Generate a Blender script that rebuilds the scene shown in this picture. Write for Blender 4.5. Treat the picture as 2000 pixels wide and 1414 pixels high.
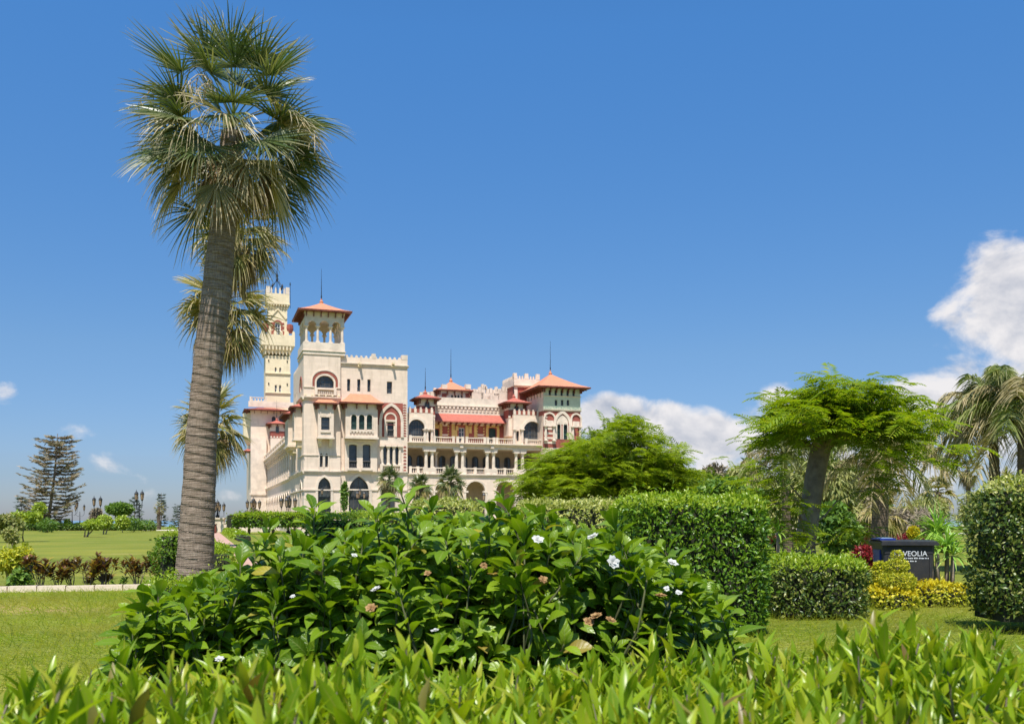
import bpy, math, random
import numpy as np
from mathutils import Vector, Matrix
from mathutils.geometry import tessellate_polygon

R = math.radians
PI = math.pi
random.seed(7)
rng = np.random.default_rng(7)
for _o in list(bpy.data.objects):
    bpy.data.objects.remove(_o)
scene = bpy.context.scene
COL = scene.collection

# ------------------------------------------------------------------ camera
FPX, HZ, EYE = 1877.0, 1016.0, 1.6          # focal length and horizon in photo pixels, eye height in metres
cam = bpy.data.cameras.new('camera')
cam.sensor_width = 36.0
cam.lens = 36.0 * FPX / 2000.0
cam.shift_y = (HZ - 707.0) / 2000.0
cam.clip_start, cam.clip_end = 0.05, 20000.0
cam.dof.use_dof = True
cam.dof.focus_distance = 7.5
cam.dof.aperture_fstop = 7.1
camo = bpy.data.objects.new('camera', cam)
camo.location = (0, 0, EYE)
camo.rotation_euler = (R(90), 0, 0)
COL.objects.link(camo)
scene.camera = camo

# ------------------------------------------------------------------ light
SUN_EL, SUN_AZ = R(64), math.atan2(-0.09, -0.996)     # azimuth measured from +Y towards +X
sdir = Vector((math.cos(SUN_EL) * math.sin(SUN_AZ), math.cos(SUN_EL) * math.cos(SUN_AZ), math.sin(SUN_EL)))
sun = bpy.data.lights.new('sun', 'SUN')
sun.energy = 4.6
sun.angle = R(0.53)
sun.color = (1.0, 0.965, 0.90)
suno = bpy.data.objects.new('sun', sun)
suno.rotation_euler = sdir.to_track_quat('Z', 'Y').to_euler()
suno.location = (0, -20, 60)
COL.objects.link(suno)

scene.view_settings.view_transform = 'Standard'
scene.view_settings.look = 'None'
scene.view_settings.gamma = 1.0
scene.view_settings.use_curve_mapping = False
scene.view_settings.exposure = 0.55
scene.cycles.use_denoising = True
scene.cycles.max_bounces = 7
scene.cycles.transparent_max_bounces = 6


def nd(nt, typ, props=None, **ins):
    """make a node; ins: input name or i<index> -> value or socket"""
    n = nt.nodes.new(typ)
    for k, v in (props or {}).items():
        setattr(n, k, v)
    for k, v in ins.items():
        s = n.inputs[int(k[1:])] if (k[0] == 'i' and k[1:].isdigit()) else n.inputs[k.replace('_', ' ')]
        if isinstance(v, bpy.types.NodeSocket):
            nt.links.new(v, s)
        else:
            if hasattr(s, 'default_value'):
                if s.type == 'RGBA' and len(v) == 3:
                    v = (*v, 1)
                s.default_value = v
    return n


def mth(nt, op, a, b=0.0, c=0.0, clamp=False):
    n = nt.nodes.new('ShaderNodeMath')
    n.operation = op
    n.use_clamp = clamp
    for i, v in enumerate((a, b, c)):
        if isinstance(v, bpy.types.NodeSocket):
            nt.links.new(v, n.inputs[i])
        else:
            n.inputs[i].default_value = v
    return n.outputs[0]


def mixc(nt, fac, a, b, mode='MIX'):
    n = nt.nodes.new('ShaderNodeMix')
    n.data_type = 'RGBA'
    n.blend_type = mode
    for s, v in ((n.inputs[0], fac), (n.inputs[6], a), (n.inputs[7], b)):
        if isinstance(v, bpy.types.NodeSocket):
            nt.links.new(v, s)
        else:
            s.default_value = v if not hasattr(v, '__len__') else ((*v, 1) if len(v) == 3 else v)
    return n.outputs[2]


def ramp(nt, fac, stops, interp='LINEAR'):
    n = nt.nodes.new('ShaderNodeValToRGB')
    n.color_ramp.interpolation = interp
    el = n.color_ramp.elements
    while len(el) < len(stops):
        el.new(0.5)
    for e, (p, c) in zip(el, stops):
        e.position = p
        e.color = (*c, 1) if hasattr(c, '__len__') else (c, c, c, 1)
    nt.links.new(fac, n.inputs[0])
    return n.outputs[0]


# ------------------------------------------------------------------ sky
def build_world():
    w = bpy.data.worlds.new('World')
    scene.world = w
    w.use_nodes = True
    nt = w.node_tree
    nt.nodes.clear()
    sky = nd(nt, 'ShaderNodeTexSky')
    sky.sky_type = 'NISHITA'
    sky.sun_disc = False
    sky.sun_elevation = SUN_EL
    sky.sun_rotation = SUN_AZ
    sky.altitude = 0
    sky.air_density = 1.0
    sky.dust_density = 0.35
    sky.ozone_density = 2.2
    hsv = nd(nt, 'ShaderNodeHueSaturation', Hue=0.492, Saturation=1.2, Value=1.0, Color=sky.outputs[0]).outputs[0]
    tc = nd(nt, 'ShaderNodeTexCoord')
    sep = nd(nt, 'ShaderNodeSeparateXYZ', Vector=tc.outputs['Generated'])
    az = mth(nt, 'ARCTAN2', sep.outputs[0], sep.outputs[1])
    el = mth(nt, 'ARCSINE', sep.outputs[2])
    grad = ramp(nt, mth(nt, 'MULTIPLY', el, 1 / R(60), clamp=True), [(0, (.43, .50, .76)), (.04, (.44, .52, .77)), (.16, (.64, .69, .85)), (.45, (.75, 1.0, 1.28)), (1, (.75, 1.0, 1.28))])
    hsv = mixc(nt, 1.0, hsv, grad, 'MULTIPLY')
    ae = nd(nt, 'ShaderNodeCombineXYZ', X=az, Y=el).outputs[0]
    # cumulus: bodies placed by direction (azimuth, elevation), edges broken up by noise
    blobs = [(1990, 585, 150, 105, 1.1), (1990, 520, 60, 60, .9), (1900, 610, 90, 45, .75), (1890, 672, 80, 26, .45),
             (1880, 745, 130, 50, .85), (1800, 770, 90, 40, .8), (1520, 790, 55, 40, .8), (1490, 830, 120, 45, .8),
             (1205, 815, 90, 42, 1.15), (1275, 820, 95, 40, 1.0), (1310, 855, 210, 60, .95), (1410, 850, 95, 48, 1.05),
             (1500, 890, 260, 60, .8), (1800, 880, 260, 90, .72), (10, 766, 34, 22, .7), (135, 843, 75, 20, .36),
             (215, 915, 60, 34, .42), (232, 945, 70, 34, .36), (445, 968, 30, 15, .48), (1130, 606, 60, 22, .22),
             (60, 800, 40, 12, .2), (2180, 700, 200, 110, 1.0), (2450, 640, 240, 120, 1.0), (2600, 820, 400, 70, .9),
             (-350, 820, 220, 70, .8), (-700, 700, 200, 90, .8), (-1200, 780, 400, 90, .8)]
    mask = None
    for (px, py, rx, ry, a) in blobs:
        x = (px - 1000) / FPX
        A = math.atan(x)
        E = math.atan((HZ - py) / FPX * math.cos(A))
        fx = FPX / math.cos(A) ** 2
        d = nd(nt, 'ShaderNodeVectorMath', {'operation': 'SUBTRACT'}, i0=ae, i1=(A, E, 0)).outputs[0]
        d = nd(nt, 'ShaderNodeVectorMath', {'operation': 'MULTIPLY'}, i0=d, i1=(fx / rx, FPX / ry, 0)).outputs[0]
        r2 = nd(nt, 'ShaderNodeVectorMath', {'operation': 'DOT_PRODUCT'}, i0=d, i1=d).outputs['Value']
        m = mth(nt, 'MULTIPLY_ADD', r2, -a * .55, a)
        mask = m if mask is None else mth(nt, 'MAXIMUM', mask, m)
    mask = mth(nt, 'MAXIMUM', mask, -0.2)
    nv = nd(nt, 'ShaderNodeVectorMath', {'operation': 'MULTIPLY'}, i0=ae, i1=(1, 1.35, 1)).outputs[0]
    n1 = nd(nt, 'ShaderNodeTexNoise', Vector=nv, Scale=17.0, Detail=9.0, Roughness=.58, Distortion=.25).outputs[0]
    off = nd(nt, 'ShaderNodeVectorMath', {'operation': 'ADD'}, i0=nv, i1=(-.004, .016, 0)).outputs[0]
    n2 = nd(nt, 'ShaderNodeTexNoise', Vector=off, Scale=17.0, Detail=5.0, Roughness=.55, Distortion=.25).outputs[0]
    den = mth(nt, 'ADD', mask, mth(nt, 'MULTIPLY_ADD', n1, 1.7, -0.95))
    alpha = nd(nt, 'ShaderNodeMapRange', {'interpolation_type': 'SMOOTHSTEP'}, i0=den, i1=.22, i2=.72, i3=0.0, i4=.93).outputs[0]
    lit = mth(nt, 'MULTIPLY_ADD', mth(nt, 'SUBTRACT', n1, n2), 3.2, .62, clamp=True)
    thick = nd(nt, 'ShaderNodeMapRange', i0=den, i1=.5, i2=1.3, i3=.22, i4=-.22).outputs[0]
    lit = mth(nt, 'ADD', lit, thick, clamp=True)
    ccol = mixc(nt, lit, (3.2, 3.45, 4.1), (6.6, 6.35, 6.3))
    col = mixc(nt, alpha, hsv, ccol)
    bg = nd(nt, 'ShaderNodeBackground', Color=col, Strength=.095)
    out = nd(nt, 'ShaderNodeOutputWorld', Surface=bg.outputs[0])
    w.cycles.sampling_method = 'MANUAL'
    w.cycles.sample_map_resolution = 512


build_world()

# ------------------------------------------------------------------ bookkeeping helpers
def tag(o, label=None, cat=None, group=None, kind=None):
    if label: o['label'] = label
    if cat: o['category'] = cat
    if group: o['group'] = group
    if kind: o['kind'] = kind
    return o


def empty(name, loc=(0, 0, 0), rz=0.0):
    o = bpy.data.objects.new(name, None)
    o.empty_display_size = .2
    o.location = loc
    o.rotation_euler = (0, 0, rz)
    COL.objects.link(o)
    return o


def link(name, me, parent=None, mats=None):
    o = bpy.data.objects.new(name, me)
    if mats is not None and not me.materials:
        for m in (mats if isinstance(mats, (list, tuple)) else [mats]):
            me.materials.append(m)
    if parent is not None:
        o.parent = parent
    COL.objects.link(o)
    return o


def copy_tree(o, parent=None):
    c = o.copy()
    COL.objects.link(c)
    c.parent = parent
    for ch in [x for x in bpy.data.objects if x.parent == o and x is not c]:
        copy_tree(ch, c)
    return c


def qmesh(name, V, F, uv=None, smooth=True, mi=None):
    """fast mesh from an (n,3) array and an (m,4) array of quads"""
    V = np.asarray(V, np.float32)
    F = np.asarray(F, np.int32)
    me = bpy.data.meshes.new(name)
    me.vertices.add(len(V))
    me.vertices.foreach_set('co', V.ravel())
    me.loops.add(F.size)
    me.loops.foreach_set('vertex_index', F.ravel())
    me.polygons.add(len(F))
    me.polygons.foreach_set('loop_start', np.arange(0, F.size, 4, dtype=np.int32))
    if mi is not None:
        me.polygons.foreach_set('material_index', np.asarray(mi, np.int32))
    if smooth:
        me.polygons.foreach_set('use_smooth', np.ones(len(F), bool))
    if uv is not None:
        l = me.uv_layers.new(name='UVMap')
        l.data.foreach_set('uv', np.asarray(uv, np.float32)[F.ravel()].ravel())
    me.update(calc_edges=True)
    me.validate()
    return me


class MB:
    """collects boxes, prisms, tubes ... and builds one mesh"""
    def __init__(s):
        s.V, s.F, s.M = [], [], []

    def add(s, V, F, mi=0):
        n = len(s.V)
        s.V += [tuple(v) for v in V]
        s.F += [tuple(i + n for i in f) for f in F]
        s.M += [mi] * len(F)
        return s

    def box(s, x0, x1, y0, y1, z0, z1, mi=0, top=None):
        """top=(dx,dy): the top face is shrunk by that much on each side"""
        a, b = top or (0, 0)
        V = [(x0, y0, z0), (x1, y0, z0), (x1, y1, z0), (x0, y1, z0),
             (x0 + a, y0 + b, z1), (x1 - a, y0 + b, z1), (x1 - a, y1 - b, z1), (x0 + a, y1 - b, z1)]
        return s.add(V, [(3, 2, 1, 0), (4, 5, 6, 7), (0, 1, 5, 4), (1, 2, 6, 5), (2, 3, 7, 6), (3, 0, 4, 7)], mi)

    def lathe(s, x, y, prof, n=10, mi=0, ph=0.0):
        V, F = [], []
        for (r, z) in prof:
            for k in range(n):
                a = 2 * PI * k / n + ph
                V.append((x + r * math.cos(a), y + r * math.sin(a), z))
        for i in range(len(prof) - 1):
            for k in range(n):
                k2 = (k + 1) % n
                F.append((i * n + k, i * n + k2, (i + 1) * n + k2, (i + 1) * n + k))
        F.append(tuple(range(n - 1, -1, -1)))
        F.append(tuple((len(prof) - 1) * n + k for k in range(n)))
        return s.add(V, F, mi)

    def tube(s, P, rad, n=6, mi=0):
        P = [Vector(p) for p in P]
        if not hasattr(rad, '__len__'):
            rad = [rad] * len(P)
        V, F = [], []
        up = Vector((0, 0, 1))
        for i, p in enumerate(P):
            d = (P[min(i + 1, len(P) - 1)] - P[max(i - 1, 0)]).normalized()
            a = d.cross(up)
            if a.length < .05:
                a = d.cross(Vector((0, 1, 0)))
            a.normalize()
            b = d.cross(a)
            for k in range(n):
                t = 2 * PI * k / n
                V.append(p + (a * math.cos(t) + b * math.sin(t)) * rad[i])
        for i in range(len(P) - 1):
            for k in range(n):
                k2 = (k + 1) % n
                F.append((i * n + k, i * n + k2, (i + 1) * n + k2, (i + 1) * n + k))
        F.append(tuple(range(n - 1, -1, -1)))
        F.append(tuple((len(P) - 1) * n + k for k in range(n)))
        return s.add(V, F, mi)

    def build(s, name, mats, parent=None, smooth=False, loc=None):
        me = bpy.data.meshes.new(name)
        me.from_pydata(s.V, [], s.F)
        for m in (mats if isinstance(mats, (list, tuple)) else [mats]):
            me.materials.append(m)
        me.polygons.foreach_set('material_index', s.M)
        if smooth:
            me.polygons.foreach_set('use_smooth', [True] * len(me.polygons))
        me.update()
        o = bpy.data.objects.new(name, me)
        if parent is not None:
            o.parent = parent
        if loc is not None:
            o.location = loc
        COL.objects.link(o)
        return o


def at(px, py, Y):
    return Vector(((px - 1000) / FPX * Y, Y, EYE - (py - HZ) / FPX * Y))


def gx(px, Y):
    return (px - 1000) / FPX * Y


def zz(py, Y):
    return EYE - (py - HZ) / FPX * Y


# ------------------------------------------------------------------ foliage helpers
def frames(d, n):
    d = d / np.linalg.norm(d, axis=1, keepdims=True)
    x = np.cross(d, n)
    l = np.linalg.norm(x, axis=1, keepdims=True)
    bad = l[:, 0] < 1e-4
    if bad.any():
        x[bad] = np.cross(d[bad], np.array([1., .3, .2]))
        l = np.linalg.norm(x, axis=1, keepdims=True)
    x = x / l
    z = np.cross(x, d)
    return np.stack([x, d, z], axis=-1)


def inst(tmpls, which, Rm, S, T):
    """bake copies of templates (V,F,UV) -> V,F,UV arrays.  S (n,) or (n,3)"""
    Vs, Fs, Us = [], [], []
    off = 0
    S = np.asarray(S, float)
    if S.ndim == 1:
        S = np.repeat(S[:, None], 3, 1)
    for k, (V, F, U) in enumerate(tmpls):
        sel = np.nonzero(which == k)[0]
        if len(sel) == 0:
            continue
        P = np.einsum('nij,nvj->nvi', Rm[sel], V[None] * S[sel][:, None, :]) + T[sel][:, None, :]
        n = len(V)
        Vs.append(P.reshape(-1, 3))
        Fs.append((F[None] + (np.arange(len(sel)) * n)[:, None, None]).reshape(-1, 4) + off)
        Us.append(np.tile(U, (len(sel), 1)))
        off += n * len(sel)
    return np.concatenate(Vs), np.concatenate(Fs), np.concatenate(Us)


def leaf_t(w=.3, nseg=4, fold=.12, curl=.25, peak=.45, wav=0.0, twist=0.0):
    """leaf of length 1 along +y, normal +z: two rows of quads either side of the midrib"""
    V, U = [], []
    for i in range(nseg + 1):
        t = i / nseg
        ww = w * .5 * max(.02, math.sin(PI * t ** (math.log(.5) / math.log(peak))) ** .85)
        if i == 0:
            ww = w * .05
        z = -curl * t * t + .06 * math.sin(PI * t)
        dz = ww * fold * 2
        wv = wav * math.sin(t * 9) * ww
        tw = twist * t
        for sx in (-1, 0, 1):
            x, zq = sx * ww, (dz if sx else 0) + sx * wv
            V.append((x * math.cos(tw) - zq * math.sin(tw), t, z + zq * math.cos(tw) + x * math.sin(tw)))
            U.append((.5 + .5 * sx, t))
    F = []
    for i in range(nseg):
        for k in (0, 1):
            a = i * 3 + k
            F.append((a, a + 1, a + 4, a + 3))
    return np.array(V), np.array(F), np.array(U)


def diamond_t(w=.45, fold=.12, curl=.1):
    V = np.array([(0, 0, 0), (w * .5, .45, fold), (0, 1, -curl), (-w * .5, .45, fold)])
    return V, np.array([(0, 1, 2, 3)]), np.array([(.5, 0), (1, .5), (.5, 1), (0, .5)])


def rand_unit(n):
    v = rng.normal(size=(n, 3))
    return v / np.linalg.norm(v, axis=1, keepdims=True)


def lump(P, s, seed=0.0):
    """cheap smooth 3-D noise, about -1..1"""
    x, y, z = P[:, 0] * s + seed, P[:, 1] * s + seed * 1.7, P[:, 2] * s + seed * .6
    return (np.sin(x * 1.3 + np.sin(y * 1.7)) + np.sin(y * 2.1 + np.sin(z * 1.9 + x)) + np.sin(z * 2.3 + np.sin(x * 2.7))) / 3


# ------------------------------------------------------------------ materials
def newmat(name):
    m = bpy.data.materials.new(name)
    m.use_nodes = True
    m.node_tree.nodes.clear()
    return m, m.node_tree


def finish(nt, shader):
    nd(nt, 'ShaderNodeOutputMaterial', Surface=shader)


def leafmat(name, cols, rough=.45, transl=.3, spec=.5, tip=None, tip0=.6, tip1=1.0, vein=None, tcol=None, nveins=0, patch=None, gain=1.45):
    """cols: list of colours picked per leaf.  Needs a UVMap only for tip / vein."""
    cols = [tuple(x * gain for x in c_) for c_ in cols]
    m, nt = newmat(name)
    geo = nd(nt, 'ShaderNodeNewGeometry')
    oi = nd(nt, 'ShaderNodeObjectInfo')
    r = mth(nt, 'FRACT', mth(nt, 'ADD', geo.outputs['Random Per Island'], oi.outputs['Random']))
    n = len(cols)
    c = ramp(nt, r, [((i / (n - 1)) if n > 1 else 0, k) for i, k in enumerate(cols)])
    if patch:
        tcn = nd(nt, 'ShaderNodeTexCoord')
        nz = nd(nt, 'ShaderNodeTexNoise', Vector=tcn.outputs['Object'], Scale=patch[0], Detail=2.0).outputs[0]
        f = nd(nt, 'ShaderNodeMapRange', i0=nz, i1=.42, i2=.62, i3=0.0, i4=patch[2]).outputs[0]
        c = mixc(nt, f, c, patch[1])
    h = None
    if tip or vein:
        uv = nd(nt, 'ShaderNodeUVMap')
        s = nd(nt, 'ShaderNodeSeparateXYZ', Vector=uv.outputs[0])
        if tip:
            jit = mth(nt, 'MULTIPLY_ADD', r, .3, -.15)
            f = nd(nt, 'ShaderNodeMapRange', i0=mth(nt, 'ADD', s.outputs[1], jit), i1=tip0, i2=tip1).outputs[0]
            c = mixc(nt, f, c, tip)
        if vein:
            a = mth(nt, 'ABSOLUTE', mth(nt, 'SUBTRACT', s.outputs[0], .5))
            f = nd(nt, 'ShaderNodeMapRange', i0=a, i1=.015, i2=.07, i3=.75, i4=0.0).outputs[0]
            c = mixc(nt, f, c, vein)
            if nveins:
                ph = mth(nt, 'MULTIPLY', mth(nt, 'SUBTRACT', s.outputs[1], mth(nt, 'MULTIPLY', a, .42)), nveins * 2 * PI)
                h = mth(nt, 'POWER', mth(nt, 'MULTIPLY_ADD', mth(nt, 'SINE', ph), .5, .5), 5.0)
                c = mixc(nt, mth(nt, 'MULTIPLY', h, .16), c, vein)
    b = nd(nt, 'ShaderNodeBsdfPrincipled', Base_Color=c, Roughness=rough)
    b.inputs['Specular IOR Level'].default_value = spec
    if h is not None:
        bp = nd(nt, 'ShaderNodeBump', Strength=.5, Distance=.0015, Height=mth(nt, 'SUBTRACT', 1.0, h))
        nt.links.new(bp.outputs[0], b.inputs['Normal'])
    tc = mixc(nt, 1.0, c, tcol or (1.25, 1.35, .55), 'MULTIPLY')
    t = nd(nt, 'ShaderNodeBsdfTranslucent', Color=tc)
    mx = nd(nt, 'ShaderNodeMixShader', i0=transl, i1=b.outputs[0], i2=t.outputs[0])
    finish(nt, mx.outputs[0])
    return m


def solid(name, col, rough=.7, var=.12, scale=3.0, bump=0.0, bscale=40.0, spec=.4, col2=None, metal=0.0, detail=6.0):
    """a mineral / painted surface with soft blotches and fine relief"""
    m, nt = newmat(name)
    tc = nd(nt, 'ShaderNodeTexCoord')
    n1 = nd(nt, 'ShaderNodeTexNoise', Vector=tc.outputs['Object'], Scale=scale, Detail=detail, Roughness=.6).outputs[0]
    c2 = col2 or tuple(x * (1 - var * 2.2) for x in col)
    c = ramp(nt, n1, [(.32, c2), (.62, col)])
    b = nd(nt, 'ShaderNodeBsdfPrincipled', Base_Color=c, Roughness=rough, Metallic=metal)
    b.inputs['Specular IOR Level'].default_value = spec
    if bump:
        n2 = nd(nt, 'ShaderNodeTexNoise', Vector=tc.outputs['Object'], Scale=bscale, Detail=4.0).outputs[0]
        bp = nd(nt, 'ShaderNodeBump', Strength=bump, Distance=.02, Height=n2)
        nt.links.new(bp.outputs[0], b.inputs['Normal'])
    finish(nt, b.outputs[0])
    return m


def stone_mat(name, col, course=.42, stain=(.40, .31, .21), amt=.35):
    """ashlar: blocks with fine joints, tone per block, streaky weather stains"""
    m, nt = newmat(name)
    tc = nd(nt, 'ShaderNodeTexCoord')
    mp = nd(nt, 'ShaderNodeSeparateXYZ', Vector=tc.outputs['Object'])
    uv = nd(nt, 'ShaderNodeCombineXYZ', X=mth(nt, 'ADD', mp.outputs[0], mp.outputs[1]), Y=mp.outputs[2]).outputs[0]
    br = nd(nt, 'ShaderNodeTexBrick', {'offset': .5}, Vector=uv, Scale=1.0, Mortar_Size=.012, Mortar_Smooth=.3, Bias=-.1,
            Brick_Width=course * 2.1, Row_Height=course, Color1=tuple(x * 1.04 for x in col), Color2=tuple(x * .93 for x in col), Mortar=tuple(x * .88 for x in col))
    st = nd(nt, 'ShaderNodeMapping', Vector=tc.outputs['Object'], Scale=(1.1, 1.1, .22)).outputs[0]
    n1 = nd(nt, 'ShaderNodeTexNoise', Vector=st, Scale=1.2, Detail=8.0, Roughness=.65).outputs[0]
    f = nd(nt, 'ShaderNodeMapRange', i0=n1, i1=.5, i2=.78, i3=0.0, i4=amt).outputs[0]
    c = mixc(nt, f, br.outputs[0], stain)
    b = nd(nt, 'ShaderNodeBsdfPrincipled', Base_Color=c, Roughness=.85)
    b.inputs['Specular IOR Level'].default_value = .2
    finish(nt, b.outputs[0])
    return m


def tile_mat(name, col, col2, rows=.22):
    m, nt = newmat(name)
    tc = nd(nt, 'ShaderNodeTexCoord')
    sp = nd(nt, 'ShaderNodeSeparateXYZ', Vector=tc.outputs['Object'])
    w1 = mth(nt, 'SINE', mth(nt, 'MULTIPLY', mth(nt, 'ADD', sp.outputs[0], sp.outputs[1]), 2 * PI / .3))
    w2 = mth(nt, 'SINE', mth(nt, 'MULTIPLY', sp.outputs[2], 2 * PI / rows))
    n1 = nd(nt, 'ShaderNodeTexNoise', Vector=tc.outputs['Object'], Scale=2.5, Detail=7.0, Roughness=.7).outputs[0]
    c = ramp(nt, n1, [(.3, col2), (.65, col)])
    b = nd(nt, 'ShaderNodeBsdfPrincipled', Base_Color=c, Roughness=.8)
    h = mth(nt, 'MULTIPLY_ADD', w1, .5, mth(nt, 'MULTIPLY', w2, .4))
    bp = nd(nt, 'ShaderNodeBump', Strength=.6, Distance=.05, Height=h)
    nt.links.new(bp.outputs[0], b.inputs['Normal'])
    finish(nt, b.outputs[0])
    return m


def lawn_mat():
    m, nt = newmat('lawn')
    tc = nd(nt, 'ShaderNodeTexCoord')
    P = tc.outputs['Object']
    big = nd(nt, 'ShaderNodeTexNoise', Vector=P, Scale=.13, Detail=5.0, Roughness=.6).outputs[0]
    mid = nd(nt, 'ShaderNodeTexNoise', Vector=P, Scale=.9, Detail=6.0, Roughness=.65).outputs[0]
    fine = nd(nt, 'ShaderNodeTexNoise', Vector=P, Scale=24.0, Detail=4.0, Roughness=.7).outputs[0]
    c = ramp(nt, big, [(.3, (.145, .18, .020)), (.55, (.215, .215, .028)), (.75, (.30, .26, .042))])
    c = mixc(nt, mth(nt, 'MULTIPLY_ADD', mid, 1.2, -.35, clamp=True), mixc(nt, .4, c, (.15, .20, .028)), c)
    stv = nd(nt, 'ShaderNodeMapping', Vector=P, Scale=(.05, .55, 1), Rotation=(0, 0, .12)).outputs[0]
    stn = nd(nt, 'ShaderNodeTexNoise', Vector=stv, Scale=1.0, Detail=6.0, Roughness=.7).outputs[0]
    c = mixc(nt, 1.0, c, ramp(nt, stn, [(.28, (.58, .68, .6)), (.5, (.95, .96, .95)), (.72, (1.32, 1.2, 1.25))]), 'MULTIPLY')
    stv = nd(nt, 'ShaderNodeMapping', Vector=P, Scale=(.035, .07, 1), Rotation=(0, 0, -.2), Location=(5, 2, 0)).outputs[0]
    stn = nd(nt, 'ShaderNodeTexNoise', Vector=stv, Scale=1.0, Detail=7.0, Roughness=.72).outputs[0]
    c = mixc(nt, 1.0, c, ramp(nt, stn, [(.3, (.62, .72, .62)), (.5, (.95, .97, .95)), (.68, (1.28, 1.16, 1.2))]), 'MULTIPLY')
    # worn, dry patches
    vm = nd(nt, 'ShaderNodeMapping', Vector=P, Scale=(.45, .9, 1), Location=(4.2, 3.3, 0)).outputs[0]
    dry = nd(nt, 'ShaderNodeTexNoise', Vector=vm, Scale=.55, Detail=5.0, Roughness=.6).outputs[0]
    f = nd(nt, 'ShaderNodeMapRange', i0=dry, i1=.58, i2=.74, i3=0.0, i4=.6).outputs[0]
    c = mixc(nt, f, c, (.36, .29, .11))
    # one brown worn strip near the kerb on the left
    d = nd(nt, 'ShaderNodeVectorMath', {'operation': 'SUBTRACT'}, i0=P, i1=(-9.4, 17.2, 0)).outputs[0]
    d = nd(nt, 'ShaderNodeVectorMath', {'operation': 'MULTIPLY'}, i0=d, i1=(.42, .8, 0)).outputs[0]
    ln = nd(nt, 'ShaderNodeVectorMath', {'operation': 'LENGTH'}, i0=d).outputs['Value']
    f = nd(nt, 'ShaderNodeMapRange', i0=mth(nt, 'ADD', ln, mth(nt, 'MULTIPLY_ADD', mid, 1.4, -.7)), i1=.4, i2=1.0, i3=.75, i4=0.0).outputs[0]
    c = mixc(nt, f, c, (.40, .26, .12))
    c = mixc(nt, 1.0, c, ramp(nt, fine, [(.25, .68), (.7, 1.2)]), 'MULTIPLY')
    b = nd(nt, 'ShaderNodeBsdfPrincipled', Base_Color=c, Roughness=.9)
    b.inputs['Specular IOR Level'].default_value = .15
    bp = nd(nt, 'ShaderNodeBump', Strength=.8, Distance=.03, Height=fine)
    nt.links.new(bp.outputs[0], b.inputs['Normal'])
    finish(nt, b.outputs[0])
    return m


def palm_bark(name, ca, cb, cc):
    """ringed palm trunk: tone from rings, fibres and blotches"""
    m, nt = newmat(name)
    tc = nd(nt, 'ShaderNodeTexCoord')
    P = tc.outputs['Object']
    rg = nd(nt, 'ShaderNodeMapping', Vector=P, Scale=(1.9, 1.9, 22)).outputs[0]
    n1 = nd(nt, 'ShaderNodeTexNoise', Vector=rg, Scale=1.6, Detail=7.0, Roughness=.7).outputs[0]
    fb = nd(nt, 'ShaderNodeMapping', Vector=P, Scale=(34, 34, 3)).outputs[0]
    n2 = nd(nt, 'ShaderNodeTexNoise', Vector=fb, Scale=1.5, Detail=5.0, Roughness=.7).outputs[0]
    n3 = nd(nt, 'ShaderNodeTexNoise', Vector=P, Scale=.8, Detail=3.0).outputs[0]
    c = ramp(nt, n1, [(.3, ca), (.5, cb), (.72, cc)])
    c = mixc(nt, 1.0, c, ramp(nt, n2, [(.3, .6), (.65, 1.15)]), 'MULTIPLY')
    ck = nd(nt, 'ShaderNodeMapping', Vector=P, Scale=(2.6, 2.6, 30), Location=(3, 1, 7)).outputs[0]
    n4 = nd(nt, 'ShaderNodeTexNoise', Vector=ck, Scale=1.0, Detail=3.0).outputs[0]
    c = mixc(nt, nd(nt, 'ShaderNodeMapRange', i0=n4, i1=.36, i2=.28, i3=0.0, i4=.55).outputs[0], c, (.03, .022, .016))
    c = mixc(nt, mth(nt, 'MULTIPLY_ADD', n3, 1.6, -.6, clamp=True), c, mixc(nt, .35, c, (.25, .15, .09)))
    b = nd(nt, 'ShaderNodeBsdfPrincipled', Base_Color=c, Roughness=.9)
    b.inputs['Specular IOR Level'].default_value = .15
    bp = nd(nt, 'ShaderNodeBump', Strength=.9, Distance=.02, Height=mth(nt, 'MULTIPLY_ADD', n2, .6, n1))
    nt.links.new(bp.outputs[0], b.inputs['Normal'])
    finish(nt, b.outputs[0])
    return m


def sea_mat():
    m, nt = newmat('sea')
    tc = nd(nt, 'ShaderNodeTexCoord')
    mp = nd(nt, 'ShaderNodeMapping', Vector=tc.outputs['Object'], Scale=(.05, .2, 1)).outputs[0]
    n = nd(nt, 'ShaderNodeTexNoise', Vector=mp, Scale=1.0, Detail=6.0).outputs[0]
    b = nd(nt, 'ShaderNodeBsdfPrincipled', Base_Color=(.12, .24, .34), Roughness=.18)
    bp = nd(nt, 'ShaderNodeBump', Strength=.08, Distance=.3, Height=n)
    nt.links.new(bp.outputs[0], b.inputs['Normal'])
    finish(nt, b.outputs[0])
    return m


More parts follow.
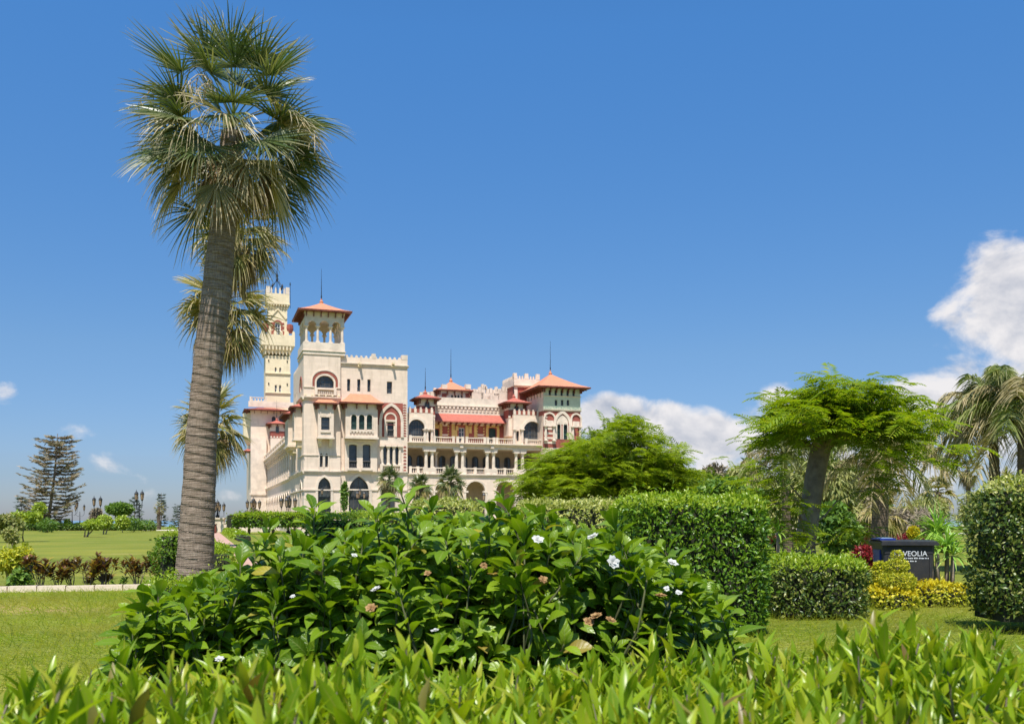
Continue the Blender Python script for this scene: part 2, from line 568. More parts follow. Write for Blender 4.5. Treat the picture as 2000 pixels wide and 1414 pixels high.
M = {}
M['lawn'] = lawn_mat()
M['sea'] = sea_mat()
M['cream'] = stone_mat('cream stone', (.765, .605, .47), amt=.55)
M['cream_side'] = M['cream']
M['trim'] = solid('pale carved stone', (.79, .645, .505), .8, .12, .9, .25, 6)
M['ochre'] = stone_mat('honey stone', (.80, .66, .44), .5, (.55, .40, .22), .3)
M['yellow'] = solid('yellow stone dressing', (.72, .50, .17), .8, .12, 1.5)
M['brick'] = solid('red brick', (.35, .095, .065), .85, .15, 2.0, .4, 9)
M['tile'] = tile_mat('orange roof tile', (.62, .25, .13), (.52, .19, .10))
M['redtile'] = tile_mat('red roof tile', (.48, .135, .09), (.38, .10, .065))
M['timber'] = solid('red brown eave timber', (.22, .065, .04), .7, .2, 2.0)
M['glass'] = solid('dark window glass', (.075, .082, .086), .10, .2, .55, spec=.6, col2=(.014, .019, .024))  # grey blotches put varied reflections and pale curtains into the glass colour
M['shutter'] = solid('dark green shutter', (.025, .06, .05), .5, .2, 1.0)
M['winframe'] = solid('dark window frame', (.10, .09, .085), .6, .1)
M['whiteframe'] = solid('white window frame', (.75, .73, .70), .6, .06)
M['mosaic'] = solid('green mosaic band', (.24, .34, .24), .5, .4, 6.0, col2=(.62, .58, .42))
M['palegreen'] = solid('pale green plaster', (.62, .62, .44), .8, .08, .8)
M['iron'] = solid('dark iron', (.035, .037, .04), .45, .2, 3.0, metal=.5)
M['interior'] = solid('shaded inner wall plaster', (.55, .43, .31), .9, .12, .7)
M['path'] = solid('pink paving', (.50, .31, .23), .85, .1, .6, .3, 12, col2=(.42, .25, .18))
M['kerb'] = solid('cream kerb stone', (.74, .60, .45), .85, .1, 2.2, .3, 14)
M['pavement'] = solid('cream paving', (.62, .55, .44), .85, .1, .6)
M['lampglass'] = solid('amber lantern glass', (.40, .27, .17), .25, .15, 2.0)
M['bin'] = solid('dark grey plastic', (.028, .030, .034), .42, .16, 5.0, .15, 30, col2=(.045, .042, .042))
M['binblue'] = solid('blue plastic', (.02, .05, .28), .4, .12, 4.0)
M['print'] = solid('white print', (.72, .74, .76), .6, .1, 20.0)
M['bluewhite'] = solid('pale grey plastic', (.35, .45, .58), .5, .1, 3.0)
M['bark_main'] = palm_bark('ringed palm bark', (.115, .082, .056), (.27, .205, .15), (.46, .37, .285))
M['bark_palm'] = palm_bark('brown palm bark', (.07, .05, .035), (.16, .12, .085), (.24, .19, .145))
M['bark'] = solid('brown tree bark', (.30, .235, .17), .9, .25, 3.5, .9, 11, col2=(.14, .10, .072))
M['stem'] = solid('green brown shoot', (.10, .11, .035), .7, .2, 6.0)
M['twig'] = solid('grey twig', (.22, .18, .13), .9, .2, 6.0)
M['thicket'] = solid('twigs inside the hedge', (.028, .030, .014), .95, .2, 9.0)  # very dark tone of the solid core box, standing in for the hedge inside
M['palm_live'] = leafmat('palm frond green', [(.040, .068, .020), (.065, .092, .028), (.10, .12, .042), (.16, .165, .075)], .38, .22, .5, tip=(.42, .35, .20), tip0=.58, tip1=1.1)
M['palm_mid'] = leafmat('palm frond yellowing', [(.11, .115, .035), (.18, .16, .06), (.28, .23, .11), (.36, .30, .17)], .45, .2, .45, tip=(.50, .41, .25), tip0=.35, tip1=.9, gain=1.3)
M['palm_gold'] = leafmat('palm frond golden green', [(.10, .115, .028), (.17, .165, .04), (.25, .205, .06), (.34, .26, .09)], .45, .25, .4, tip=(.52, .40, .19), tip0=.45, tip1=1.0, gain=1.25)
M['palm_dead'] = leafmat('palm frond dry', [(.15, .10, .05), (.24, .165, .085), (.33, .245, .13), (.42, .33, .20)], .75, .12, .2, tcol=(1, .9, .7), gain=1.0)
M['palm_stalk'] = solid('palm flower stalk', (.46, .36, .20), .8, .15, 6.0)
M['queen'] = leafmat('queen palm frond', [(.09, .12, .03), (.14, .165, .045), (.20, .205, .07)], .45, .28, .4, tip=(.40, .35, .18), tip0=.6, tip1=1.2, gain=1.6)
M['queen_dry'] = leafmat('queen palm old frond', [(.16, .15, .065), (.25, .21, .10), (.33, .26, .14)], .6, .2, .3)
M['fern'] = leafmat('feathery leaf', [(.10, .175, .008), (.145, .225, .010), (.195, .265, .014), (.27, .29, .02)], .5, .45, .3, tcol=(1.25, 1.25, .4), gain=1.3, patch=(1.3, (.17, .25, .012), .5))
M['fern_dark'] = leafmat('feathery leaf deep green', [(.075, .125, .008), (.11, .165, .010), (.15, .205, .014), (.20, .225, .02)], .5, .45, .3, tcol=(1.25, 1.25, .4), gain=1.6, patch=(.7, (.28, .36, .02), .6))
M['near'] = leafmat('lance leaf', [(.105, .178, .007), (.158, .255, .009), (.22, .32, .011), (.29, .365, .015), (.35, .355, .03)], .32, .42, .4, tip=(.34, .25, .05), tip0=.88, tip1=1.3, vein=(.34, .38, .05), tcol=(1.25, 1.25, .4), gain=1.25)
M['near_old'] = leafmat('lance leaf browning', [(.10, .09, .015), (.17, .15, .03), (.12, .08, .02)], .4, .3, .4)
M['gard'] = leafmat('broad glossy leaf', [(.042, .085, .003), (.062, .115, .004), (.092, .15, .006), (.14, .20, .010)], .36, .38, .34, vein=(.24, .31, .06), nveins=7, tcol=(1.35, 1.35, .4), gain=1.9)
M['gard_old'] = leafmat('yellowing glossy leaf', [(.40, .33, .03), (.30, .28, .03), (.28, .17, .04)], .4, .3, .4, vein=(.4, .36, .1), nveins=7, gain=1.0)
M['gard_young'] = leafmat('young glossy leaf', [(.12, .19, .012), (.17, .25, .018)], .33, .36, .42, vein=(.24, .30, .06), nveins=7, tcol=(1.3, 1.3, .4), gain=1.3)
M['petal'] = leafmat('white petal', [(.60, .59, .54), (.70, .69, .64)], .5, .25, .2, tcol=(1, 1, 1), gain=1.0)
M['petal_old'] = leafmat('withered petal', [(.30, .16, .06), (.40, .25, .10), (.24, .12, .05)], .7, .15, .2, gain=1.0)
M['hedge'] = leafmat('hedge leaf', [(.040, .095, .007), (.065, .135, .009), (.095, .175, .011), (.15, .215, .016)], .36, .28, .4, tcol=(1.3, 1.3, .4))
M['hedge_top'] = leafmat('hedge sunlit top leaf', [(.13, .21, .013), (.19, .26, .016), (.26, .30, .025)], .35, .4, .4)  # sunlight on the hedge tops put into a lighter leaf colour
M['hedge_gold'] = leafmat('variegated hedge leaf', [(.16, .20, .025), (.26, .27, .05), (.40, .38, .13), (.10, .15, .02)], .4, .3, .4)
M['hedge_dark'] = leafmat('dark hedge leaf', [(.030, .058, .010), (.052, .088, .013), (.095, .125, .018), (.20, .20, .045)], .36, .22, .4)
M['croton'] = leafmat('croton leaf', [(.06, .024, .014), (.10, .042, .02), (.085, .08, .02), (.15, .06, .022), (.34, .26, .03)], .35, .28, .5)
M['yellowflower'] = leafmat('golden shoot', [(.55, .46, .012), (.66, .55, .02), (.46, .46, .03)], .5, .3, .3, tcol=(1.1, 1.0, .6), gain=1.0)
M['goldleaf'] = leafmat('yellow green leaf', [(.20, .24, .02), (.33, .33, .025), (.46, .40, .03)], .5, .3, .35)
M['redleaf'] = leafmat('red leaf', [(.16, .012, .016), (.26, .02, .024), (.33, .035, .03), (.09, .015, .014)], .4, .2, .45, tcol=(1.2, .6, .6), gain=1.0)
M['yucca'] = leafmat('yucca blade', [(.09, .17, .025), (.14, .23, .035), (.19, .27, .05)], .4, .25, .5, gain=2.0)
M['olive'] = leafmat('olive drooping leaf', [(.10, .12, .03), (.16, .165, .045), (.22, .205, .075), (.07, .10, .025)], .55, .25, .3, gain=1.95)
M['greybrown'] = leafmat('grey brown twiggy leaf', [(.13, .105, .075), (.18, .145, .10), (.105, .10, .06)], .7, .2, .2, tcol=(1, 1, .9), gain=1.85)
M['midgreen'] = leafmat('mid green leaf', [(.05, .10, .016), (.08, .14, .02), (.12, .175, .03)], .45, .28, .4, gain=1.75)
M['limeleaf'] = leafmat('lime leaf', [(.15, .215, .022), (.21, .265, .03), (.27, .30, .045)], .45, .32, .4, gain=1.6)
M['pine'] = leafmat('grey pine needle', [(.12, .105, .07), (.17, .14, .09), (.21, .155, .105), (.11, .12, .06)], .7, .2, .2, tcol=(1, 1, .9), gain=2.0)
M['pine_blue'] = leafmat('blue pine needle', [(.045, .065, .05), (.065, .085, .065), (.09, .11, .08)], .6, .1, .2)
M['grass'] = leafmat('grass blade', [(.085, .135, .012), (.125, .17, .016), (.175, .195, .026), (.25, .235, .05)], .55, .38, .3, patch=(.45, (.42, .35, .11), .65), gain=2.1)
M['creeper'] = leafmat('creeper leaf', [(.055, .11, .009), (.085, .155, .012), (.13, .195, .018)], .36, .3, .4)
# ------------------------------------------------------------------ ground, sea, path, kerb
mb = MB()
mb.add([(-900, -400, 0), (900, -400, 0), (900, 245, 0), (-900, 245, 0)], [(0, 1, 2, 3)])
mb.add([(-900, 245, 0), (900, 245, 0), (900, 252, -4), (-900, 252, -4)], [(0, 1, 2, 3)])
tag(mb.build('lawn', M['lawn']), kind='structure')
mb = MB()
mb.add([(-9000, 248, -3.4), (9000, 248, -3.4), (9000, 14000, -3.4), (-9000, 14000, -3.4)], [(0, 1, 2, 3)])
tag(mb.build('sea', M['sea']), kind='structure')


def strip(name, L, Rr, z, m):
    mb = MB()
    for i in range(len(L) - 1):
        mb.add([(*L[i], z), (*Rr[i], z), (*Rr[i + 1], z), (*L[i + 1], z)], [(0, 1, 2, 3)])
    return tag(mb.build(name, m), kind='structure')


# pink path that runs back beside the palm towards the terrace wall
pl = [(gx(612, 14), 14), (gx(520, 24), 24), (gx(440, 40), 40), (gx(424, 70), 70), (gx(414, 128), 128)]
pr = [(gx(760, 14), 14), (gx(600, 24), 24), (gx(492, 40), 40), (gx(452, 70), 70), (gx(428, 128), 128)]
strip('path', pl, pr, .006, M['path'])
# pale paved forecourt beyond the lawn
strip('forecourt', [(-60, 150), (-58, 178)], [(-20, 150), (-20, 178)], .008, M['pavement'])
strip('driveway', [(-24, 104), (-26, 112)], [(60, 112), (60, 121)], .008, M['pavement'])

# kerb of cream stones along the near edge of the planted strip
kerb = empty('kerb', (0, 0, 0))
tag(kerb, kind='structure')
k0, k1 = Vector((-16.5, 20.2, 0)), Vector((gx(296, 22.1), 22.1, 0))
nK = 14
kd = (k1 - k0)
mb = MB()
L = kd.length / nK
mb.box(0, L - .012, -.1, .1, -.05, .13, top=(.008, .012))
km = mb.build('kerb_stone', M['kerb'], kerb)
km.rotation_euler = (0, 0, math.atan2(kd.y, kd.x))
for i in range(nK):
    o = km if i == 0 else km.copy()
    if i:
        COL.objects.link(o)
    p = k0 + kd * (i / nK)
    o.location = (p.x, p.y, random.uniform(-.008, .008))
    o.rotation_euler = (0, random.uniform(-.006, .006), math.atan2(kd.y, kd.x) + random.uniform(-.006, .006))

# short grass blades on the nearer lawn
def grass(n, x0, x1, y0, y1, avoid=None):
    P = np.stack([rng.uniform(x0, x1, n), y0 + (y1 - y0) * rng.random(n) ** 1.25, np.zeros(n)], 1)
    d = np.stack([rng.normal(0, .45, n), rng.normal(0, .45, n), np.ones(n)], 1)
    fr = frames(d, np.stack([rng.normal(0, 1, n), -np.ones(n), np.full(n, .2)], 1))
    S = np.stack([rng.uniform(.8, 1.5, n), rng.uniform(.022, .05, n), np.ones(n)], 1)
    V = np.array([(-.004, 0, 0), (.004, 0, 0), (.001, 1, .2), (-.001, 1, .2)])
    return inst([(V, np.array([(0, 1, 2, 3)]), np.array([(0, 0), (1, 0), (1, 1), (0, 1)]))], np.zeros(n, int), fr, S, P)


a = grass(62000, -13.5, -3.2, 9.0, 23.0)
me = qmesh('grass', a[0], a[1], smooth=False)
tag(link('grass', me, None, M['grass']), 'short green turf between the left kerb and the flowering bush', 'grass', kind='stuff')
a = grass(62000, 2.6, 14.5, 9.5, 24.0)
me = qmesh('grass', a[0], a[1], smooth=False)
tag(link('grass', me, None, M['grass']), 'short green turf around the right-hand hedges and the bin', 'grass', kind='stuff')
# ------------------------------------------------------------------ the palace
CX, CY = -26.02, 120.0
TH = math.atan2(615.0, 1877.0)
CA, SA = math.cos(TH), math.sin(TH)


def fu(px, v=0.0):
    k = (px - 1000) / FPX
    return (k * (CY + CA * v) - (CX - SA * v)) / (CA - SA * k)


def fw(px, py, v=0.0):
    return EYE + (HZ - py) / FPX * (CY + SA * fu(px, v) + CA * v)


def lv(px, u=0.0):
    k = (px - 1000) / FPX
    return (CX + CA * u - k * (CY + SA * u)) / (SA + k * CA)


def lw(px, py, u=0.0):
    return EYE + (HZ - py) / FPX * (CY + SA * u + CA * lv(px, u))


PAL = empty('palace', (CX, CY, 0), TH)
tag(PAL, 'cream stone palace with red roofs, loggias and towers beyond the hedges', 'palace')


def pmap(plane):
    k, c = plane
    if k == 'f': return lambda a, b, d: (a, c + d, b)
    if k == 'l': return lambda a, b, d: (c + d, a, b)
    if k == 'r': return lambda a, b, d: (c - d, a, b)
    return lambda a, b, d: (a, c - d, b)


def rect(a0, a1, b0, b1):
    return [(a0, b0), (a1, b0), (a1, b1), (a0, b1)]


def arch(a0, a1, b0, b1, kind='round', n=10):
    """opening a0..a1, sill b0, apex b1"""
    r = (a1 - a0) / 2
    c = (a0 + a1) / 2
    P = [(a0, b0), (a1, b0)]
    if kind == 'round':
        ry = min(r, (b1 - b0) * .6)
        sp = b1 - ry
        for i in range(n + 1):
            t = PI * i / n
            P.append((c + r * math.cos(t), sp + ry * math.sin(t)))
    elif kind == 'pointed':
        rise = min(r * 1.55, (b1 - b0) * .75)
        sp = b1 - rise
        for i in range(n + 1):
            s = i / n * 2 - 1           # +1..-1 from right to left
            x = -s
            P.append((c + r * x, sp + rise * math.sqrt(max(0, 1.8 ** 2 - (abs(x) + .8) ** 2)) / math.sqrt(1.8 ** 2 - .8 ** 2)))
    elif kind == 'seg':
        rise = r * .35
        sp = b1 - rise
        for i in range(n + 1):
            t = PI * i / n
            P.append((c + r * math.cos(t), sp + rise * math.sin(t)))
    return P


def face(name, outer, holes, plane, depth, mat, parent=None):
    """a wall slab with real openings: front, edges and reveals"""
    mp = pmap(plane)
    polys = [outer] + list(holes)
    tris = tessellate_polygon([[Vector((p[0], p[1], 0)) for p in q] for q in polys])
    flat = [p for q in polys for p in q]
    mbx = MB()
    mbx.add([mp(p[0], p[1], 0) for p in flat], [tuple(t) for t in tris])
    for q in polys:
        n = len(q)
        V = [mp(p[0], p[1], 0) for p in q] + [mp(p[0], p[1], depth) for p in q]
        mbx.add(V, [(i, (i + 1) % n, n + (i + 1) % n, n + i) for i in range(n)])
    return mbx.build(name, mat, parent or PAL)


def window(poly, plane, d, nx=2, ny=3, fm='winframe', pm='glass', fr=.09, label=None):
    """frame part with its pane as a sub-part, set d into the wall"""
    mp = pmap(plane)
    xs = [p[0] for p in poly]
    ys = [p[1] for p in poly]
    c = ((min(xs) + max(xs)) / 2, (min(ys) + max(ys)) / 2)
    W, H = max(xs) - min(xs), max(ys) - min(ys)
    inn = [(c[0] + (p[0] - c[0]) * (1 - 2 * fr / W), c[1] + (p[1] - c[1]) * (1 - 2 * fr / H)) for p in poly]
    n = len(poly)
    mbx = MB()
    V = [mp(*p, d - .10) for p in poly] + [mp(*p, d - .10) for p in inn] + [mp(*p, d - .02) for p in inn]
    F = [(i, (i + 1) % n, n + (i + 1) % n, n + i) for i in range(n)] + [(n + i, n + (i + 1) % n, 2 * n + (i + 1) % n, 2 * n + i) for i in range(n)]
    mbx.add(V, F)

    def ext(xq):      # vertical extent of the inner outline at xq
        lo, hi = 1e9, -1e9
        for i in range(n):
            (xa, ya), (xb, yb) = inn[i], inn[(i + 1) % n]
            if (xa - xq) * (xb - xq) <= 0 and abs(xa - xb) > 1e-6:
                y = ya + (yb - ya) * (xq - xa) / (xb - xa)
                lo, hi = min(lo, y), max(hi, y)
        return lo, hi

    def exth(yq):
        lo, hi = 1e9, -1e9
        for i in range(n):
            (xa, ya), (xb, yb) = inn[i], inn[(i + 1) % n]
            if (ya - yq) * (yb - yq) <= 0 and abs(ya - yb) > 1e-6:
                x = xa + (xb - xa) * (yq - ya) / (yb - ya)
                lo, hi = min(lo, x), max(hi, x)
        return lo, hi

    b = .028
    for i in range(1, nx):
        x = min(xs) + W * i / nx
        lo, hi = ext(x)
        if hi > lo:
            q = [mp(x - b, lo, d - .08), mp(x + b, lo, d - .08), mp(x + b, hi, d - .08), mp(x - b, hi, d - .08),
                 mp(x - b, lo, d - .03), mp(x + b, lo, d - .03), mp(x + b, hi, d - .03), mp(x - b, hi, d - .03)]
            mbx.add(q, [(0, 1, 2, 3), (0, 4, 5, 1), (1, 5, 6, 2), (2, 6, 7, 3), (3, 7, 4, 0)])
    for j in range(1, ny):
        y = min(ys) + H * j / ny
        lo, hi = exth(y)
        if hi > lo:
            q = [mp(lo, y - b, d - .075), mp(hi, y - b, d - .075), mp(hi, y + b, d - .075), mp(lo, y + b, d - .075),
                 mp(lo, y - b, d - .03), mp(hi, y - b, d - .03), mp(hi, y + b, d - .03), mp(lo, y + b, d - .03)]
            mbx.add(q, [(0, 1, 2, 3), (0, 4, 5, 1), (1, 5, 6, 2), (2, 6, 7, 3), (3, 7, 4, 0)])
    f = mbx.build('window', M[fm], PAL)
    if label:
        f['label'] = label
    pb = MB().add([mp(*p, d - .012) for p in poly], [tuple(range(n))])
    pb.build('pane', M[pm], f)
    return f


def trim(path, plane, w, proud, mat='trim', name='arch_moulding', closed=False, seg=None):
    """moulding of width w standing proud along a path (outside of an opening)"""
    mp = pmap(plane)
    n = len(path)
    cxm = sum(p[0] for p in path) / n
    cym = sum(p[1] for p in path) / n
    O = []
    for i, p in enumerate(path):
        a = path[(i - 1) % n] if (closed or i > 0) else path[i]
        b = path[(i + 1) % n] if (closed or i < n - 1) else path[i]
        t = Vector((b[0] - a[0], b[1] - a[1]))
        if t.length < 1e-6:
            t = Vector((0, 1))
        t.normalize()
        nn = Vector((t.y, -t.x))
        if nn.dot(Vector((p[0] - cxm, p[1] - cym))) < 0:
            nn = -nn
        O.append((p[0] + nn.x * w, p[1] + nn.y * w))
    mbx = MB()
    rngi = range(n if closed else n - 1)
    for i in rngi:
        if seg is not None and (i % 2) != seg:
            continue
        j = (i + 1) % n
        q = [mp(*path[i], -proud), mp(*path[j], -proud), mp(*O[j], -proud), mp(*O[i], -proud),
             mp(*path[i], .02), mp(*path[j], .02), mp(*O[j], .02), mp(*O[i], .02)]
        mbx.add(q, [(0, 1, 2, 3), (0, 4, 5, 1), (1, 5, 6, 2), (2, 6, 7, 3), (3, 7, 4, 0)])
    return mbx.build(name, M[mat], PAL)


def top_path(poly):
    """outline of an opening without its sill, from right foot over the top to left foot"""
    return poly[1:] + [poly[0]]


def bar(name, a0, a1, b0, b1, plane, proud, back=.0, mat='trim', parent=None):
    mp = pmap(plane)
    mbx = MB()
    p, q = mp(a0, b0, -proud), mp(a1, b1, back)
    mbx.box(min(p[0], q[0]), max(p[0], q[0]), min(p[1], q[1]), max(p[1], q[1]), min(p[2], q[2]), max(p[2], q[2]))
    return mbx.build(name, M[mat], parent or PAL)


def cornice(name, a0, a1, b, plane, mat='trim', h=.3, proud=.28):
    mp = pmap(plane)
    mbx = MB()
    for (z0, z1, pr) in ((b, b + h * .4, proud * .45), (b + h * .4, b + h * .7, proud * .75), (b + h * .7, b + h, proud)):
        p, q = mp(a0, z0, -pr), mp(a1, z1, .01)
        mbx.box(min(p[0], q[0]), max(p[0], q[0]), min(p[1], q[1]), max(p[1], q[1]), z0, z1)
    return mbx.build(name, M[mat], PAL)


def body(name, u0, u1, v0, v1, w0, w1, mat='cream'):
    return MB().box(u0, u1, v0, v1, w0, w1).build(name, M[mat], PAL)


def balustrade(a0, a1, b0, b1, plane, d=0.0, mat='trim', pitch=.26, piers=2):
    """rails, balusters and end piers, one part"""
    mp = pmap(plane)
    mbx = MB()

    def bx(x0, x1, z0, z1, th):
        p, q = mp(x0, z0, d - th), mp(x1, z1, d + th)
        mbx.box(min(p[0], q[0]), max(p[0], q[0]), min(p[1], q[1]), max(p[1], q[1]), z0, z1)
    H = b1 - b0
    bx(a0, a1, b1 - H * .16, b1, .15)
    bx(a0, a1, b0, b0 + H * .14, .14)
    n = max(2, int((a1 - a0) / pitch))
    for i in range(n):
        x = a0 + (i + .5) * (a1 - a0) / n
        c = mp(x, 0, d)
        r = pitch * .3
        mbx.lathe(c[0], c[1], [(r * .7, b0 + H * .14), (r, b0 + H * .36), (r * .5, b0 + H * .62), (r * .75, b1 - H * .16)], 5)
    for i in range(piers):
        x = a0 + (a1 - a0) * i / max(1, piers - 1)
        bx(x - .17, x + .17, b0, b1 + .1, .17)
    return mbx.build('balustrade', M[mat], PAL)


COLMESH = {}


def column(u, v, w0, w1, r=.2, mat='trim', n=10):
    key = (round(w1 - w0, 3), round(r, 3), mat)
    if key not in COLMESH:
        H = w1 - w0
        mbx = MB()
        mbx.box(-r * 1.5, r * 1.5, -r * 1.5, r * 1.5, 0, r * .7)
        mbx.lathe(0, 0, [(r * 1.3, r * .7), (r * 1.3, r * 1.1), (r, r * 1.4), (r * .98, H * .5), (r * .86, H - r * 2.4), (r * 1.05, H - r * 2.2), (r * .9, H - r * 2.0), (r * 1.45, H - r * .8)], n)
        mbx.box(-r * 1.7, r * 1.7, -r * 1.7, r * 1.7, H - r * .8, H)
        o = mbx.build('column', M[mat], PAL)
        COLMESH[key] = o
    else:
        o = COLMESH[key].copy()
        COL.objects.link(o)
    o.location = (u, v, w0)
    return o


def hip(name, u0, u1, v0, v1, w, apex, over=.9, ridge=0.0, mat='tile', spire=0.0, eave=.16, brackets=True, bp=1.0, kids=None):
    """hipped roof with overhanging eaves, brackets below and a finial; ridge = half length of ridge along u"""
    a0, a1, b0, b1 = u0 - over, u1 + over, v0 - over, v1 + over
    cu, cv = (u0 + u1) / 2, (v0 + v1) / 2
    mbx = MB()
    N = 4
    rows = []
    for i in range(N + 1):
        t = i / N
        s = t
        h = apex * (t ** 1.25)                                # slightly concave slope
        x0, x1 = a0 + (cu - ridge - a0) * s, a1 + (cu + ridge - a1) * s
        y0, y1 = b0 + (cv - b0) * s, b1 + (cv - b1) * s
        rows.append([(x0, y0, w + eave + h), (x1, y0, w + eave + h), (x1, y1, w + eave + h), (x0, y1, w + eave + h)])
    for i in range(N):
        V = rows[i] + rows[i + 1]
        mbx.add(V, [(k, (k + 1) % 4, 4 + (k + 1) % 4, 4 + k) for k in range(4)])
    mbx.box(a0 + .03, a1 - .03, b0 + .03, b1 - .03, w, w + eave, 1)
    if spire:
        z = w + eave + apex
        mbx.lathe(cu, cv, [(.22, z - .12), (.26, z + .1), (.1, z + .3), (.09, z + .5)], 8)
        mbx.lathe(cu, cv, [(.055, z + .5), (.085, z + .8), (.05, z + 1.0), (.035, z + spire * .5), (.014, z + spire)], 6, 2)
    r = mbx.build(name, [M[mat], M['timber'], M['iron']], PAL)
    if brackets:
        bm2 = MB()
        nu = max(2, int((u1 - u0) / bp) + 1)
        for i in range(nu):
            x = u0 + .08 + (u1 - u0 - .16) * i / (nu - 1)
            for (ya, yb) in ((v0 - over * .82, v0), (v1, v1 + over * .82)):
                bm2.box(x - .06, x + .06, ya, yb, w - .16, w - .005)
                yy = (yb - .3, yb) if ya < v0 - .01 else (ya, ya + .3)
                bm2.box(x - .055, x + .055, yy[0], yy[1], w - .6, w - .165)
        nv_ = max(2, int((v1 - v0) / bp) + 1)
        for i in range(nv_):
            y = v0 + .08 + (v1 - v0 - .16) * i / (nv_ - 1)
            for (xa, xb) in ((u0 - over * .82, u0), (u1, u1 + over * .82)):
                bm2.box(xa, xb, y - .06, y + .06, w - .157, w - .008)
                xx = (xb - .3, xb) if xa < u0 - .01 else (xa, xa + .3)
                bm2.box(xx[0], xx[1], y - .055, y + .055, w - .57, w - .162)
        tag(bm2.build('eave_brackets', M['timber'], r), kind='stuff')
    return r


def merlons(a0, a1, b, plane, h=.55, wd=.45, pitch=.9, th=.3, mat='trim', steps=True):
    mp = pmap(plane)
    mbx = MB()
    n = max(2, int(round((a1 - a0 - wd) / pitch)) + 1)
    for i in range(n):
        x = a0 + (a1 - a0 - wd) * i / (n - 1)
        p, q = mp(x, b, 0), mp(x + wd, b + h, th)
        mbx.box(min(p[0], q[0]), max(p[0], q[0]), min(p[1], q[1]), max(p[1], q[1]), b, b + h * .7)
        p, q = mp(x + wd * .2, b, .05), mp(x + wd * .8, b + h, th - .05)
        mbx.box(min(p[0], q[0]), max(p[0], q[0]), min(p[1], q[1]), max(p[1], q[1]), b + h * .7, b + h)
    return tag(mbx.build('battlement', M[mat], PAL), kind='stuff')


def corbels(a0, a1, b0, b1, plane, proud=.4, pitch=.5, wd=.2, mat='trim', name='corbel_row'):
    mp = pmap(plane)
    mbx = MB()
    n = max(2, int((a1 - a0) / pitch) + 1)
    for i in range(n):
        x = a0 + (a1 - a0 - wd) * i / (n - 1)
        for (z0, z1, pr) in ((b0, b0 + (b1 - b0) * .5, proud * .5), (b0 + (b1 - b0) * .5, b1, proud)):
            p, q = mp(x, z0, -pr), mp(x + wd, z1, .01)
            mbx.box(min(p[0], q[0]), max(p[0], q[0]), min(p[1], q[1]), max(p[1], q[1]), z0, z1)
    return tag(mbx.build(name, M[mat], PAL), kind='stuff')


def tooth(a0, a1, b0, b1, plane, n, mat='brick', proud=.03):
    """alternating long and short brick quoins"""
    mp = pmap(plane)
    mbx = MB()
    h = (b1 - b0) / n
    c, w = (a0 + a1) / 2, (a1 - a0)
    for i in range(n):
        for (ww, f0, f1) in ((w, .12, .5), (w * .45, .5, .66)):
            p, q = mp(c - ww / 2, b0 + h * (i + f0), -proud), mp(c + ww / 2, b0 + h * (i + f1), .02)
            mbx.box(min(p[0], q[0]), max(p[0], q[0]), min(p[1], q[1]), max(p[1], q[1]), min(p[2], q[2]), max(p[2], q[2]))
    return tag(mbx.build('brick_quoins', M[mat], PAL), kind='stuff')


FR = ('f', 0.0)
U1 = fu(665)
U2 = fu(797)
W = lambda py, px=593: fw(px, py)
zS = W(923)        # string course above the ground floor
zB = W(858)        # second floor level
zT = W(780)        # attic level
zTop = W(691)      # top of corner tower wall
uM = lambda px: fu(px)

# ---- corner tower
TD = 6.6
LF = ('l', 0.0)
hA = arch(fu(621), fu(646), .6, fw(633, 932), 'pointed', 14)
tw = [arch(fu(624.4), fu(630.4), fw(627, 912), fw(627, 885), 'pointed'), arch(fu(634.8), fu(640.8), fw(637, 912), fw(637, 885), 'pointed')]
lun = arch(fu(618), fu(652), fw(635, 757.5), fw(635, 733.5), 'round', 14)
face('front_wall', rect(0, U1, 0, zTop), [hA] + tw + [lun], FR, .45, M['cream'])
window(hA, FR, .42, 3, 5)
for q in tw:
    window(q, FR, .42, 1, 3)
window(lun, FR, .42, 4, 3, 'winframe')
trim(top_path(hA)[0:], FR, .30, .09)
for q in tw:
    trim(top_path(q), FR, .14, .06)
    bar('window_sill', q[0][0] - .1, q[1][0] + .1, q[0][1] - .45, q[0][1] - .02, FR, .12)
l1 = arch(fu(614.5), fu(655.5), fw(635, 757.5), fw(635, 729.5), 'round', 16)
trim(top_path(lun), FR, .2, .07)
trim(top_path(l1), FR, .34, .035, 'brick', 'brick_arch')
l2 = arch(fu(610), fu(660), fw(635, 757.5), fw(635, 724.3), 'round', 16)
trim(top_path(l2), FR, .18, .09)
body('corner_tower', .45, U1, .45, TD, 0, zTop)
vA = [1.2, 2.9]
lA = arch(2.0, 4.2, .6, 6.6, 'pointed', 12)
lT = [arch(2.3, 2.75, 8.2, 10.0, 'pointed'), arch(3.4, 3.85, 8.2, 10.0, 'pointed')]
lL = arch(2.0, 4.4, W(757.5), W(733), 'round', 12)
face('side_wall', rect(.452, TD, 0, zTop), [lA] + lT + [lL], LF, .45, M['cream'])
window(lA, LF, .42, 3, 5)
window(lL, LF, .42, 4, 3)
trim(top_path(lA), LF, .28, .09)
trim(top_path(lL), LF, .3, .06, 'brick', 'brick_arch')
for q in lT:
    window(q, LF, .42, 1, 3)
for pl_, a0, a1 in ((FR, 0, U1), (LF, -.28, TD)):
    cornice('string_course', a0, a1, zS - .1, pl_, h=.38, proud=.26)
    bar('moulding', a0, a1, W(957.5), W(955), pl_, .13)
    cornice('cornice', a0, a1, W(780), pl_, h=.4, proud=.34)
    bar('moulding', a0, a1, W(889), W(887), pl_, .09)
bar('moulding', 0, fu(614), W(756), W(754), FR, .1)
bar('moulding', fu(656), U1, W(756), W(754), FR, .1)
balustrade(fu(617), fu(654), fw(635, 772), fw(635, 759.5), FR, -.14, pitch=.24)
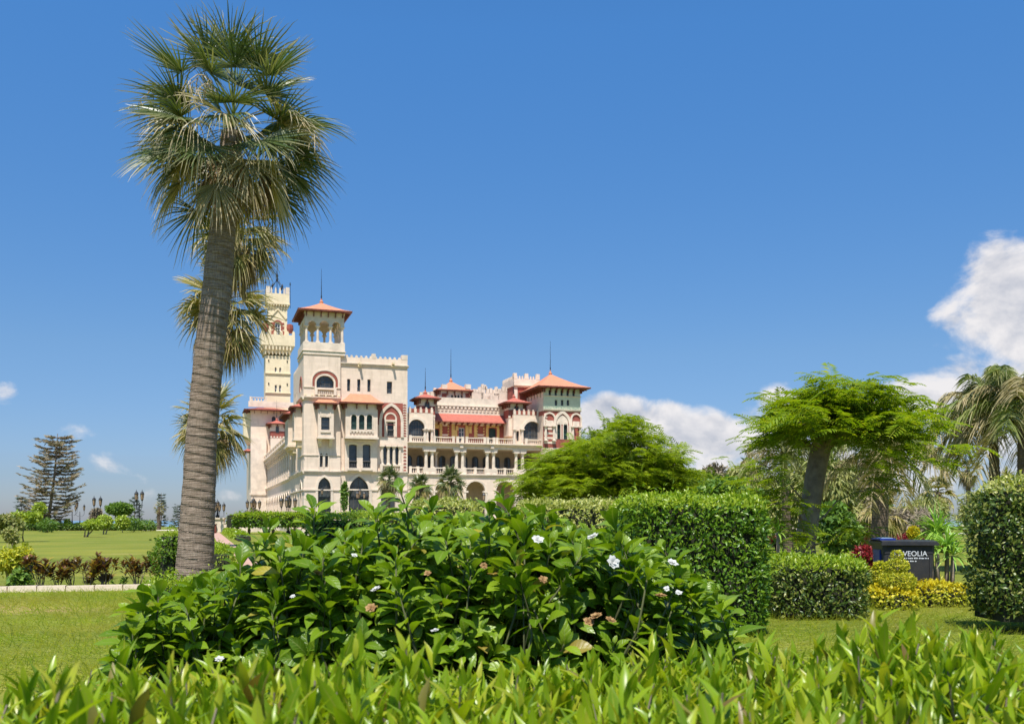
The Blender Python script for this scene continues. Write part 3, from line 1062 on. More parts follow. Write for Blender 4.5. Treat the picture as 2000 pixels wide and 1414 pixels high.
corbels(.1, U1 - .1, W(776), W(770), FR, .34, .75, .2, 'ochre', 'drain_spouts')
# oriel 1
o0, o1 = fu(619.5), fu(650)
ow = rect(fu(625.5), fu(642), fw(633, 841), fw(633, 816))
OF = ('f', -.95)
z0, z1 = fw(633, 854.5), fw(633, 791)
face('oriel_wall', rect(o0, o1, z0, z1), [ow], OF, .3, M['cream'])
body('oriel_body', o0, o1, -.65, 0, z0, z1)
window(ow, OF, .27, 1, 3)
ot = arch(fu(625), fu(642.5), fw(633, 815), fw(633, 800), 'round', 12)
trim(top_path(ot), OF, .12, .07)
bar('window_sill', fu(624), fu(643.5), fw(633, 846), fw(633, 842), OF, .12)
mbx = MB()
for i, (f0, f1, pj) in enumerate(((0, .35, .9), (.35, .7, .6), (.7, 1, .3))):
    zt = z0 - (z0 - fw(633, 872)) * f0
    zb = z0 - (z0 - fw(633, 872)) * f1
    for (x0, x1) in ((o0 + .1, o0 + .5), (o1 - .5, o1 - .1)):
        mbx.box(x0, x1, -pj, .0, zb, zt)
mbx.build('oriel_corbels', M['ochre'], PAL)
bar('oriel_base', o0 - .1, o1 + .1, z0 - .22, z0, ('f', 0), 1.05)
hip('oriel_roof', o0, o1, -.95, .9, z1, .62, .55, .7, 'tile', bp=.8)
# side oriel on the left face
z0, z1 = W(854.5), W(793)
face('oriel_wall', rect(2.2, 4.4, z0, z1), [rect(2.8, 3.8, W(841), W(816))], ('l', -.95), .3, M['cream'])
body('oriel_body', -.65, 0, 2.2, 4.4, z0, z1)
window(rect(2.8, 3.8, W(841), W(816)), ('l', -.95), .27, 1, 3)
bar('oriel_base', 2.1, 4.5, z0 - .22, z0, LF, 1.05)
bar('oriel_corbels', 2.4, 4.2, z0 - 1.0, z0 - .225, LF, .55, mat='ochre')
hip('oriel_roof', -.95, .9, 2.2, 4.4, z1, .62, .55, 0, 'redtile', bp=.8)

# ---- belvedere on the corner tower
zM0, zM1 = zTop, W(687)
bu0, bu1, bv0, bv1 = -.05, U1 + .55, -.05, TD + .2
MB().box(bu0 - .05, bu1 + .05, bv0 - .05, bv1 + .05, zM0, zM0 + .22).build('cornice', M['trim'], PAL)
MB().box(bu0, bu1, bv0, bv1, zM0 + .22, zM1 + .15).build('mosaic_band', M['mosaic'], PAL)
MB().box(bu0 - .12, bu1 + .12, bv0 - .12, bv1 + .12, zM1 + .15, W(683)).build('balcony_slab', M['trim'], PAL)
zb0, zb1 = W(683), W(667)
mbx = MB()
for (x0, x1, y0, y1) in ((bu0, bu1, bv0, bv0 + .22), (bu0, bu1, bv1 - .22, bv1), (bu0, bu0 + .22, bv0 + .22, bv1 - .22), (bu1 - .22, bu1, bv0 + .22, bv1 - .22)):
    mbx.box(x0, x1, y0, y1, zb0, zb1)
mbx.build('parapet', M['trim'], PAL)
MB().box(bu0 + .22, bu1 - .22, bv0 + .22, bv1 - .22, zb0, zb0 + .12).build('belvedere_floor', M['trim'], PAL)
cu = [fu(596.5) + .15, fu(621), fu(646), fu(669)]
cvs = [.25, 2.35, 4.45, 6.4]
zc0, zc1 = zb1 - .05, W(634)
pts = set()
for i, u in enumerate(cu):
    for j, v in enumerate(cvs):
        if i in (0, 3) or j in (0, 3):
            pts.add((u, v))
for (u, v) in sorted(pts):
    column(u, v, zb0 + .12, zc1, .17)
    MB().box(u - .3, u + .3, v - .3, v + .3, zb0 + .12, zb1 + .16, top=(.06, .06)).build('column_base', M['trim'], PAL)
zbeam = W(612)


def arcade(name, cs, plane, zs, zt, th=.34, mat='trim', kind='round', gap=.17, ends=None, rise=None):
    """beam with arches cut between column centres cs"""
    e0, e1 = ends or (cs[0] - .22, cs[-1] + .22)
    out = [(e0, zs), (e0, zt), (e1, zt), (e1, zs)]
    for i in range(len(cs) - 1, 0, -1):
        b, a = cs[i] - gap, cs[i - 1] + gap
        r = (b - a) / 2
        h = rise or min(r * 1.05, (zt - zs) * .82)
        out.append((b, zs))
        for k in range(1, 10):
            t = PI * k / 10
            y = math.sin(t)
            if kind == 'pointed':
                y = (1 - abs(math.cos(t)) ** 1.8) ** .8
            out.append(((a + b) / 2 + r * math.cos(t), zs + h * y))
        out.append((a, zs))
    return face(name, out, [], plane, th, M[mat])


def arcade_back(*a, **k):
    return arcade(*a, **k)


arcade('arcade', cu, ('f', cvs[0] - .17), zc1, zbeam)
arcade('arcade', cu, ('f', cvs[-1] - .17), zc1, zbeam)
arcade('arcade', cvs, ('l', cu[0] - .174), zc1, zbeam - .004)
arcade('arcade', cvs, ('l', cu[-1] - .166), zc1, zbeam - .004)
MB().box(cu[0] - .3, cu[-1] + .3, cvs[0] - .3, cvs[-1] + .3, zbeam, zbeam + .3).build('belvedere_beam', M['trim'], PAL)
hip('belvedere_roof', cu[0] - .1, cu[-1] + .1, cvs[0] - .1, cvs[-1] + .1, zbeam + .3, 1.75, 1.05, 0, 'tile', spire=4.4, bp=.9)

# ---- main block right of the tower
vB = .35
FB = ('f', vB)
zP = fw(730, 714, vB)
hB = arch(fu(681, vB), fu(721, vB), .5, fw(700, 930, vB), 'pointed', 16)
hC = arch(fu(744, vB), fu(772, vB), .5, fw(757, 936, vB), 'pointed', 14)
por = rect(fu(744, vB), fu(783, vB), fw(763, 910, vB), fw(763, 870, vB))
nw = rect(fu(756.3, vB), fu(769, vB), fw(763, 852, vB), fw(763, 824.5, vB))
up = [rect(fu(a, vB), fu(b, vB), fw(a, y1, vB), fw(a, y0, vB)) for (a, b, y0, y1) in ((678, 684.2, 740, 764), (697.8, 704, 740.5, 764.5), (717.6, 723.8, 741, 765), (755.6, 766, 745, 768.5))]
zA = fw(730, 700, vB)
face('front_wall', rect(U1 + .003, U2, 0, zA), [hB, hC, por, nw] + up, FB, .45, M['cream'])
window(hB, FB, .42, 4, 5)
window(hC, FB, .42, 3, 5)
window(nw, FB, .42, 1, 3)
for q in up:
    window(q, FB, .42, 1, 3)
for q in (hB, hC):
    trim(top_path(q), FB, .34, .1)
body('main_block', .95, U2, vB + .452, 18.8, 0, zA - .02, 'cream')
# portico recess: dark pane stands in for the shaded interior seen between the columns
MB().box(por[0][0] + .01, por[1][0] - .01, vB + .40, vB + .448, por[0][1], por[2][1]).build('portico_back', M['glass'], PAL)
for px in (746, 758.5, 769.5, 781):
    column(fu(px, vB), vB + .02, fw(763, 909, vB), fw(763, 870, vB), .2)
balustrade(fu(744, vB), fu(783, vB), fw(763, 922, vB), fw(763, 908, vB), FB, -.16)
cornice('string_course', U1 + .003, U2, fw(700, 925, vB), FB, h=.4, proud=.26)
bar('moulding', U1 + .003, U2, fw(700, 957.5, vB), fw(700, 955, vB), FB, .13)
cornice('cornice', U1 + .003, U2 + .12, zP - .15, FB, h=.34, proud=.25)
merlons(U1 + .1, U2 - .9, zA, ('f', vB), .28, .3, .62, .25)
MB().box(U2 - .75, U2 + .02, vB - .02, vB + .7, zA, fw(796, 694, vB)).build('corner_merlon', M['trim'], PAL)
MB().box(fu(730, vB) - .25, fu(730, vB) + .25, vB - .03, vB + .4, zA, fw(730, 691, vB)).build('parapet_post', M['trim'], PAL)
mbx = MB()
for px in (702, 767):
    u = fu(px, vB)
    mbx.box(u - .13, u + .13, vB - .85, vB + .01, fw(px, 713, vB), fw(px, 709, vB))
    mbx.box(u - .22, u + .22, vB - .25, vB + .01, fw(px, 716.5, vB), fw(px, 713, vB))
mbx.build('drain_spouts', M['ochre'], PAL)
# bay with twin arched windows on the first floor
BF = ('f', vB - .55)
bz0, bz1 = fw(705, 921, 0), fw(705, 864, 0)
bw = [arch(fu(681), fu(696.5), fw(688, 914), fw(688, 868), 'seg'), arch(fu(708), fu(723.2), fw(715, 914), fw(715, 868), 'seg')]
face('bay_wall', rect(fu(673), fu(736), bz0, bz1), bw, BF, .4, M['cream'])
body('bay_body', fu(673), fu(736), vB - .148, vB, bz0, bz1)
for q in bw:
    window(q, BF, .37, 1, 2)
    trim(top_path(q)[1:-1], BF, .26, .12, 'ochre', 'window_hood')
    balustrade(q[0][0], q[1][0], q[0][1], q[0][1] + .95, BF, .08, 'winframe', .2, 0)
    bar('window_sill', q[0][0] - .2, q[1][0] + .2, q[0][1] - .3, q[0][1], BF, .16)
cornice('bay_cornice', fu(672), fu(737), bz1, BF, h=.3, proud=.1)
# oriel 2 with three arched windows
PF = ('f', vB - 1.25)
pz0, pz1 = fw(705, 854.5), fw(705, 791)
pw = [arch(fu(a), fu(b), fw(a, 840), fw(a, 811), 'round') for (a, b) in ((683.6, 694.4), (698.8, 709.6), (713.8, 724.6))]
face('oriel_wall', rect(fu(673), fu(735), pz0, pz1), pw, PF, .35, M['cream'])
body('oriel_body', fu(673), fu(735), vB - .9, vB, pz0, pz1)
for q in pw:
    window(q, PF, .3, 1, 3, 'shutter', 'shutter')
    trim(top_path(q), PF, .13, .07)
bar('window_sill', fu(681), fu(727), fw(700, 844), fw(700, 841), PF, .14)
corbels(fu(681), fu(727), fw(700, 849), fw(700, 844), PF, .14, .42, .2)
bar('oriel_base', fu(671.5), fu(736.5), pz0 - .25, pz0, ('f', 0), vB + 1.05 - .25 + .1)
hip('oriel_roof', fu(673), fu(735), vB - 1.25, .9 + vB, pz1, 1.25, .75, 1.3, 'tile', bp=1.05)
# pointed brick niche
ni = arch(fu(742, vB), fu(786, vB), fw(763, 854, vB), fw(763, 787.5, vB), 'pointed', 18)
ni_in = arch(fu(745.5, vB), fu(782.5, vB), fw(763, 853.5, vB), fw(763, 793, vB), 'pointed', 18)
wn = rect(fu(753, vB), fu(772.3, vB), fw(763, 853.4, vB), fw(763, 822, vB))
face('brick_tympanum', ni_in, [rect(fu(753, vB), fu(772.3, vB), fw(763, 853.3, vB), fw(763, 822, vB))], ('f', vB - .035), .04, M['brick'])
sp_hole = arch(fu(745.5, vB), fu(782.5, vB), fw(763, 829, vB), fw(763, 793, vB), 'pointed', 18)
face('brick_spandrel', rect(fu(738, vB), fu(786.8, vB), fw(763, 830, vB), fw(763, 787, vB)), [sp_hole], ('f', vB - .03), .035, M['brick'])
trim(top_path(ni_in), FB, .36, .16)
nn_ = arch(fu(753.5, vB), fu(771.8, vB), fw(763, 853.3, vB), fw(763, 808.5, vB), 'round', 14)
trim(top_path(nn_), FB, .2, .11)
trim(top_path(arch(fu(757, vB), fu(768.4, vB), fw(763, 823, vB), fw(763, 813, vB), 'round', 10)), FB, .18, .07, 'brick', 'brick_arch')
bar('lintel', fu(752, vB), fu(773, vB), fw(763, 823.4, vB), fw(763, 820, vB), FB, .12)
balustrade(nw[0][0], nw[1][0], nw[0][1], nw[0][1] + .9, FB, .1, 'winframe', .18, 0)
for (a, b) in ((743.5, 749.5), (776, 782)):
    tooth(fu(a, vB), fu(b, vB), fw(763, 853, vB), fw(763, 829, vB), FB, 6, proud=.05)
tooth(fu(787, vB), fu(793.5, vB), fw(790, 853, vB), fw(790, 788, vB), FB, 13)
tooth(fu(788, vB), fu(793.5, vB), fw(790, 921, vB), fw(790, 869, vB), FB, 8)
MB().box(fu(742, vB), fu(785.5, vB), vB - .02, vB + .01, fw(763, 868, vB), fw(763, 855, vB)).build('floor_band', M['trim'], PAL)

# ---- loggia wing on the right of the main block
U3 = fu(1066)
vL = .6
FL = ('f', vL)
y_ = lambda py, px=930: fw(px, py, vL)
piers = [fu(p, vL) for p in (802, 839, 898.5, 958.8, 1015.3, 1066)]
garc = []
for i in range(5):
    c = (piers[i] + piers[i + 1]) / 2
    hw = min(1.32, (piers[i + 1] - piers[i]) / 2 - .35)
    px = 802 + (1066 - 802) * (i + .5) / 5
    garc.append(arch(c - hw, c + hw, .05, y_(940, px), 'round', 14))
zL1 = y_(931)
face('arcade_wall', rect(U2 + .003, U3, 0, zL1), garc, FL, .55, M['cream'])
for q in garc:
    trim(top_path(q), FL, .26, .09)
    for s in (0, 1):
        bar('impost', q[s][0] - .3, q[s][0] + .3, y_(962), y_(958.5), FL, .13, .3)
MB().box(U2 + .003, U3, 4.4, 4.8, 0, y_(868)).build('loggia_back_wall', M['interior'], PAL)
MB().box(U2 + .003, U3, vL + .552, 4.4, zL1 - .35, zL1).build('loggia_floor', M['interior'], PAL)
cornice('string_course', U2 + .003, U3, zL1, FL, h=.3, proud=.25)
zc0, zc1 = zL1 + .3, y_(881)
for (a, b) in ((833, 845), (892.5, 904.5), (952.5, 965), (1009, 1021.7)):
    ua, ub = fu(a, vL), fu(b, vL)
    for u in (ua, ub):
        column(u, vL + .25, zc0, zc1, .23)
    MB().box(ua - .45, ub + .45, vL - .02, vL + .5, zc0, y_(915)).build('column_pedestal', M['trim'], PAL)
    mbx = MB()
    mbx.box(ua - .5, ub + .5, vL - .05, vL + .55, zc1, zc1 + .3)
    mbx.box(ua - .9, ub + .9, vL - .03, vL + .53, zc1 + .3, y_(876) + .05)
    mbx.build('capital_block', M['trim'], PAL)
cs = [(fu(802, vL), fu(831, vL)), (fu(847, vL), fu(890, vL)), (fu(907, vL), fu(950, vL)), (fu(967, vL), fu(1006, vL)), (fu(1024, vL), fu(1066, vL))]
for (a, b) in cs:
    balustrade(a, b, zc0, y_(914), FL, .2, piers=3)
# inner columns and dark arched doors on the back wall of the loggia
for i in range(14):
    px = 812 + i * 18.4
    u = fu(px, 3.0)
    if i % 3 == 2:
        column(u, 2.2, zc0, zc1 - .1, .18, 'trim')
BL = ('f', 4.4)
for i in range(12):
    u = U2 + 1.0 + i * (U3 - U2 - 2) / 11
    q = arch(u - .45, u + .45, zL1 + .05, zc1 - .45, 'round')
    window(q, ('f', 4.33), .05, 2, 3)
MB().box(U2 + .003, U3, vL, 4.4, y_(877), y_(866.5)).build('terrace_beam', M['cream'], PAL)
cornice('cornice', U2 + .003, U3, y_(871), FL, h=.32, proud=.5)
mbx = MB()
for px in (900.5, 960.5):
    u = fu(px, vL)
    mbx.box(u - .22, u + .22, vL - .35, vL, y_(875.5), y_(869.5))
mbx.build('carved_boss', M['trim'], PAL)
zt0, zt1 = y_(866.5), y_(855)
ps = [801, 829, 850, 884, 898, 908, 944, 952, 970, 1003, 1024, 1056]
for a, b in ((801, 829), (848, 885), (893, 903), (911, 946), (952, 964), (970, 1003), (1027, 1058)):
    balustrade(fu(a, vL), fu(b, vL), zt0, zt1, FL, -.12)
# second floor back wall, brick with yellow dressings
v2 = 4.6
F2 = ('f', v2)
a0, a1 = fu(838, v2), fu(1005, v2)
dd = [arch(fu(845, v2), fu(857, v2), zt0, fw(850, 838, v2), 'seg'), rect(fu(896, v2), fu(908, v2), zt0, fw(900, 835, v2)), arch(fu(955, v2), fu(969, v2), zt0, fw(960, 836, v2), 'seg'),
      arch(fu(990, v2), fu(1001, v2), zt0, fw(990, 834, v2), 'pointed')]
zR = fw(920, 822, v2)
face('brick_wall', rect(a0, a1, zt0, zR + .6), dd, F2, .4, M['brick'])
for i, q in enumerate(dd):
    window(q, F2, .37, 2, 4, 'whiteframe' if i == 1 else 'shutter', 'glass' if i == 1 else 'shutter')
    if i != 1:
        pa = arch(q[0][0] - .1, q[1][0] + .1, zt0, zR - .1, 'pointed', 14)
        trim(top_path(pa), F2, .35, .08, 'yellow', 'yellow_dressing')
        ty = arch(q[0][0] - .05, q[1][0] + .05, max(p[1] for p in q) + .1, zR - .15, 'pointed', 14)
        MB().add([(p[0], v2 - .03, p[1]) for p in ty], [tuple(range(len(ty)))]).build('tympanum', M['yellow'], PAL)
mbx = MB()
for (pa, pb, ya, yb) in ((882, 888, 826, 856), (909, 915, 826, 856), (926, 931, 826, 856), (882, 931, 824, 829), (890, 895, 832, 840), (916, 921, 832, 846), (888, 893, 840, 856)):
    mbx.box(fu(pa, v2), fu(pb, v2), v2 - .07, v2 + .01, fw(pa, yb, v2), fw(pa, ya, v2))
mbx.build('yellow_dressing', M['yellow'], PAL)
for px in (869, 938.5):
    mbx = MB()
    for (w_, ya, yb) in ((6, 825, 829), (4.6, 829, 832), (6, 848, 851), (5, 853, 856)):
        mbx.box(fu(px - w_, v2), fu(px + w_, v2), v2 - .05, v2 + .01, fw(px, yb, v2), fw(px, ya, v2))
    mbx.build('stone_panel', M['trim'], PAL)
    tooth(fu(px - 8, v2), fu(px - 5, v2), fw(px, 855, v2), fw(px, 828, v2), F2, 5, 'yellow', .05)
    tooth(fu(px + 5, v2), fu(px + 8, v2), fw(px, 855, v2), fw(px, 828, v2), F2, 5, 'yellow', .05)
# red lean-to roof above it
ra, rb = fu(848, 3.2), fu(986, 3.2)
mbx = MB()
zr0, zr1 = fw(917, 823, 3.0), fw(917, 809, 4.4)
mbx.add([(ra - .3, 3.0, zr0), (rb + .3, 3.0, zr0), (rb + .3, 4.45, zr1), (ra - .3, 4.45, zr1), (ra - .3, 3.0, zr0 - .14), (rb + .3, 3.0, zr0 - .14), (rb + .3, 4.45, zr1 - .14), (ra - .3, 4.45, zr1 - .14)],
        [(0, 1, 2, 3), (7, 6, 5, 4), (0, 4, 5, 1), (1, 5, 6, 2), (3, 7, 4, 0)])
mbx.build('lean_to_roof', M['redtile'], PAL)
corbels(ra, rb, zr0 - .45, zr0 - .05, F2, 1.2, .8, .14, 'timber', 'eave_brackets')
# tall parapet with scalloped band
F3 = ('f', 4.4)
zq0, zq1 = fw(917, 812, 4.4), fw(917, 778, 4.4)
MB().box(a0 - .6, a1 + 1.4, 4.4, 5.0, zq0 - 1.2, zq1).build('parapet', M['trim'], PAL)
corbels(a0, a1, fw(917, 804, 4.4), fw(917, 795, 4.4), F3, .16, .55, .28, 'cream', 'scallop_band')
bar('moulding', a0 - .6, a1 + 1.4, fw(917, 794.5, 4.4), fw(917, 792.5, 4.4), F3, .2)
MB().box(fu(838, 5), fu(1062, 5), 5.003, 18.8, 0, zq0 - .5).build('rear_wing', M['cream'], PAL)
# roof-top structures behind the parapet
v4 = 8.0
z0 = zq0 - .5
pvu0, pvu1 = fu(858, v4), fu(917, v4)
zpe = fw(887, 764, v4)
pvw = [arch(fu(a, v4), fu(a + 4, v4), fw(a, 781, v4), fw(a, 771, v4), 'round') for a in (881, 887.5, 893.5, 900)]
face('roof_pavilion_wall', rect(pvu0, pvu1, z0, zpe), pvw, ('f', v4), .3, M['trim'])
body('roof_pavilion', pvu0, pvu1, v4 + .3, v4 + 4, z0, zpe, 'trim')
for q in pvw:
    window(q, ('f', v4), .25, 1, 2)
for (a, b) in ((863, 872), (909, 918)):
    MB().box(fu(a, v4), fu(b, v4), v4 - .06, v4 + .01, fw(a, 776, v4), fw(a, 768, v4)).build('brick_panel', M['brick'], PAL)
    MB().box(fu(a, v4) - .05, fu(b, v4) + .05, v4 - .3, v4 + .4, fw(a, 760, v4), fw(a, 751, v4)).build('merlon_block', M['trim'], PAL)
hip('roof_pavilion_roof', pvu0, pvu1, v4, v4 + 4, zpe, 1.5, .5, 0, 'tile', spire=4.6, bp=.9)
mbx = MB()
random.seed(3)
for (a, b, y0) in ((818, 846, 772), (846, 862, 766), (922, 944, 766), (940, 948, 760), (948, 975, 768), (965, 992, 764), (990, 998, 758)):
    mbx.box(fu(a, 9.5), fu(b, 9.5), 9.5, 11.5, z0, fw(a, y0, 9.5))
    for i in range(4):
        u = fu(a + (b - a) * (i + .3) / 4, 9.5)
        mbx.box(u, u + .38, 9.48, 9.9, fw(a, y0, 9.5), fw(a, y0, 9.5) + random.uniform(.35, .8))
tag(mbx.build('stepped_parapet', M['trim'], PAL), kind='stuff')
MB().box(fu(958, 7), fu(973, 7), 7, 8.4, z0, fw(960, 772, 7)).build('roof_block', M['cream'], PAL)


def turret(uc, vc, hw, zbase, zbrick0, zbrick1, ztop, apex, over, spire):
    MB().box(uc - hw, uc + hw, vc - hw, vc + hw, zbase, zbrick0).build('turret_shaft', M['cream'], PAL)
    MB().box(uc - hw - .02, uc + hw + .02, vc - hw - .02, vc + hw + .02, zbrick0, zbrick1).build('turret_brick', M['brick'], PAL)
    q = arch(uc - .3, uc + .3, zbrick1 - .3, ztop - .25, 'round')
    face('turret_head', rect(uc - hw, uc + hw, zbrick1, ztop), [], ('f', vc - hw), .2, M['trim'])
    MB().box(uc - hw, uc + hw, vc - hw + .2, vc + hw, zbrick1, ztop).build('turret_head', M['trim'], PAL)
    window(q, ('f', vc - hw - .1), .08, 1, 2)
    merlons(uc - hw - .04, uc + hw + .04, zbrick0, ('f', vc - hw - .06), .45, .3, .62, .1, 'trim')
    hip('turret_roof', uc - hw, uc + hw, vc - hw, vc + hw, ztop, apex, over, 0, 'redtile', spire=spire, bp=.9)


turret(fu(834, 2.2), 2.2 + 1.0, 1.05, y_(850, 834), y_(812, 834), y_(790, 834), y_(777, 834), .75, .75, 3.4)
turret(fu(1008, 2.2), 2.2 + 1.0, 1.1, y_(850, 1008), y_(814, 1008), y_(798, 1008), y_(786, 1008), .85, .85, 3.2)
# the two wide arches on the terrace
for (c, r, xa, xb, sgn) in ((813.5, 15.5, 798, 846, 1), (1040, 17.6, 1003, 1062, -1)):
    va = 1.5
    FA = ('f', va)
    q = arch(fu(c - r, va), fu(c + r, va), fw(c, 866, va), fw(c, 819 if sgn > 0 else 823, va), 'round', 16)
    zt = fw(c, 806 if sgn > 0 else 811, va)
    s0, s1 = max(fu(xa, va), U2 + .01), fu(xb, va)
    sm = (fu(836, va), fu(841, va)) if sgn > 0 else (fu(1009, va), fu(1014, va))
    q2 = arch(sm[0], sm[1], fw(c, 862, va), fw(c, 842, va), 'round')
    holes = [q, q2]
    face('arch_wall', rect(s0, s1, zt0, zt), holes, FA, .5, M['cream'])
    MB().box(s0, s1, va + .5, 4.4, zt0, zt - .05).build('arch_wall_body', M['cream'], PAL)
    window(q, FA, .45, 6, 5)
    window(q2, FA, .45, 1, 2)
    trim(top_path(q), FA, .38, .14)
    for px in ((829, 834, 843) if sgn > 0 else (1004, 1019, 1060)):
        column(fu(px, va), va - .22, zt0, fw(px, 838, va), .17)
    MB().box(s0, s1, va - .015, va + .3, zt, zt + .55).build('brick_band', M['brick'], PAL)
    merlons(s0, s1, zt + .003, ('f', va - .03), .75, .34, .72, .34, 'trim')
    balustrade(fu(c - r, va), fu(c + r, va), zt0, zt1 - .1, FA, -.2, piers=0)

# ---- right pavilion
vp = -.6
FP = ('f', vp)
up0, up1 = fu(1062, vp), fu(1133.5, vp)
yp = lambda py, px=1098: fw(px, py, vp)
zpt = yp(759)
tri = [(fu(1088, vp), fu(1094.5, vp)), (fu(1100.5, vp), fu(1108, vp))]
gw = [arch(a, b, yp(858), yp(826), 'pointed', 10) for (a, b) in tri]
sm5 = [arch(fu(a, vp), fu(a + 4.6, vp), yp(773.5, a), yp(761.5, a), 'round') for a in (1071.5, 1083.2, 1094.8, 1106.4, 1118)]
sm3 = [rect(fu(a, vp), fu(a + 5, vp), yp(792, a), yp(781, a)) for a in (1083.5, 1095.5, 1107)]
face('front_wall', rect(up0, up1, yp(803), zpt), sm5 + sm3, FP, .3, M['palegreen'])
face('brick_wall', rect(up0, up1, yp(875), yp(803)), gw, FP, .3, M['brick'])
face('front_wall', rect(up0, up1, 0, yp(875)), [], FP, .3, M['cream'])
body('right_pavilion', up0 + .3, up1, vp + .302, 8.6, 0, zpt, 'cream')
face('side_wall', rect(vp + .303, 8.6, yp(803), zpt), [arch(v, v + .4, yp(775), yp(763), 'round') for v in (.6, 1.8, 3.0, 4.2, 5.4, 6.6)], ('l', up0), .3, M['cream'])
face('side_wall', rect(vp + .303, 8.6, yp(812), yp(803)), [], ('l', up0), .3, M['brick'])
face('side_wall', rect(vp + .303, 8.6, 0, yp(812)), [], ('l', up0), .3, M['cream'])
for v in (.6, 1.8, 3.0, 4.2, 5.4, 6.6):
    window(arch(v, v + .4, yp(775), yp(763), 'round'), ('l', up0), .28, 1, 2)
for q in sm5 + sm3:
    window(q, FP, .28, 1, 2)
for q in gw:
    window(q, FP, .28, 1, 4, 'shutter', 'shutter')
    trim(top_path(q), FP, .14, .06)
pa = arch(fu(1085.5, vp), fu(1111, vp), yp(858), yp(808), 'pointed', 16)
trim(top_path(pa), FP, .38, .12)
ty = arch(fu(1087, vp), fu(1109.5, vp), yp(829), yp(811), 'pointed', 14)
MB().add([(p[0], vp - .03, p[1]) for p in ty], [tuple(range(len(ty)))]).build('tympanum', M['trim'], PAL)
MB().box(up0 - .1, up1 + .1, vp - .14, vp + .0, yp(800), yp(795)).build('mosaic_band', M['mosaic'], PAL)
cornice('cornice', up0 - .1, up1 + .1, yp(803.5), FP, h=.25, proud=.2)
cornice('cornice', up0 - .1, up1 + .1, yp(775), FP, h=.12, proud=.12)
for (a, b) in ((1064, 1082), (1117, 1133)):
    qa = arch(fu(a, vp), fu(b, vp), yp(832), yp(809), 'round', 12)
    trim(top_path(qa), FP, .22, .14)
    MB().box(fu(a, vp) + .1, fu(b, vp) - .1, vp - .06, vp, yp(834), yp(822)).build('stone_panel', M['trim'], PAL)
    for px in (a + 1, b - 1):
        column(fu(px, vp), vp - .2, yp(862), yp(832), .17)
for py in range(836, 872, 9):
    bar('stone_band', up0 + .02, fu(1085, vp), yp(py + 4), yp(py), FP, .03)
tooth(up0 + .05, up0 + .5, yp(858), yp(806), FP, 9, 'trim', .06)
hip('pavilion_roof', up0, up1, vp, 8.6, zpt, 2.5, 1.15, 0, 'tile', spire=4.6, bp=.85)
# crenellated cream tower behind the right turret
vt = 6.5
ut0, ut1 = fu(1004, vt), fu(1052, vt)
yt = lambda py, px=1030: fw(px, py, vt)
MB().box(ut0, ut1, vt, vt + 5, 0, yt(755)).build('rear_tower', M['brick'], PAL)
MB().box(ut0 - .12, ut1 + .12, vt - .12, vt + 5.1, yt(755), yt(741)).build('rear_tower_head', M['trim'], PAL)
cornice('cornice', ut0 - .12, ut1 + .12, yt(757), ('f', vt), h=.3, proud=.3)
merlons(ut0 - .12, ut1 + .12, yt(741), ('f', vt - .12), .45, .2, .42, .25)
merlons(vt + .15, vt + 5.1, yt(741), ('l', ut0 - .12), .45, .2, .42, .25)
for u in (ut0 - .12, (ut0 + ut1) / 2 - .25, ut1 - .38):
    MB().box(u, u + .5, vt - .14, vt + .36, yt(741), yt(730)).build('corner_merlon', M['trim'], PAL)
for u in (ut0 + .5,):
    MB().box(ut0 - .02, ut0 + .5, vt - .05, vt + .02, yt(800), yt(756)).build('quoin_strip', M['trim'], PAL)

# ---- left side: attic, near block and loggia
zAt = zA - .02
zN = W(780)
wins = [arch(v, v + .9, 8.3, 11.0, 'round') for v in (8.6, 11.2, 13.8, 16.4)]
wins2 = [rect(v, v + .8, 12.9, 15.2) for v in (8.6, 13.8, 16.4)]
winsg = [arch(v, v + 1.6, .5, 5.6, 'pointed', 12) for v in (8.2, 11.6, 15.0)]
face('side_wall', rect(TD + .003, 18.8, 0, zN), wins + wins2 + winsg, LF, .45, M['cream'])
MB().box(.45, .95, TD + .003, 18.8, 0, zN).build('side_block', M['cream'], PAL)
for q in wins + wins2:
    window(q, LF, .42, 1, 3)
    trim(top_path(q), LF, .16, .07)
for q in winsg:
    window(q, LF, .42, 3, 4)
    trim(top_path(q), LF, .25, .09)
cornice('string_course', TD + .003, 18.8, zS - .1, LF, h=.38, proud=.26)
cornice('cornice', TD + .003, 18.8, zN - .35, LF, h=.4, proud=.34)
bar('moulding', TD + .003, 18.8, W(957.5), W(955), LF, .13)
aw = [rect(v, v + .6, zN + .9, zN + 2.6) for v in (8.5, 11, 13.5, 16)]
face('attic_wall', rect(TD + .003, 18.8, zN, zAt), aw, ('l', .5), .44, M['cream'])
for q in aw:
    window(q, ('l', .5), .42, 1, 2)
MB().box(.46, .5, 9.8, 10.6, zN + .5, zAt - .2).build('brick_panel', M['brick'], PAL)
merlons(TD + .2, 18.6, zAt, ('l', .5), .4, .35, .7, .25)
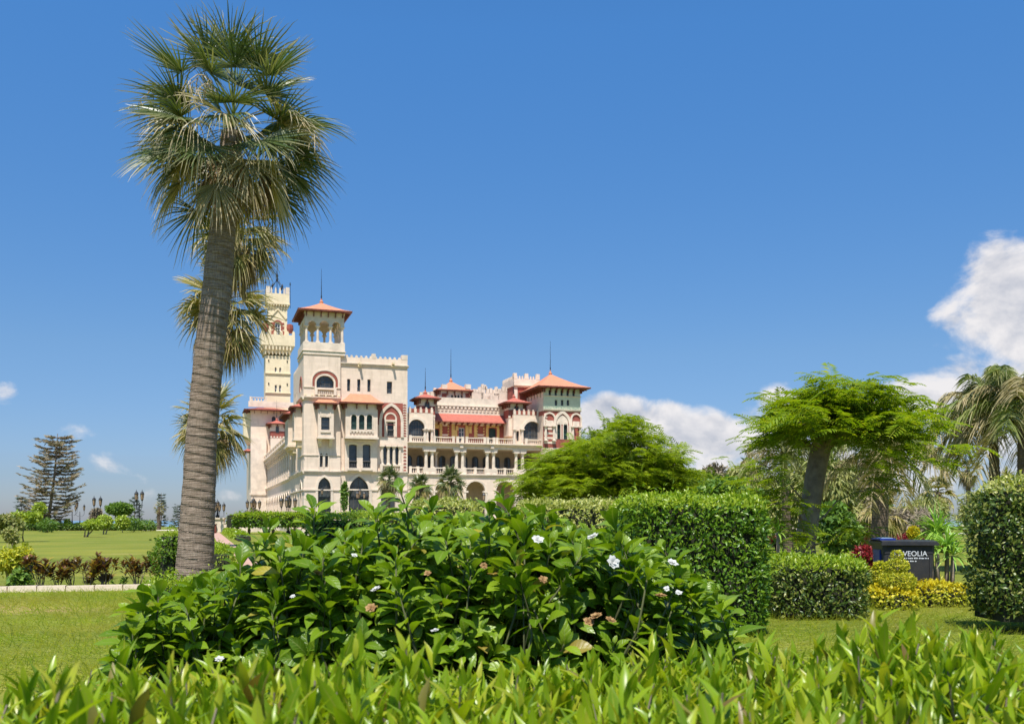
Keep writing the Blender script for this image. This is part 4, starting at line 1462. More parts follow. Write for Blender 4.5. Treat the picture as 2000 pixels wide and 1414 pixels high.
# projecting bay with a red roof on the left side
face('bay_wall', rect(9.0, 14.0, zB, W(796)), [rect(10, 10.9, zB + 1, zB + 3), rect(12.1, 13, zB + 1, zB + 3)], ('l', -1.1), .3, M['cream'])
MB().box(-.8, 0, 9.0, 14.0, zB, W(796)).build('bay_body', M['cream'], PAL)
for q in (rect(10, 10.9, zB + 1, zB + 3), rect(12.1, 13, zB + 1, zB + 3)):
    window(q, ('l', -1.1), .27, 1, 3)
bar('oriel_base', 8.8, 14.2, zB - .3, zB, LF, 1.2)
corbels(9.1, 13.9, zB - 1.1, zB - .3, LF, .9, 1.1, .3, 'ochre', 'bay_corbels')
hip('bay_roof', -1.1, .4, 9.0, 14.0, W(796), .7, .8, 0, 'redtile', bp=.9)

# long two-storey loggia
v0, v1 = 18.8, 68.0
zl1 = 7.3
zl2 = 12.1
nb = 13
sp = (v1 - v0) / nb
cvl = [v0 + .5 + i * (v1 - v0 - 1.0) / nb for i in range(nb + 1)]
ga = []
for i in range(nb):
    ga.append(arch(cvl[i] + .45, cvl[i + 1] - .45, .05, 5.6, 'round', 10))
face('arcade_wall', rect(v0 + .003, v1, 0, zl1), ga, LF, .7, M['cream'])
for q in ga:
    trim(top_path(q), LF, .22, .08)
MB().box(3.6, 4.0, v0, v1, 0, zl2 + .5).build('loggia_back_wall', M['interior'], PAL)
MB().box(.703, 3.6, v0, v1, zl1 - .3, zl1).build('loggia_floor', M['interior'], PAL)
cornice('string_course', v0 + .003, v1, zl1, LF, h=.3, proud=.28)
for v in cvl:
    for dv in (-.28, .28):
        column(.3, v + dv, zl1 + .3, zl2 - .4, .2)
    MB().box(.0, .6, v - .65, v + .65, zl1 + .302, zl1 + 1.35).build('column_pedestal', M['trim'], PAL)
    for s in (0,):
        MB().box(.02, .58, v - .75, v + .75, zl2 - .4, zl2).build('capital_block', M['trim'], PAL)
for i in range(nb):
    balustrade(cvl[i] + .65, cvl[i + 1] - .65, zl1 + .3, zl1 + 1.3, LF, .3, piers=0, pitch=.3)
MB().box(0, 4.0, v0, v1, zl2, zl2 + .8).build('terrace_beam', M['cream'], PAL)
cornice('cornice', v0, v1, zl2 + .35, LF, h=.5, proud=.6)
corbels(v0, v1, zl2 - .1, zl2 + .35, LF, .5, .9, .3, 'trim', 'corbel_row')
balustrade(v0, v1, zl2 + .85, zl2 + 1.75, LF, -.3, piers=12, pitch=.4)
MB().box(7.5, 8.0, 18.803, 74, 0, 17).build('rear_wall', M['cream'], PAL)

# far pavilion that carries the clock tower
vf = 68.0
FF = ('f', vf)
uq0, uq1 = -2.9, 7.4
q0 = lambda py, px=530: fw(px, py, vf)
fw1 = [arch(fu(a, vf), fu(a + 8, vf), q0(826), q0(813), 'round') for a in (530.5, 545)]
fw2 = [arch(fu(546, vf), fu(562, vf), q0(880), q0(865), 'round', 12)]
zf = q0(800)
face('front_wall', rect(uq0, uq1, 0, zf), fw1 + fw2, FF, .4, M['cream'])
MB().box(uq0, uq1, vf + .4, 84, 0, zf).build('far_pavilion', M['cream'], PAL)
for q in fw1 + fw2:
    window(q, FF, .37, 2, 3)
    trim(top_path(q), FF, .2, .1)
MB().box(uq0 - .02, fu(520, vf), vf - .7, vf, 0, q0(856)).build('corner_pilaster', M['trim'], PAL)
MB().box(uq0 - .25, fu(521, vf), vf - .9, vf, q0(967), q0(963)).build('pilaster_band', M['trim'], PAL)
# bowed side bay
MB().lathe(uq0 + .4, vf + 3, [(1.0, q0(868)), (1.7, q0(855)), (1.75, q0(806))], 14).build('bowed_bay', M['ochre'], PAL)
hip('bowed_bay_roof', uq0 - .6, fu(560, vf), vf - .7, vf + 6, q0(803), .75, .7, 1.5, 'redtile', bp=1.2)
MB().box(uq0 - .4, uq1, vf + .5, vf + .9, q0(795), q0(784)).build('parapet', M['trim'], PAL)
balustrade(uq0, fu(520, vf), q0(784), q0(776), ('f', vf + .7), 0, pitch=.5)
hip('side_canopy', uq0 - .9, uq0 + .2, vf + 1.5, vf + 5, q0(882), .6, .5, 0, 'redtile', bp=1.2)
turret(fu(541, vf - 1.6), vf - 1.2, 1.25, zl2 + .8, q0(857), q0(844), q0(831), .75, .8, 4.0)
MB().box(fu(532, vf), fu(562, vf), vf - .06, vf + .01, q0(858), q0(842)).build('brick_panel', M['brick'], PAL)
merlons(fu(532, vf), fu(562, vf), q0(860), ('f', vf - .1), .7, .35, .75, .15)

# ---- clock tower
vk = 72.0
yk = lambda py: fw(543, py, vk)
k0, k1 = fu(518.6, vk), fu(567, vk)
KD = k1 - k0
cu0 = (k0 + k1) / 2


def sq(name, hw0, hw1, z0, z1, mat):
    c = vk + KD / 2
    return MB().box(cu0 - hw0, cu0 + hw0, c - hw0, c + hw0, z0, z1, top=(hw0 - hw1, hw0 - hw1)).build(name, M[mat], PAL)


hk = KD / 2
cw = vk + KD / 2
sl = [rect(cu0 - .62, cu0 - .2, yk(766), yk(752)), rect(cu0 + .2, cu0 + .62, yk(766), yk(752)),
      arch(cu0 - .62, cu0 - .24, yk(727), yk(717), 'pointed'), arch(cu0 + .24, cu0 + .62, yk(727), yk(717), 'pointed')]
face('tower_wall', rect(k0, k1, 0, yk(695)), sl, ('f', vk), .4, M['ochre'])
MB().box(k0, k1, vk + .4, vk + KD, 0, yk(695)).build('tower_shaft', M['ochre'], PAL)
for q in sl:
    window(q, ('f', vk), .37, 1, 2, 'whiteframe')
for py in (733, 771):
    cornice('tower_band', k0 - .1, k1 + .1, yk(py), ('f', vk), 'ochre', .4, .25)
mbx = MB()
for py in (703, 748):
    for u in (k0 + .5, k1 - .7):
        mbx.box(u, u + .2, vk - .12, vk + .01, yk(py + 4), yk(py))
mbx.build('tower_vents', M['iron'], PAL)
corbels(k0 - .1, k1 + .1, yk(693), yk(676), ('f', vk), .75, .62, .26, 'ochre', 'machicolation')
corbels(vk, vk + KD, yk(693), yk(676), ('l', k0), .75, .62, .26, 'ochre', 'machicolation')
sq('tower_gallery', hk + .1, hk + .75, yk(690), yk(676), 'ochre')
sq('tower_gallery', hk + .82, hk + .82, yk(676), yk(655), 'ochre')
merlons(cu0 - hk - .82, cu0 + hk + .82, yk(655), ('f', cw - hk - .82), .8, .55, 1.15, .3, 'ochre')
merlons(cw - hk - .5, cw + hk + .82, yk(655), ('l', cu0 - hk - .82), .8, .55, 1.15, .3, 'ochre')
hu = (fu(565, vk) - fu(528, vk)) / 2
cwn = arch(cu0 - .55, cu0 + .55, yk(660), yk(628), 'round', 12)
face('tower_head_wall', rect(cu0 - hu, cu0 + hu, yk(655), yk(592)), [arch(cu0 - .55, cu0 + .55, yk(654), yk(628), 'round', 12)], ('f', cw - hu), .4, M['ochre'])
MB().box(cu0 - hu, cu0 + hu, cw - hu + .4, cw + hu, yk(655), yk(592)).build('tower_head', M['ochre'], PAL)
window(arch(cu0 - .55, cu0 + .55, yk(654), yk(628), 'round', 12), ('f', cw - hu), .3, 2, 5, 'whiteframe', fr=.14)
trim(top_path(arch(cu0 - .6, cu0 + .6, yk(654), yk(627), 'round', 12)), ('f', cw - hu), .3, .08, 'brick', 'brick_arch')
FK = ('f', cw - hu)
for s in (-1, 1):
    for (ya, yb) in ((656, 645), (642, 636), (633, 629)):
        x0 = cu0 + s * 1.05
        bar('brick_panel', x0 - .2, x0 + .2, yk(ya), yk(yb), FK, .05, mat='brick')
gb = [(cu0 - 1.5, yk(622)), (cu0, yk(604)), (cu0 + 1.5, yk(622))]
trim(gb, FK, .35, .2, 'ochre', 'gable_moulding')
corbels(cu0 - hu - .1, cu0 + hu + .1, yk(602), yk(592), FK, .45, .5, .2, 'ochre', 'machicolation')
hc = (fu(568.4, vk) - fu(523, vk)) / 2
sq('tower_crown', hc, hc, yk(592), yk(573), 'ochre')
MB().box(cu0 - hc - .08, cu0 + hc + .08, cw - hc - .08, cw + hc + .08, yk(592) - .2, yk(592) + .1).build('cornice', M['ochre'], PAL)
merlons(cu0 - hc, cu0 + hc, yk(573), ('f', cw - hc), 1.15, .32, .85, .3, 'trim')
merlons(cw - hc + .35, cw + hc, yk(573), ('l', cu0 - hc), 1.15, .32, .85, .3, 'trim')
for s in (-1, 1):
    MB().box(cu0 + s * (hc - .35) - .35, cu0 + s * (hc - .35) + .35, cw - hc - .02, cw - hc + .65, yk(573), yk(560)).build('corner_merlon', M['trim'], PAL)
    mbx = MB()
    mbx.lathe(cu0 + s * (hu + .5), cw - hu + .3, [(.55, yk(648)), (.75, yk(640)), (.7, yk(632)), (.15, yk(630))], 8)
    mbx.build('tower_bartizan', M['brick'], PAL)
mbx = MB()
zt = yk(573)
for (sx, sy) in ((-1, -1), (1, -1), (1, 1), (-1, 1)):
    b = (cu0 + sx * 1.5, cw + sy * 1.5, zt)
    m_ = (cu0 + sx * .95, cw + sy * .95, yk(556))
    mbx.tube([b, m_, (cu0 + sx * .1, cw + sy * .1, yk(543))], [.06, .055, .05], 6)
    mbx.lathe(m_[0], m_[1], [(.05, m_[2] - .3), (.2, m_[2] - .1), (.2, m_[2] + .1), (.04, m_[2] + .5)], 6)
mbx.lathe(cu0, cw, [(.06, zt), (.07, yk(545)), (.22, yk(542)), (.12, yk(537)), (.26, yk(534)), (.1, yk(528)), (.05, yk(520)), (.02, yk(485))], 8)
mbx.build('mast', M['iron'], PAL)
mbx = MB()
for s in (-1, 1):
    mbx.lathe(cu0 + s * (hc + .15), cw - hc + .2, [(.05, yk(600)), (.05, yk(556)), (.14, yk(553)), (.03, yk(549))], 6)
mbx.build('lightning_rods', M['iron'], PAL)
# plinth all round
MB().box(-.35, up1 + .3, -1.0, 0.3, -.05, .55, top=(0, .05)).build('plinth', M['trim'], PAL)
MB().box(-.45, 0, .303, 68, -.05, .55).build('plinth', M['trim'], PAL)
# ------------------------------------------------------------------ palms
def norm(v):
    v = np.asarray(v, float)
    return v / (np.linalg.norm(v) + 1e-9)


def ring_trunk(name, path, rad, mat, parent, rings=40, nseg=28, amp=.03, seed=1):
    """trunk with irregular horizontal leaf-scar rings; path: list of points, rad: radii"""
    rr = np.random.default_rng(seed)
    P = np.array(path, float)
    L = np.concatenate([[0], np.cumsum(np.linalg.norm(np.diff(P, axis=0), axis=1))])
    n = rings * 3
    s = np.linspace(0, L[-1], n + 1)

    def cub(y):            # smooth interpolation
        out = np.interp(s, L, y)
        k = np.ones(max(3, n // 14)) / max(3, n // 14)
        pad = len(k) // 2
        yy = np.concatenate([np.full(pad, out[0]) - (out[1] - out[0]) * np.arange(pad, 0, -1), out, np.full(pad, out[-1]) + (out[-1] - out[-2]) * np.arange(1, pad + 1)])
        return np.convolve(yy, k, 'valid')[:len(s)]
    X, Y, Z, Rd = cub(P[:, 0]), cub(P[:, 1]), cub(P[:, 2]), cub(np.array(rad))
    a = np.linspace(0, 2 * PI, nseg, endpoint=False)
    ring_a = rr.normal(0, 1, rings + 2)
    V = []
    lob = rr.uniform(0, 6, 4)
    for i in range(n + 1):
        k, ph = divmod(i, 3)
        saw = (1.0, -.15, -.55)[ph] * (0.7 + .4 * ring_a[k])
        rad_i = Rd[i] + amp * saw + .25 * amp * rr.normal(size=nseg) + amp * .5 * np.sin(3 * a + lob[0] + i * .11) + amp * .4 * np.sin(5 * a + lob[1] - i * .17)
        zt = .012 * np.sin(2 * a + lob[2] + k * 1.3) * (Rd[i] / .4) * 2
        V.append(np.stack([X[i] + rad_i * np.cos(a), Y[i] + rad_i * np.sin(a), Z[i] + zt], 1))
    V = np.concatenate(V)
    F = []
    for i in range(n):
        for k in range(nseg):
            k2 = (k + 1) % nseg
            F.append((i * nseg + k, i * nseg + k2, (i + 1) * nseg + k2, (i + 1) * nseg + k))
    return link(name, qmesh(name, V, F, smooth=True), parent, mat)


def fan_frond(parent, o, az, el, pet, blade, sag, nseg, mat, spread=1.9, wseg=.05, droop=.5, roll=0.0, rr=None, name='frond', cup=.12, pts=(0, .3, .52, .72, .88, 1.0)):
    """fan-shaped frond: petiole, then pleated segments that split and hang at the tips"""
    rr = rr or rng
    o = np.asarray(o, float)
    d0 = np.array([math.cos(el) * math.cos(az), math.cos(el) * math.sin(az), math.sin(el)])
    V, F, U = [], [], []
    N = 5
    s0 = norm(np.cross(d0, (0, 0, 1.0001))) if abs(d0[2]) < .98 else np.array([math.sin(az), -math.cos(az), 0])
    pw = max(.016, wseg * .42)
    for i in range(N + 1):
        t = i / N
        p = o + d0 * pet * t + np.array([0, 0, -sag * pet * t * t * .5])
        for s in (-1, 1):
            V.append(p + s0 * s * pw * (1.2 - .55 * t))
            U.append((.5, 0))
        if i:
            b = 2 * i
            F.append((b - 2, b - 1, b + 1, b))
    P = o + d0 * pet + np.array([0, 0, -sag * pet * .5])
    d1 = norm(d0 + np.array([0, 0, -sag]))
    s = s0 * math.cos(roll) + np.cross(d1, s0) * math.sin(roll)
    s = norm(s - d1 * s.dot(d1))
    n = np.cross(s, d1)
    if n[2] < 0 and abs(roll) < 1.2:
        n = -n
    G = np.array([0, 0, -1.0])
    for i in range(nseg):
        f = i / (nseg - 1) * 2 - 1
        a = f * spread + rr.normal(0, .03)
        L = blade * (.70 + .30 * math.cos(a * .8)) * rr.uniform(.88, 1.06)
        di = norm(d1 * math.cos(a) + s * math.sin(a) + n * cup * (1 - abs(math.cos(a))))
        pr = norm(np.cross(n, di))
        th = (.7 if i % 2 else -.7)
        wv = pr * math.cos(th) + n * math.sin(th)
        dk = droop * rr.uniform(.55, 1.5)
        b0 = len(V)
        prev_dir = di
        hang = rr.uniform(.55, .8)
        for j, t in enumerate(pts):
            tt = max(0.0, t - .42)
            p = P + di * L * (t - .25 * dk * tt * tt * 2) + G * L * dk * 1.5 * tt ** 1.7
            w = wseg * (.35 + .65 * min(1, t / .3)) if t < .35 else wseg * max(.05, (1 - (t - .3) / .7) ** .75)
            jit = rr.normal(0, .012, 3) * L * tt
            for sg in (-.5, .5):
                V.append(p + wv * w * sg + jit)
                U.append((.5 + sg, t))
            if j:
                b = b0 + 2 * j
                F.append((b - 2, b - 1, b + 1, b))
    me = qmesh(name, np.array(V), np.array(F), np.array(U), smooth=False)
    return link(name, me, parent, mat)


def flower_stalk(parent, o, az, el, L, rr, mat):
    mbx = MB()
    d = np.array([math.cos(el) * math.cos(az), math.cos(el) * math.sin(az), math.sin(el)])
    pts = []
    for i in range(9):
        t = i / 8
        pts.append(np.asarray(o) + d * L * t + np.array([0, 0, -.55 * L * t * t * t]))
    mbx.tube(pts, [.018 * (1 - .7 * i / 8) for i in range(9)], 4)
    for i in range(4, 9):
        for k in range(4):
            q = pts[i] + rr.normal(0, .03, 3)
            e = q + np.array([rr.normal(0, .1), rr.normal(0, .1), -rr.uniform(.12, .38)])
            mbx.tube([q, (q + e) / 2 + rr.normal(0, .02, 3), e], [.007, .010, .003], 3)
    return mbx.build('flower_stalk', mat, parent)


def fan_palm(name, label, base, path, rad, crown, R0, nlive, nmid, ndead, nseg, seed, cat='palm tree', group=None, mats=('palm_live', 'palm_mid', 'palm_dead'), stalks=0, rings=60, amp=.02, trunk_seg=14, pet=.42, wseg=.05, dead_el=(-80, -35), bark='bark_palm', live_el=(82, -5), dsc=.85, bl=.54, dr=(.15, .6, .6, 1.2)):
    """crown: centre in world; R0: crown radius"""
    rr = np.random.default_rng(seed)
    e = empty(name, base)
    tag(e, label, cat, group)
    b = np.array(base)
    ring_trunk('trunk', [np.array(p) - b for p in path], rad, M[bark], e, rings, trunk_seg, amp, seed)
    c = np.array(crown) - b
    ga = 2.39996
    for i in range(nlive):
        f = (i + .5) / nlive
        el = R(live_el[0] + (live_el[1] - live_el[0]) * f ** .9 + rr.normal(0, 5))
        az = i * ga + rr.normal(0, .18)
        fan_frond(e, c + np.array([0, 0, .12 * R0 * (1 - 2 * f)]), az, el, R0 * pet * rr.uniform(.85, 1.12), R0 * bl * rr.uniform(.88, 1.1), .08 + .25 * f, nseg, M[mats[0]], rr.uniform(1.5, 2.0), wseg, rr.uniform(dr[0], dr[1]), rr.normal(0, .35), rr)
    for i in range(nmid):
        f = (i + .5) / nmid
        el = R(15 - 55 * f + rr.normal(0, 7))
        az = i * ga + 1.1 + rr.normal(0, .25)
        fan_frond(e, c + np.array([0, 0, -.12 * R0 * f]), az, el, R0 * pet * rr.uniform(.8, 1.1), R0 * bl * .95 * rr.uniform(.85, 1.1), .35 + .4 * f, nseg, M[mats[1]] if rr.random() < .5 else M[mats[0]], rr.uniform(1.2, 1.8), wseg, rr.uniform(dr[2], dr[3]), rr.normal(0, .5), rr)
    for i in range(ndead):
        f = (i + .5) / ndead
        el = R(dead_el[1] + (dead_el[0] - dead_el[1]) * f + rr.normal(0, 5))
        az = i * ga + 2.0 + rr.normal(0, .3)
        fan_frond(e, c + np.array([0, 0, -.1 * R0 - .1 * R0 * f]), az, el, dsc * R0 * pet * rr.uniform(.7, 1.0), dsc * R0 * bl * rr.uniform(.8, 1.1), .5, max(10, int(nseg * .8)), M[mats[2]] if rr.random() < .72 else M[mats[1]], rr.uniform(.7, 1.3), wseg, rr.uniform(.8, 1.3), rr.normal(0, .6), rr, name='dry_frond')
    for i in range(stalks):
        flower_stalk(e, c, rr.uniform(0, 6.28), R(rr.uniform(0, 40)), R0 * rr.uniform(.8, 1.15), rr, M['palm_stalk'])
    return e


# the tall near palm
Yp = 21.0
pp = [(377, 1164, 77), (381, 1100, 71), (384, 1039, 67), (389, 950, 62), (392, 870, 59), (399, 800, 57), (404, 734, 56), (412, 660, 56), (420.5, 597, 55.5), (428, 518, 54), (436, 439, 48), (441, 380, 44), (447, 320, 42), (453, 260, 40)]
pth = [tuple(at(a, b, Yp)) for a, b, w in pp]
pth = [(x, y, max(z, -.1)) for x, y, z in pth]
fan_palm('tall_fan_palm', 'tall leaning fan palm with ringed grey trunk, nearest of the palms', (pth[0][0], Yp, 0), pth, [w / 2 / FPX * Yp for a, b, w in pp],
         at(456, 244, Yp), 2.62, 38, 28, 18, 38, 11, stalks=10, rings=260, amp=.006, trunk_seg=48, pet=.5, wseg=.043, bark='bark_main', live_el=(82, -25), dsc=.62, bl=.5, dead_el=(-66, -22), dr=(.06, .32, .25, .7))


def small_palm(label, px, cy, Y, r_px, seed, basepx=None, trunkw=26, group='fan palms in line behind the tall one', nl=22, nm=22, ndd=24, seg=22, wk=1.15, **k):
    k.setdefault('mats', ('palm_gold', 'palm_gold', 'palm_dead'))
    bx = basepx if basepx is not None else px - 30
    r0 = r_px / FPX * Y
    c = at(px, cy, Y)
    b = (gx(bx, Y), Y, 0)
    path = [(b[0], Y, -.1), (b[0] * .5 + c.x * .5 - .1, Y, c.z * .5), (c.x, Y, c.z)]
    if group.startswith('fan palms in line'):          # these grow in one row with the near palm and lean alike
        qs = [q for q in np.linspace(HZ + EYE * FPX / Y, cy, 9)]
        mx_ = [float(np.interp(q, [p[1] for p in pp[::-1]], [p[0] for p in pp[::-1]])) for q in qs]
        path = [(gx(m * (1 - (i / 8) ** 4) + px * (i / 8) ** 4, Y), Y, max(-.1, zz(q, Y))) for i, (q, m) in enumerate(zip(qs, mx_))]
        b = (path[0][0], Y, 0)
    w = trunkw / 2 / FPX * Y
    return fan_palm('fan_palm', label, b, path, list(np.linspace(w * 1.15, w * .85, len(path))), c, r0, nl, nm, ndd, seg, seed, group=group, wseg=wk * .05 * max(1, r0 / 2.2), rings=50, **k)


small_palm('fan palm second from the camera, its shaggy crown just below the tall palm crown', 464, 448, 39, 122, 21, 402, dr=(.15, .5, .4, .9))
small_palm('fan palm third from the camera with tan drooping fronds left of the clock tower', 440, 590, 46, 122, 22, 400, stalks=4, dr=(.15, .5, .4, .9))
small_palm('shortest fan palm of the line, its yellowing crown behind the middle of the near trunk', 412, 822, 58, 98, 23, 398, dr=(.15, .5, .4, .9))
# palms before the palace
small_palm('small fan palm before the palace, left of the three by the loggia', 760, 936, 104, 34, 31, 758, 10, 'young fan palms before the palace', 20, 12, 10, 16, wk=2.4, mats=('palm_live', 'palm_gold', 'palm_dead'))
small_palm('small fan palm before the palace, middle one of the three by the loggia', 822, 950, 103, 33, 32, 822, 10, 'young fan palms before the palace', 20, 12, 10, 16, wk=2.4, mats=('palm_live', 'palm_gold', 'palm_dead'))
small_palm('small fan palm before the palace, right and fullest of the three by the loggia', 881, 941, 100, 40, 33, 881, 12, 'young fan palms before the palace', 24, 14, 8, 16, wk=2.4, mats=('palm_live', 'palm_gold', 'palm_dead'))
# palms far right
small_palm('distant fan palm with a tan skirt standing clear against the sky on the right', 1890, 918, 95, 36, 41, 1898, 9, 'fan palms in the far garden', 12, 8, 14, 14, wk=1.9)
small_palm('broad fan palm with a thick tan skirt behind the yucca plants', 1832, 960, 70, 46, 42, 1836, 14, 'fan palms in the far garden', 12, 12, 22, 16, wk=1.9)
small_palm('distant fan palm half hidden behind the feathery tree and the bin', 1741, 942, 92, 30, 43, 1742, 9, 'fan palms in the far garden', 10, 8, 12, 14, wk=1.9)
small_palm('distant fan palm showing low between the two tall feather palm trunks', 1962, 945, 88, 44, 44, 1960, 10, 'fan palms in the far garden', 10, 10, 16, 14, wk=1.9)
small_palm('low dry fan palm with tangled tan fronds beside the bin', 1722, 1000, 40, 60, 45, 1716, 18, 'fan palms in the far garden', 6, 12, 18, 18, wk=1.9)


# feather palms (queen palms)
def feather_frond(parent, o, az, el, L, mat, nl=44, lw=.03, ll=.5, sag=.9, rr=None, name='frond'):
    rr = rr or rng
    o = np.asarray(o, float)
    d0 = np.array([math.cos(el) * math.cos(az), math.cos(el) * math.sin(az), math.sin(el)])
    s0 = np.array([-math.sin(az), math.cos(az), 0])
    V, F, U = [], [], []
    N = 12
    pts = [o + d0 * L * (t - .12 * sag * t * t) + np.array([0, 0, -sag * L * .55 * t ** 2.2]) for t in np.linspace(0, 1, N + 1)]
    for i, p in enumerate(pts):
        w = .03 * (1 - .8 * i / N)
        for s in (-1, 1):
            V.append(p + s0 * s * w)
            U.append((.5, 0))
        if i:
            F.append((2 * i - 2, 2 * i - 1, 2 * i + 1, 2 * i))
    for k in range(nl):
        t = .12 + .88 * (k + rr.uniform(0, 1)) / nl
        q = t * N
        i = min(N - 1, int(q))
        p = pts[i] + (pts[i + 1] - pts[i]) * (q - i)
        td = norm(pts[i + 1] - pts[i])
        for s in (-1, 1):
            out = norm(s0 * s * rr.uniform(.6, 1.1) + td * rr.uniform(.35, .8) + np.array([0, 0, rr.normal(.15, .3)]))
            l = ll * (math.sin(PI * min(1, t * .85 + .12)) ** .6) * rr.uniform(.75, 1.15)
            wv = norm(np.cross(out, td) + rr.normal(0, .4, 3)) * lw
            b0 = len(V)
            for j, u in enumerate((0, .4, .75, 1.0)):
                pq = p + out * l * u + np.array([0, 0, -1]) * l * .75 * u ** 1.9
                ww = (.6, 1, .7, .1)[j]
                V.append(pq - wv * ww * .5)
                V.append(pq + wv * ww * .5)
                U += [(0, u), (1, u)]
                if j:
                    b = b0 + 2 * j
                    F.append((b - 2, b - 1, b + 1, b))
    return link(name, qmesh(name, np.array(V), np.array(F), np.array(U), smooth=False), parent, mat)


def feather_palm(label, px, cy, Y, r_px, seed, basepx, tw=24, n=26, group='tall feather palms', dry=.35, rot=0):
    rr = np.random.default_rng(seed)
    b = (gx(basepx, Y), Y, 0)
    e = empty('feather_palm', b)
    tag(e, label, 'palm tree', group)
    c = at(px, cy, Y)
    w = tw / 2 / FPX * Y
    ring_trunk('trunk', [(0, 0, -.1), ((c.x - b[0]) * .55, 0, c.z * .5), (c.x - b[0], 0, c.z)], [w * 1.2, w, w * .7], M['bark_palm'], e, 40, 14, .012, seed)
    r0 = r_px / FPX * Y
    for i in range(n):
        f = (i + .5) / n
        el = R(78 - 100 * f + rr.normal(0, 6))
        feather_frond(e, np.array(c) - np.array(b), i * 2.39996 + rot + rr.normal(0, .2), el, r0 * rr.uniform(.9, 1.2), M['queen_dry'] if rr.random() < dry * f * 1.6 else M['queen'], 60, .04 * r0 / 2, r0 * .3, rr.uniform(.75, 1.1), rr)
    return e


feather_palm('tall feather palm with grey trunk rising behind the far right hedge', 1938, 800, 30, 150, 51, 1950, 21)
feather_palm('tall feather palm at the right edge of the photo', 2000, 785, 28, 165, 52, 1992, 21)
feather_palm('feather palm with drooping fronds behind the leaning feathery tree', 1722, 870, 36, 135, 53, 1716, 30, 24)
feather_palm('thin feather palm with pale drooping fronds left of the leaning feathery tree', 1530, 885, 45, 95, 54, 1540, 16, 20, dry=.6)
# ------------------------------------------------------------------ feathery (bipinnate) trees
def fern_t(npair=9, seed=0):
    """one bipinnate leaf, length 1 along +y: rachis plus opposite pinnae that droop a little"""
    rr = np.random.default_rng(seed)
    V, F, U = [], [], []

    def quad(a, b, c, d):
        n = len(V)
        V.extend([a, b, c, d])
        U.extend([(0, 0), (1, 0), (1, 1), (0, 1)])
        F.append((n, n + 1, n + 2, n + 3))
    z = lambda y: .10 * math.sin(y * 2.2) - .30 * y * y
    for i in range(3):
        y0, y1 = i / 3, (i + 1) / 3
        quad((-.006, y0, z(y0)), (.006, y0, z(y0)), (.006, y1, z(y1)), (-.006, y1, z(y1)))
    for k in range(npair):
        t = .14 + .86 * (k + .5) / npair
        L = .30 * math.sin(PI * min(.97, t * .8 + .15)) ** .7
        for s in (-1, 1):
            l = L * rr.uniform(.85, 1.1)
            dy = l * rr.uniform(.35, .6)
            w = .055
            x1, y1 = s * l, t + dy
            zz0, zz1 = z(t), z(t) - l * rr.uniform(.1, .4)
            nx, ny = -dy / math.hypot(l, dy) * s, l / math.hypot(l, dy)
            m = ((x1) * .5, t + dy * .45, (zz0 + zz1) / 2 + .02)
            quad((0, t - w * .2, zz0), (m[0] - nx * -w * .0 + w * .25 * s, m[1] - w * .55, m[2]), (x1, y1, zz1), (m[0] - w * .15 * s, m[1] + w * .55, m[2]))
    return np.array(V, float), np.array(F), np.array(U, float)


FERN = [fern_t(9, i) for i in range(4)]


def limb(mbx, pts, r0, r1, n=8):
    k = len(pts)
    mbx.tube(pts, [r0 + (r1 - r0) * i / (k - 1) for i in range(k)], n)


def bend(a, b, sag, rr, n=5, wob=.06):
    a, b = np.asarray(a, float), np.asarray(b, float)
    out = []
    L = np.linalg.norm(b - a)
    for i in range(n + 1):
        t = i / n
        p = a + (b - a) * t
        p[2] += sag * math.sin(PI * t) * L
        if 0 < i < n:
            p = p + rr.normal(0, wob * L * .5, 3)
        out.append(p)
    return out


def fern_foliage(name, tips, axis, mat, parent, leaf, per, rr, spread=.35, up=.25, kind='stuff'):
    """tips (n,3): shoot ends; each carries `per` leaves spreading outwards, near horizontal"""
    n = len(tips)
    T = np.repeat(tips, per, 0) + rng.normal(0, leaf * .16, (n * per, 3)) * np.array([1, 1, .45])
    out = T - axis
    out[:, 2] = 0
    out = out / (np.linalg.norm(out, axis=1, keepdims=True) + .2)
    a = rng.uniform(0, 2 * PI, n * per)
    d = out * .75 + np.stack([np.cos(a), np.sin(a), np.zeros_like(a)], 1) * .8
    d[:, 2] = rng.normal(up * .25, spread * .5, n * per)
    nn = np.stack([rng.normal(0, .22, n * per), rng.normal(0, .22, n * per), np.ones(n * per)], 1)
    S = leaf * rng.uniform(.7, 1.2, n * per)
    V, F, U = inst(FERN, rng.integers(0, len(FERN), n * per), frames(d, nn), S, T)
    return tag(link(name, qmesh(name, V, F, U, smooth=False), parent, mat), kind=kind)


# --- leaning feathery tree on the right
rr = np.random.default_rng(5)
Yt = 22.0
base = np.array([gx(1575, Yt), Yt, 0])
e = empty('feathery_tree', tuple(base))
tag(e, 'feathery tree with thick leaning trunk and flat lime green crown behind the low hedge', 'tree')
loc = lambda px, py, Y=Yt: np.array(at(px, py, Y)) - base
mbx = MB()
tp = [loc(1574, 1163), loc(1573, 1090), loc(1576, 1040), loc(1584, 980), loc(1592, 930), loc(1602, 880), loc(1614, 835)]
tp[0][2] = -.1
mbx.tube(tp, [.31, .255, .235, .225, .225, .225, .21], 14)
